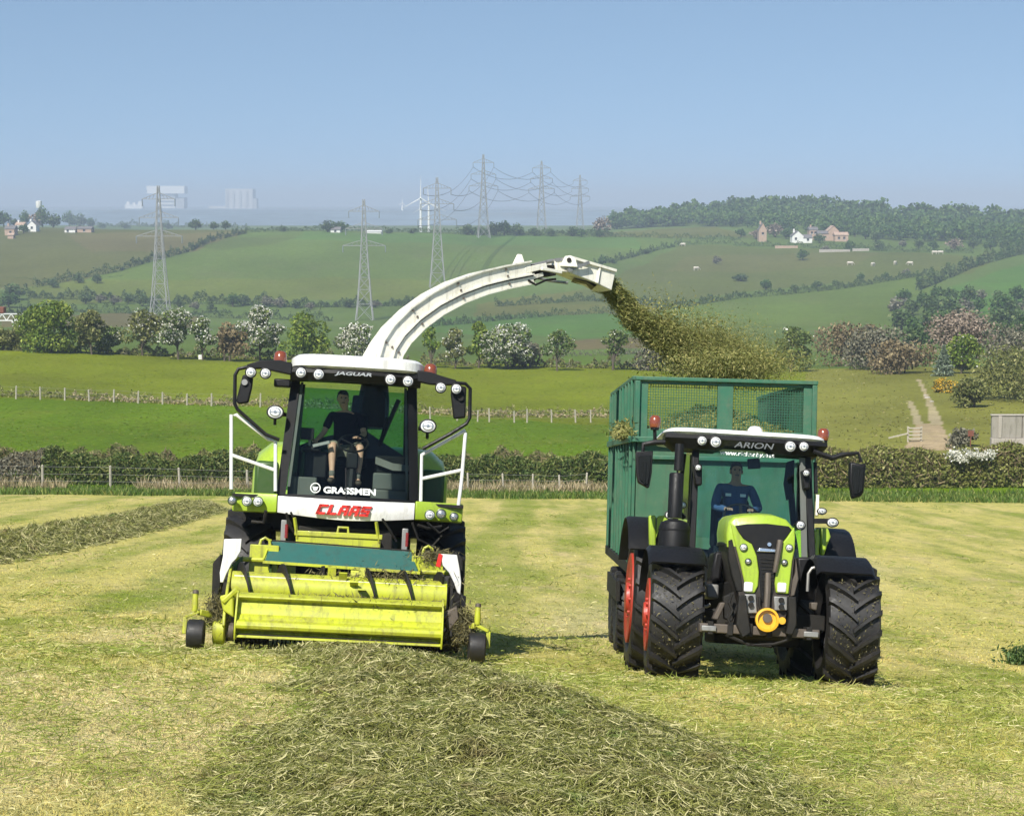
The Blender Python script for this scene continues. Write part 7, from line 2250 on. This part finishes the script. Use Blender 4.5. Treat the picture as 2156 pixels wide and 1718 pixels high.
for i, (lb_, px, yb, yt, Y, rot) in enumerate(PY):
    base = at(px, yb, Y); zb_ = gz(base.x, Y)
    hm = at(px, yt, Y).z - zb_
    o = empty('pylon', lb_, 'pylon', (base.x, Y, zb_ - .3), 'pylons of the power line')
    parts, tips = pylon_mesh(hm, .21 + .00014 * Y)
    for nm, b, m_ in parts: b.build(nm, m_, o, smooth=0)
    o.rotation_euler = (0, 0, rot)
    Mx = Matrix.Translation((base.x, Y, zb_ - .3)) @ Matrix.Rotation(rot, 4, 'Z')
    PTIPS.append([Mx @ Vector(t) for t in tips])
def cable(a, b, sag, name, label, group, r):
    n = 14
    pts = [a.lerp(b, t / n) + Vector((0, 0, -sag * 4 * (t / n) * (1 - t / n))) for t in range(n + 1)]
    o = MB().tube(pts, r, 4).build(name, p_cable, None)
    tag(o, label, 'power cable', group)
WO = ('lower left', 'lower right', 'middle left', 'middle right', 'upper left', 'upper right')
for i, j, nm in ((2, 3, 'from the field pylon up to the tallest pylon'), (3, 4, 'from the tallest pylon to the hazy one'), (4, 5, 'from the hazy pylon to the faintest one')):
    for k in range(6):
        cable(PTIPS[i][k], PTIPS[j][k], 6.5, 'power_cable', f'{WO[k]} cable hanging {nm}', 'cables of the power line', .10 + .00004 * PTIPS[i][k].y)
for k in range(2, 6):
    a = PTIPS[0][k]; b = Vector((a.x + (60 if k % 2 else -160), a.y - 330, a.z + 12 - (6 if k < 4 else 0)))
# far faint pylons on the plain
p0 = None
for i, (px, yb, yt, Y) in enumerate(((722, 474, 420, 2800), (782, 474, 424, 3000), (1455, 478, 440, 3200))):
    pass

# ================================================================= WIND TURBINES
def turbine(px, yb, yt, Y, label, rot, wm):
    base = at(px, yb, Y); zb_ = gz(base.x, Y); top = at(px, yt, Y).z
    # blade tip at the top of the picture figure; hub at 58 % of that height above the visible foot
    foot = at(px, yb, Y).z
    tot = top - foot; hub = foot + tot * .56; R0 = tot * .44
    o = empty('wind_turbine', label, 'wind turbine', (base.x, Y, zb_), 'wind turbines beyond the crest')
    hz_ = hub - zb_
    MB().tube([(0, 0, -1), (0, 0, hz_ * .5), (0, 0, hz_)], [1.5 * wm, 1.2 * wm, .9 * wm], 10).build('tower', p_white, o)
    MB().box(-.9 * wm, .9 * wm, -2 * wm, 3 * wm, hz_ - .8 * wm, hz_ + 1.0 * wm).build('nacelle', p_white, o, bevel=.2)
    MB().lathe([(.0001, -2.6 * wm), (.6 * wm, -2.2 * wm), (.8 * wm, -1.9 * wm), (.0001, -1.8 * wm)], 'y', (0, 0, hz_), 12).build('hub', p_white, o)
    for k in range(3):
        a = rot + k * 2.0944
        u = Vector((math.sin(a), 0, math.cos(a))); v = Vector((math.cos(a), 0, -math.sin(a)))
        c = Vector((0, -2.1 * wm, hz_))
        rg = []
        for t, w_ in ((0.02, .35), (.15, .55), (.5, .35), (1.0, .08)):
            q = c + u * R0 * t
            rg.append([q - v * w_ * wm, q + Vector((0, -.15 * wm, 0)), q + v * w_ * wm * .6, q + Vector((0, .15 * wm, 0))])
        MB().loft(rg).build('blade', p_white, o, smooth=60)
turbine(886, 478, 370, 1900, 'taller of the two bright wind turbines, left of the pair', .02, 1.0)
turbine(903, 478, 388, 1980, 'shorter wind turbine close right of the taller one', -.06, 1.0)
turbine(847, 444, 416, 3600, 'very faint distant wind turbine left of the bright pair', .1, 1.2)

# ================================================================= FAR BUILDINGS
p_pale = paint('pale_cladding', (.74, .72, .68), .6, (.5, .48, .45), .3, .02)
p_grey2 = paint('grey_concrete_block', (.40, .40, .40), .7, (.3, .3, .3), .3, .02)
p_band = paint('grey_window_band', (.22, .24, .26), .5, (.2, .2, .2), .2, .02)
p_sand = paint('pink_sandstone', (.46, .32, .235), .9, (.30, .24, .18), .5, .4)
p_slate = paint('slate_roof', (.16, .15, .15), .7, (.2, .17, .13), .4, .5)
p_lwhite = paint('lime_washed_wall', (.78, .76, .72), .7, (.55, .52, .45), .2, .3)
p_win = paint('dark_window', (.03, .035, .04), .2, (.06, .06, .06), .2, 1)
YP = 6000
def slab(o, name, x0, x1, y0, y1, dep, m, dy=0):
    a, c = at(x0, y1, YP), at(x1, y0, YP)
    return MB().box(a.x - o.location.x, c.x - o.location.x, dy, dy + dep, a.z - o.location.z, c.z - o.location.z).build(name, m, o)
b1 = at(350, 440, YP); 
o = empty('power_station', 'power station block with a long white top overhanging a grey base, behind the nearest pylon', 'power station', (b1.x, YP, at(350, 450, YP).z))
slab(o, 'upper_block', 310, 389, 392, 408, 60, p_lwhite, -8)
slab(o, 'lower_block', 333, 368, 408, 452, 60, p_pale)
slab(o, 'side_block', 368, 387, 416, 452, 60, p_grey2, 4)
for k in range(4): slab(o, 'cladding_band', 333, 368, 414 + k * 8, 417 + k * 8, 2, p_grey2, -2.2)
b1 = at(505, 440, YP)
o = empty('power_station', 'pale square power station hall fading into the haze, right of the nearest pylon', 'power station', (b1.x, YP, at(505, 450, YP).z))
p_hazed = paint('haze_dulled_cladding', (.52, .51, .50), .7, (.4, .39, .38), .3, .02)  # duller tone for this hall: fading by haze put into its colour
slab(o, 'hall', 475, 532, 398, 452, 70, p_hazed)
for k in range(4): slab(o, 'cladding_band', 476 + k * 14, 480 + k * 14, 402, 436, 2, p_grey2, -2.2)
slab(o, 'annexe', 440, 474, 434, 452, 40, p_hazed, 3)
slab(o, 'side_wing', 532, 540, 418, 452, 40, p_grey2, 3)
b1 = at(280, 440, YP)
o = empty('harbour_building', 'low white buildings on the horizon left of the power station', 'building', (b1.x, YP, at(280, 450, YP).z))
slab(o, 'long_block', 263, 300, 431, 446, 25, p_lwhite)
slab(o, 'end_block', 290, 299, 424, 431, 18, p_lwhite, 3); slab(o, 'corner_block', 266, 272, 425, 431, 10, p_lwhite, 4); slab(o, 'middle_block', 279, 284, 427, 431, 10, p_lwhite, 4)
def house(label, px0, px1, yb, ye, yr, Y, wall, roof, gable=False, wins=(), chim=True, depth=8, cat='house'):
    p = at((px0 + px1) / 2, yb, Y); 
    zb_ = p.z
    w = (px1 - px0) / F_PX * Y; he = at(0, ye, Y).z - zb_; hr = at(0, yr, Y).z - zb_
    o = empty('house', label, cat, (p.x, Y, zb_))
    g_ = zb_ - gz(p.x, Y)
    MB().box(-w/2, w/2, 0, depth, -max(1, g_ + 1), he).build('wall', wall, o)
    b = MB()
    if gable:
        MB().prism([(-w/2, he), (w/2, he), (0, hr)], .0, depth).build('gable', wall, o)
        b.add([(-w/2 - .3, -.3, he - .2), (0, -.3, hr + .25), (0, depth + .3, hr + .25), (-w/2 - .3, depth + .3, he - .2), (w/2 + .3, -.3, he - .2), (w/2 + .3, depth + .3, he - .2)], [(0, 1, 2, 3), (1, 4, 5, 2)])
    else:
        b.prism([(-.4, he - .1), (depth + .4, he - .1), (depth / 2, hr)], -w/2 - .3, w/2 + .3, 'yz')
    rf_ = b.build('roof', roof, o)
    if chim: MB().box(-w * .35, -w * .35 + 1.0, depth * .4, depth * .4 + 1, hr - 1.0, hr + 1.3).build('chimney', wall, rf_)
    for fx, fz in wins:
        f = MB().box(w * fx - .7, w * fx + .7, -.08, .1, he * fz - .7, he * fz + .8).build('window', p_win, o)
        MB().box(w * fx - .85, w * fx + .85, -.16, .0, he * fz - .9, he * fz - .72).build('sill', p_lwhite, f)
    return o
def yg(px, py): return on_ground(px, py, 800, 2200).y
Yf = yg(1690, 512)
house('white gabled farmhouse in front of the wood', 1668, 1692, 509, 497, 487, Yf, p_lwhite, p_slate, True, ((-.18, .5),), True, 10, 'farmhouse')
house('white lean-to wing joined right of the white farmhouse', 1692, 1710, 509, 501, 494, Yf, p_lwhite, p_slate, False, ((.0, .5),), False, 9, 'farmhouse')
house('tall pink sandstone house behind the white farmhouse', 1704, 1722, 500, 484, 478, Yf + 30, p_sand, p_slate, False, ((-.2, .6), (.2, .6)), True, 9)
house('sandstone barn between the two taller pink buildings', 1722, 1744, 505, 492, 486, Yf + 25, p_sand, p_slate, False, ((.1, .4),), False, 9, 'barn')
house('pink sandstone gabled barn at the right of the farm', 1744, 1766, 503, 486, 476, Yf + 25, p_sand, p_sand, True, ((0, .5),), False, 12, 'barn')
house('long low pink barn at the right end of the farm', 1758, 1786, 506, 495, 489, Yf + 18, p_sand, p_sand, False, ((-.2, .4), (.2, .4)), False, 8, 'barn')
house('sandstone cottage left of the white farmhouse among trees', 1598, 1614, 500, 484, 470, Yf + 10, p_sand, p_slate, True, ((0, .5),), True, 8, 'cottage')
for k, (x0, x1, yb, lb_) in enumerate(((1632, 1680, 523, 'low pink garden wall below the white farmhouse'), (1725, 1790, 531, 'pale stone wall around the yard right of the farmhouse'), (1795, 1830, 529, 'short pale wall at the right end of the farmyard'))):
    q = on_ground((x0 + x1) / 2, yb, 700, 1800); w = (x1 - x0) / F_PX * q.y
    o = MB().box(-w/2, w/2, 0, .6, -1, 1.5).build('stone_wall', p_sand if k == 0 else p_conc2, None, bevel=.05); o.location = q
    tag(o, lb_, 'wall')
# village at the left
Yv = 1400
house('white house with a long roof at the right of the village', 136, 158, 489, 483, 477, yg(148, 490), p_lwhite, p_slate, False, ((-.2, .4),), False, 9)
house('low grey bungalow right of the white village house', 162, 192, 488, 482, 477, yg(175, 490), p_sand, p_slate, False, ((0, .4),), False, 9, 'bungalow')
house('small white house among the village trees', 58, 76, 486, 474, 466, yg(66, 488), p_lwhite, p_slate, True, ((0, .5),), True, 9)
house('pinkish house at the left edge of the village', 10, 30, 494, 482, 475, yg(20, 496), p_sand, p_slate, False, ((.1, .4),), True, 9)
house('pale house beside the pinkish village house', 32, 50, 484, 474, 468, yg(40, 486), p_lwhite, p_sand, False, ((0, .4),), True, 9)
house('red brick shed low at the left edge of the village', 16, 28, 502, 495, 491, yg(22, 503), p_sand, p_sand, False, (), False, 5, 'shed')
house('pale house with a slate roof sheltered by the wide tree on the crest', 696, 716, 489, 484, 478, yg(705, 490), p_pale, p_slate, False, ((0, .4),), False, 9)
house('long low glasshouse just right of the second pylon', 772, 802, 491, 488, 485, yg(790, 492), p_pale, p_pale, False, (), False, 8, 'glasshouse')
q = at(82, 434, 1700)
o = empty('water_tower', 'white water tower standing above the village trees on the left skyline', 'water tower', (q.x, 1700, gz(q.x, 1700)))
zt0 = q.z - gz(q.x, 1700); r_ = 6.5 / F_PX * 1700
MB().lathe([(.0001, zt0 - 1.8), (r_ * .8, zt0 - 1.8), (r_, zt0 + .2), (r_, zt0 + 4.2), (.0001, zt0 + 4.6)], 'z', (0, 0, 0), 14).build('tank', p_lwhite, o)
MB().tube([(0, 0, -2), (0, 0, zt0 - 1.7)], .8, 8).build('shaft', p_lwhite, o)

# ================================================================= GRAZING ANIMALS ON THE HILL
p_wool = paint('pale_hide', (.60, .55, .46), .9, (.55, .47, .36), .4, 1.5)
def cow(o):
    """standing cow seen small: barrel trunk, jointed legs, lowered head"""
    rg = []
    for x, zc, rz, ry in ((-1.05, 1.15, .22, .16), (-.95, 1.12, .38, .30), (-.5, 1.05, .44, .38), (.1, 1.02, .46, .40), (.6, 1.08, .42, .32), (.9, 1.12, .30, .20), (1.15, 1.0, .2, .14), (1.4, .72, .15, .12), (1.6, .42, .14, .11), (1.72, .28, .07, .07)):
        rg.append([(x, ry * math.cos(a), zc + rz * math.sin(a)) for a in np.linspace(0, 2 * math.pi, 9)[:-1]])
    b = MB().loft(rg)
    for x, ys, back in ((-.85, .22, 1), (-.85, -.22, 1), (.65, .2, 0), (.65, -.2, 0)):
        b.tube([(x, ys, 1.0), (x + (.05 if back else .0), ys, .62), (x - (.12 if back else -.02), ys, .40), (x, ys, .02)], [.17, .10, .065, .06], 6)
    b.tube([(-1.05, 0, 1.3), (-1.2, 0, 1.0), (-1.18, 0, .6)], [.04, .03, .04], 5)
    for s in (-1, 1): b.bar((1.38, s * .1, .82), (1.34, s * .28, .84), .1, .04)
    return b.build('cow', p_wool, None, smooth=60)
c0 = None
for i, (px, py, rz, lb_) in enumerate(((1790, 559, 0, 'pale cow grazing left of its companion below the farm'), (1838, 561, .8, 'pale cow grazing right of its companion below the farm'), (1438, 519, 2.6, 'pale cow alone in the upper pasture by the farm lane'), (1466, 570, .4, 'pale cow standing under the left end of the upper pasture'), (1968, 536, 0, 'left of two white cows by the hedge below the wood'), (1980, 536, 3.0, 'right of two white cows by the hedge below the wood'), (1885, 558, 1.0, 'pinkish cow near the upright hedgerow trees'), (1916, 559, 2.5, 'pinkish cow farthest right near the hedgerow trees'))):
    if c0 is None: c0 = o = cow(None)
    else:
        o = c0.copy(); COL.objects.link(o)
    p = on_ground(px, py, 500, 1800)
    o.location = p; o.rotation_euler = (0, 0, rz); o.scale = (1.5, 1.5, 1.4)
    tag(o, lb_, 'cow', 'cows grazing on the right hill')
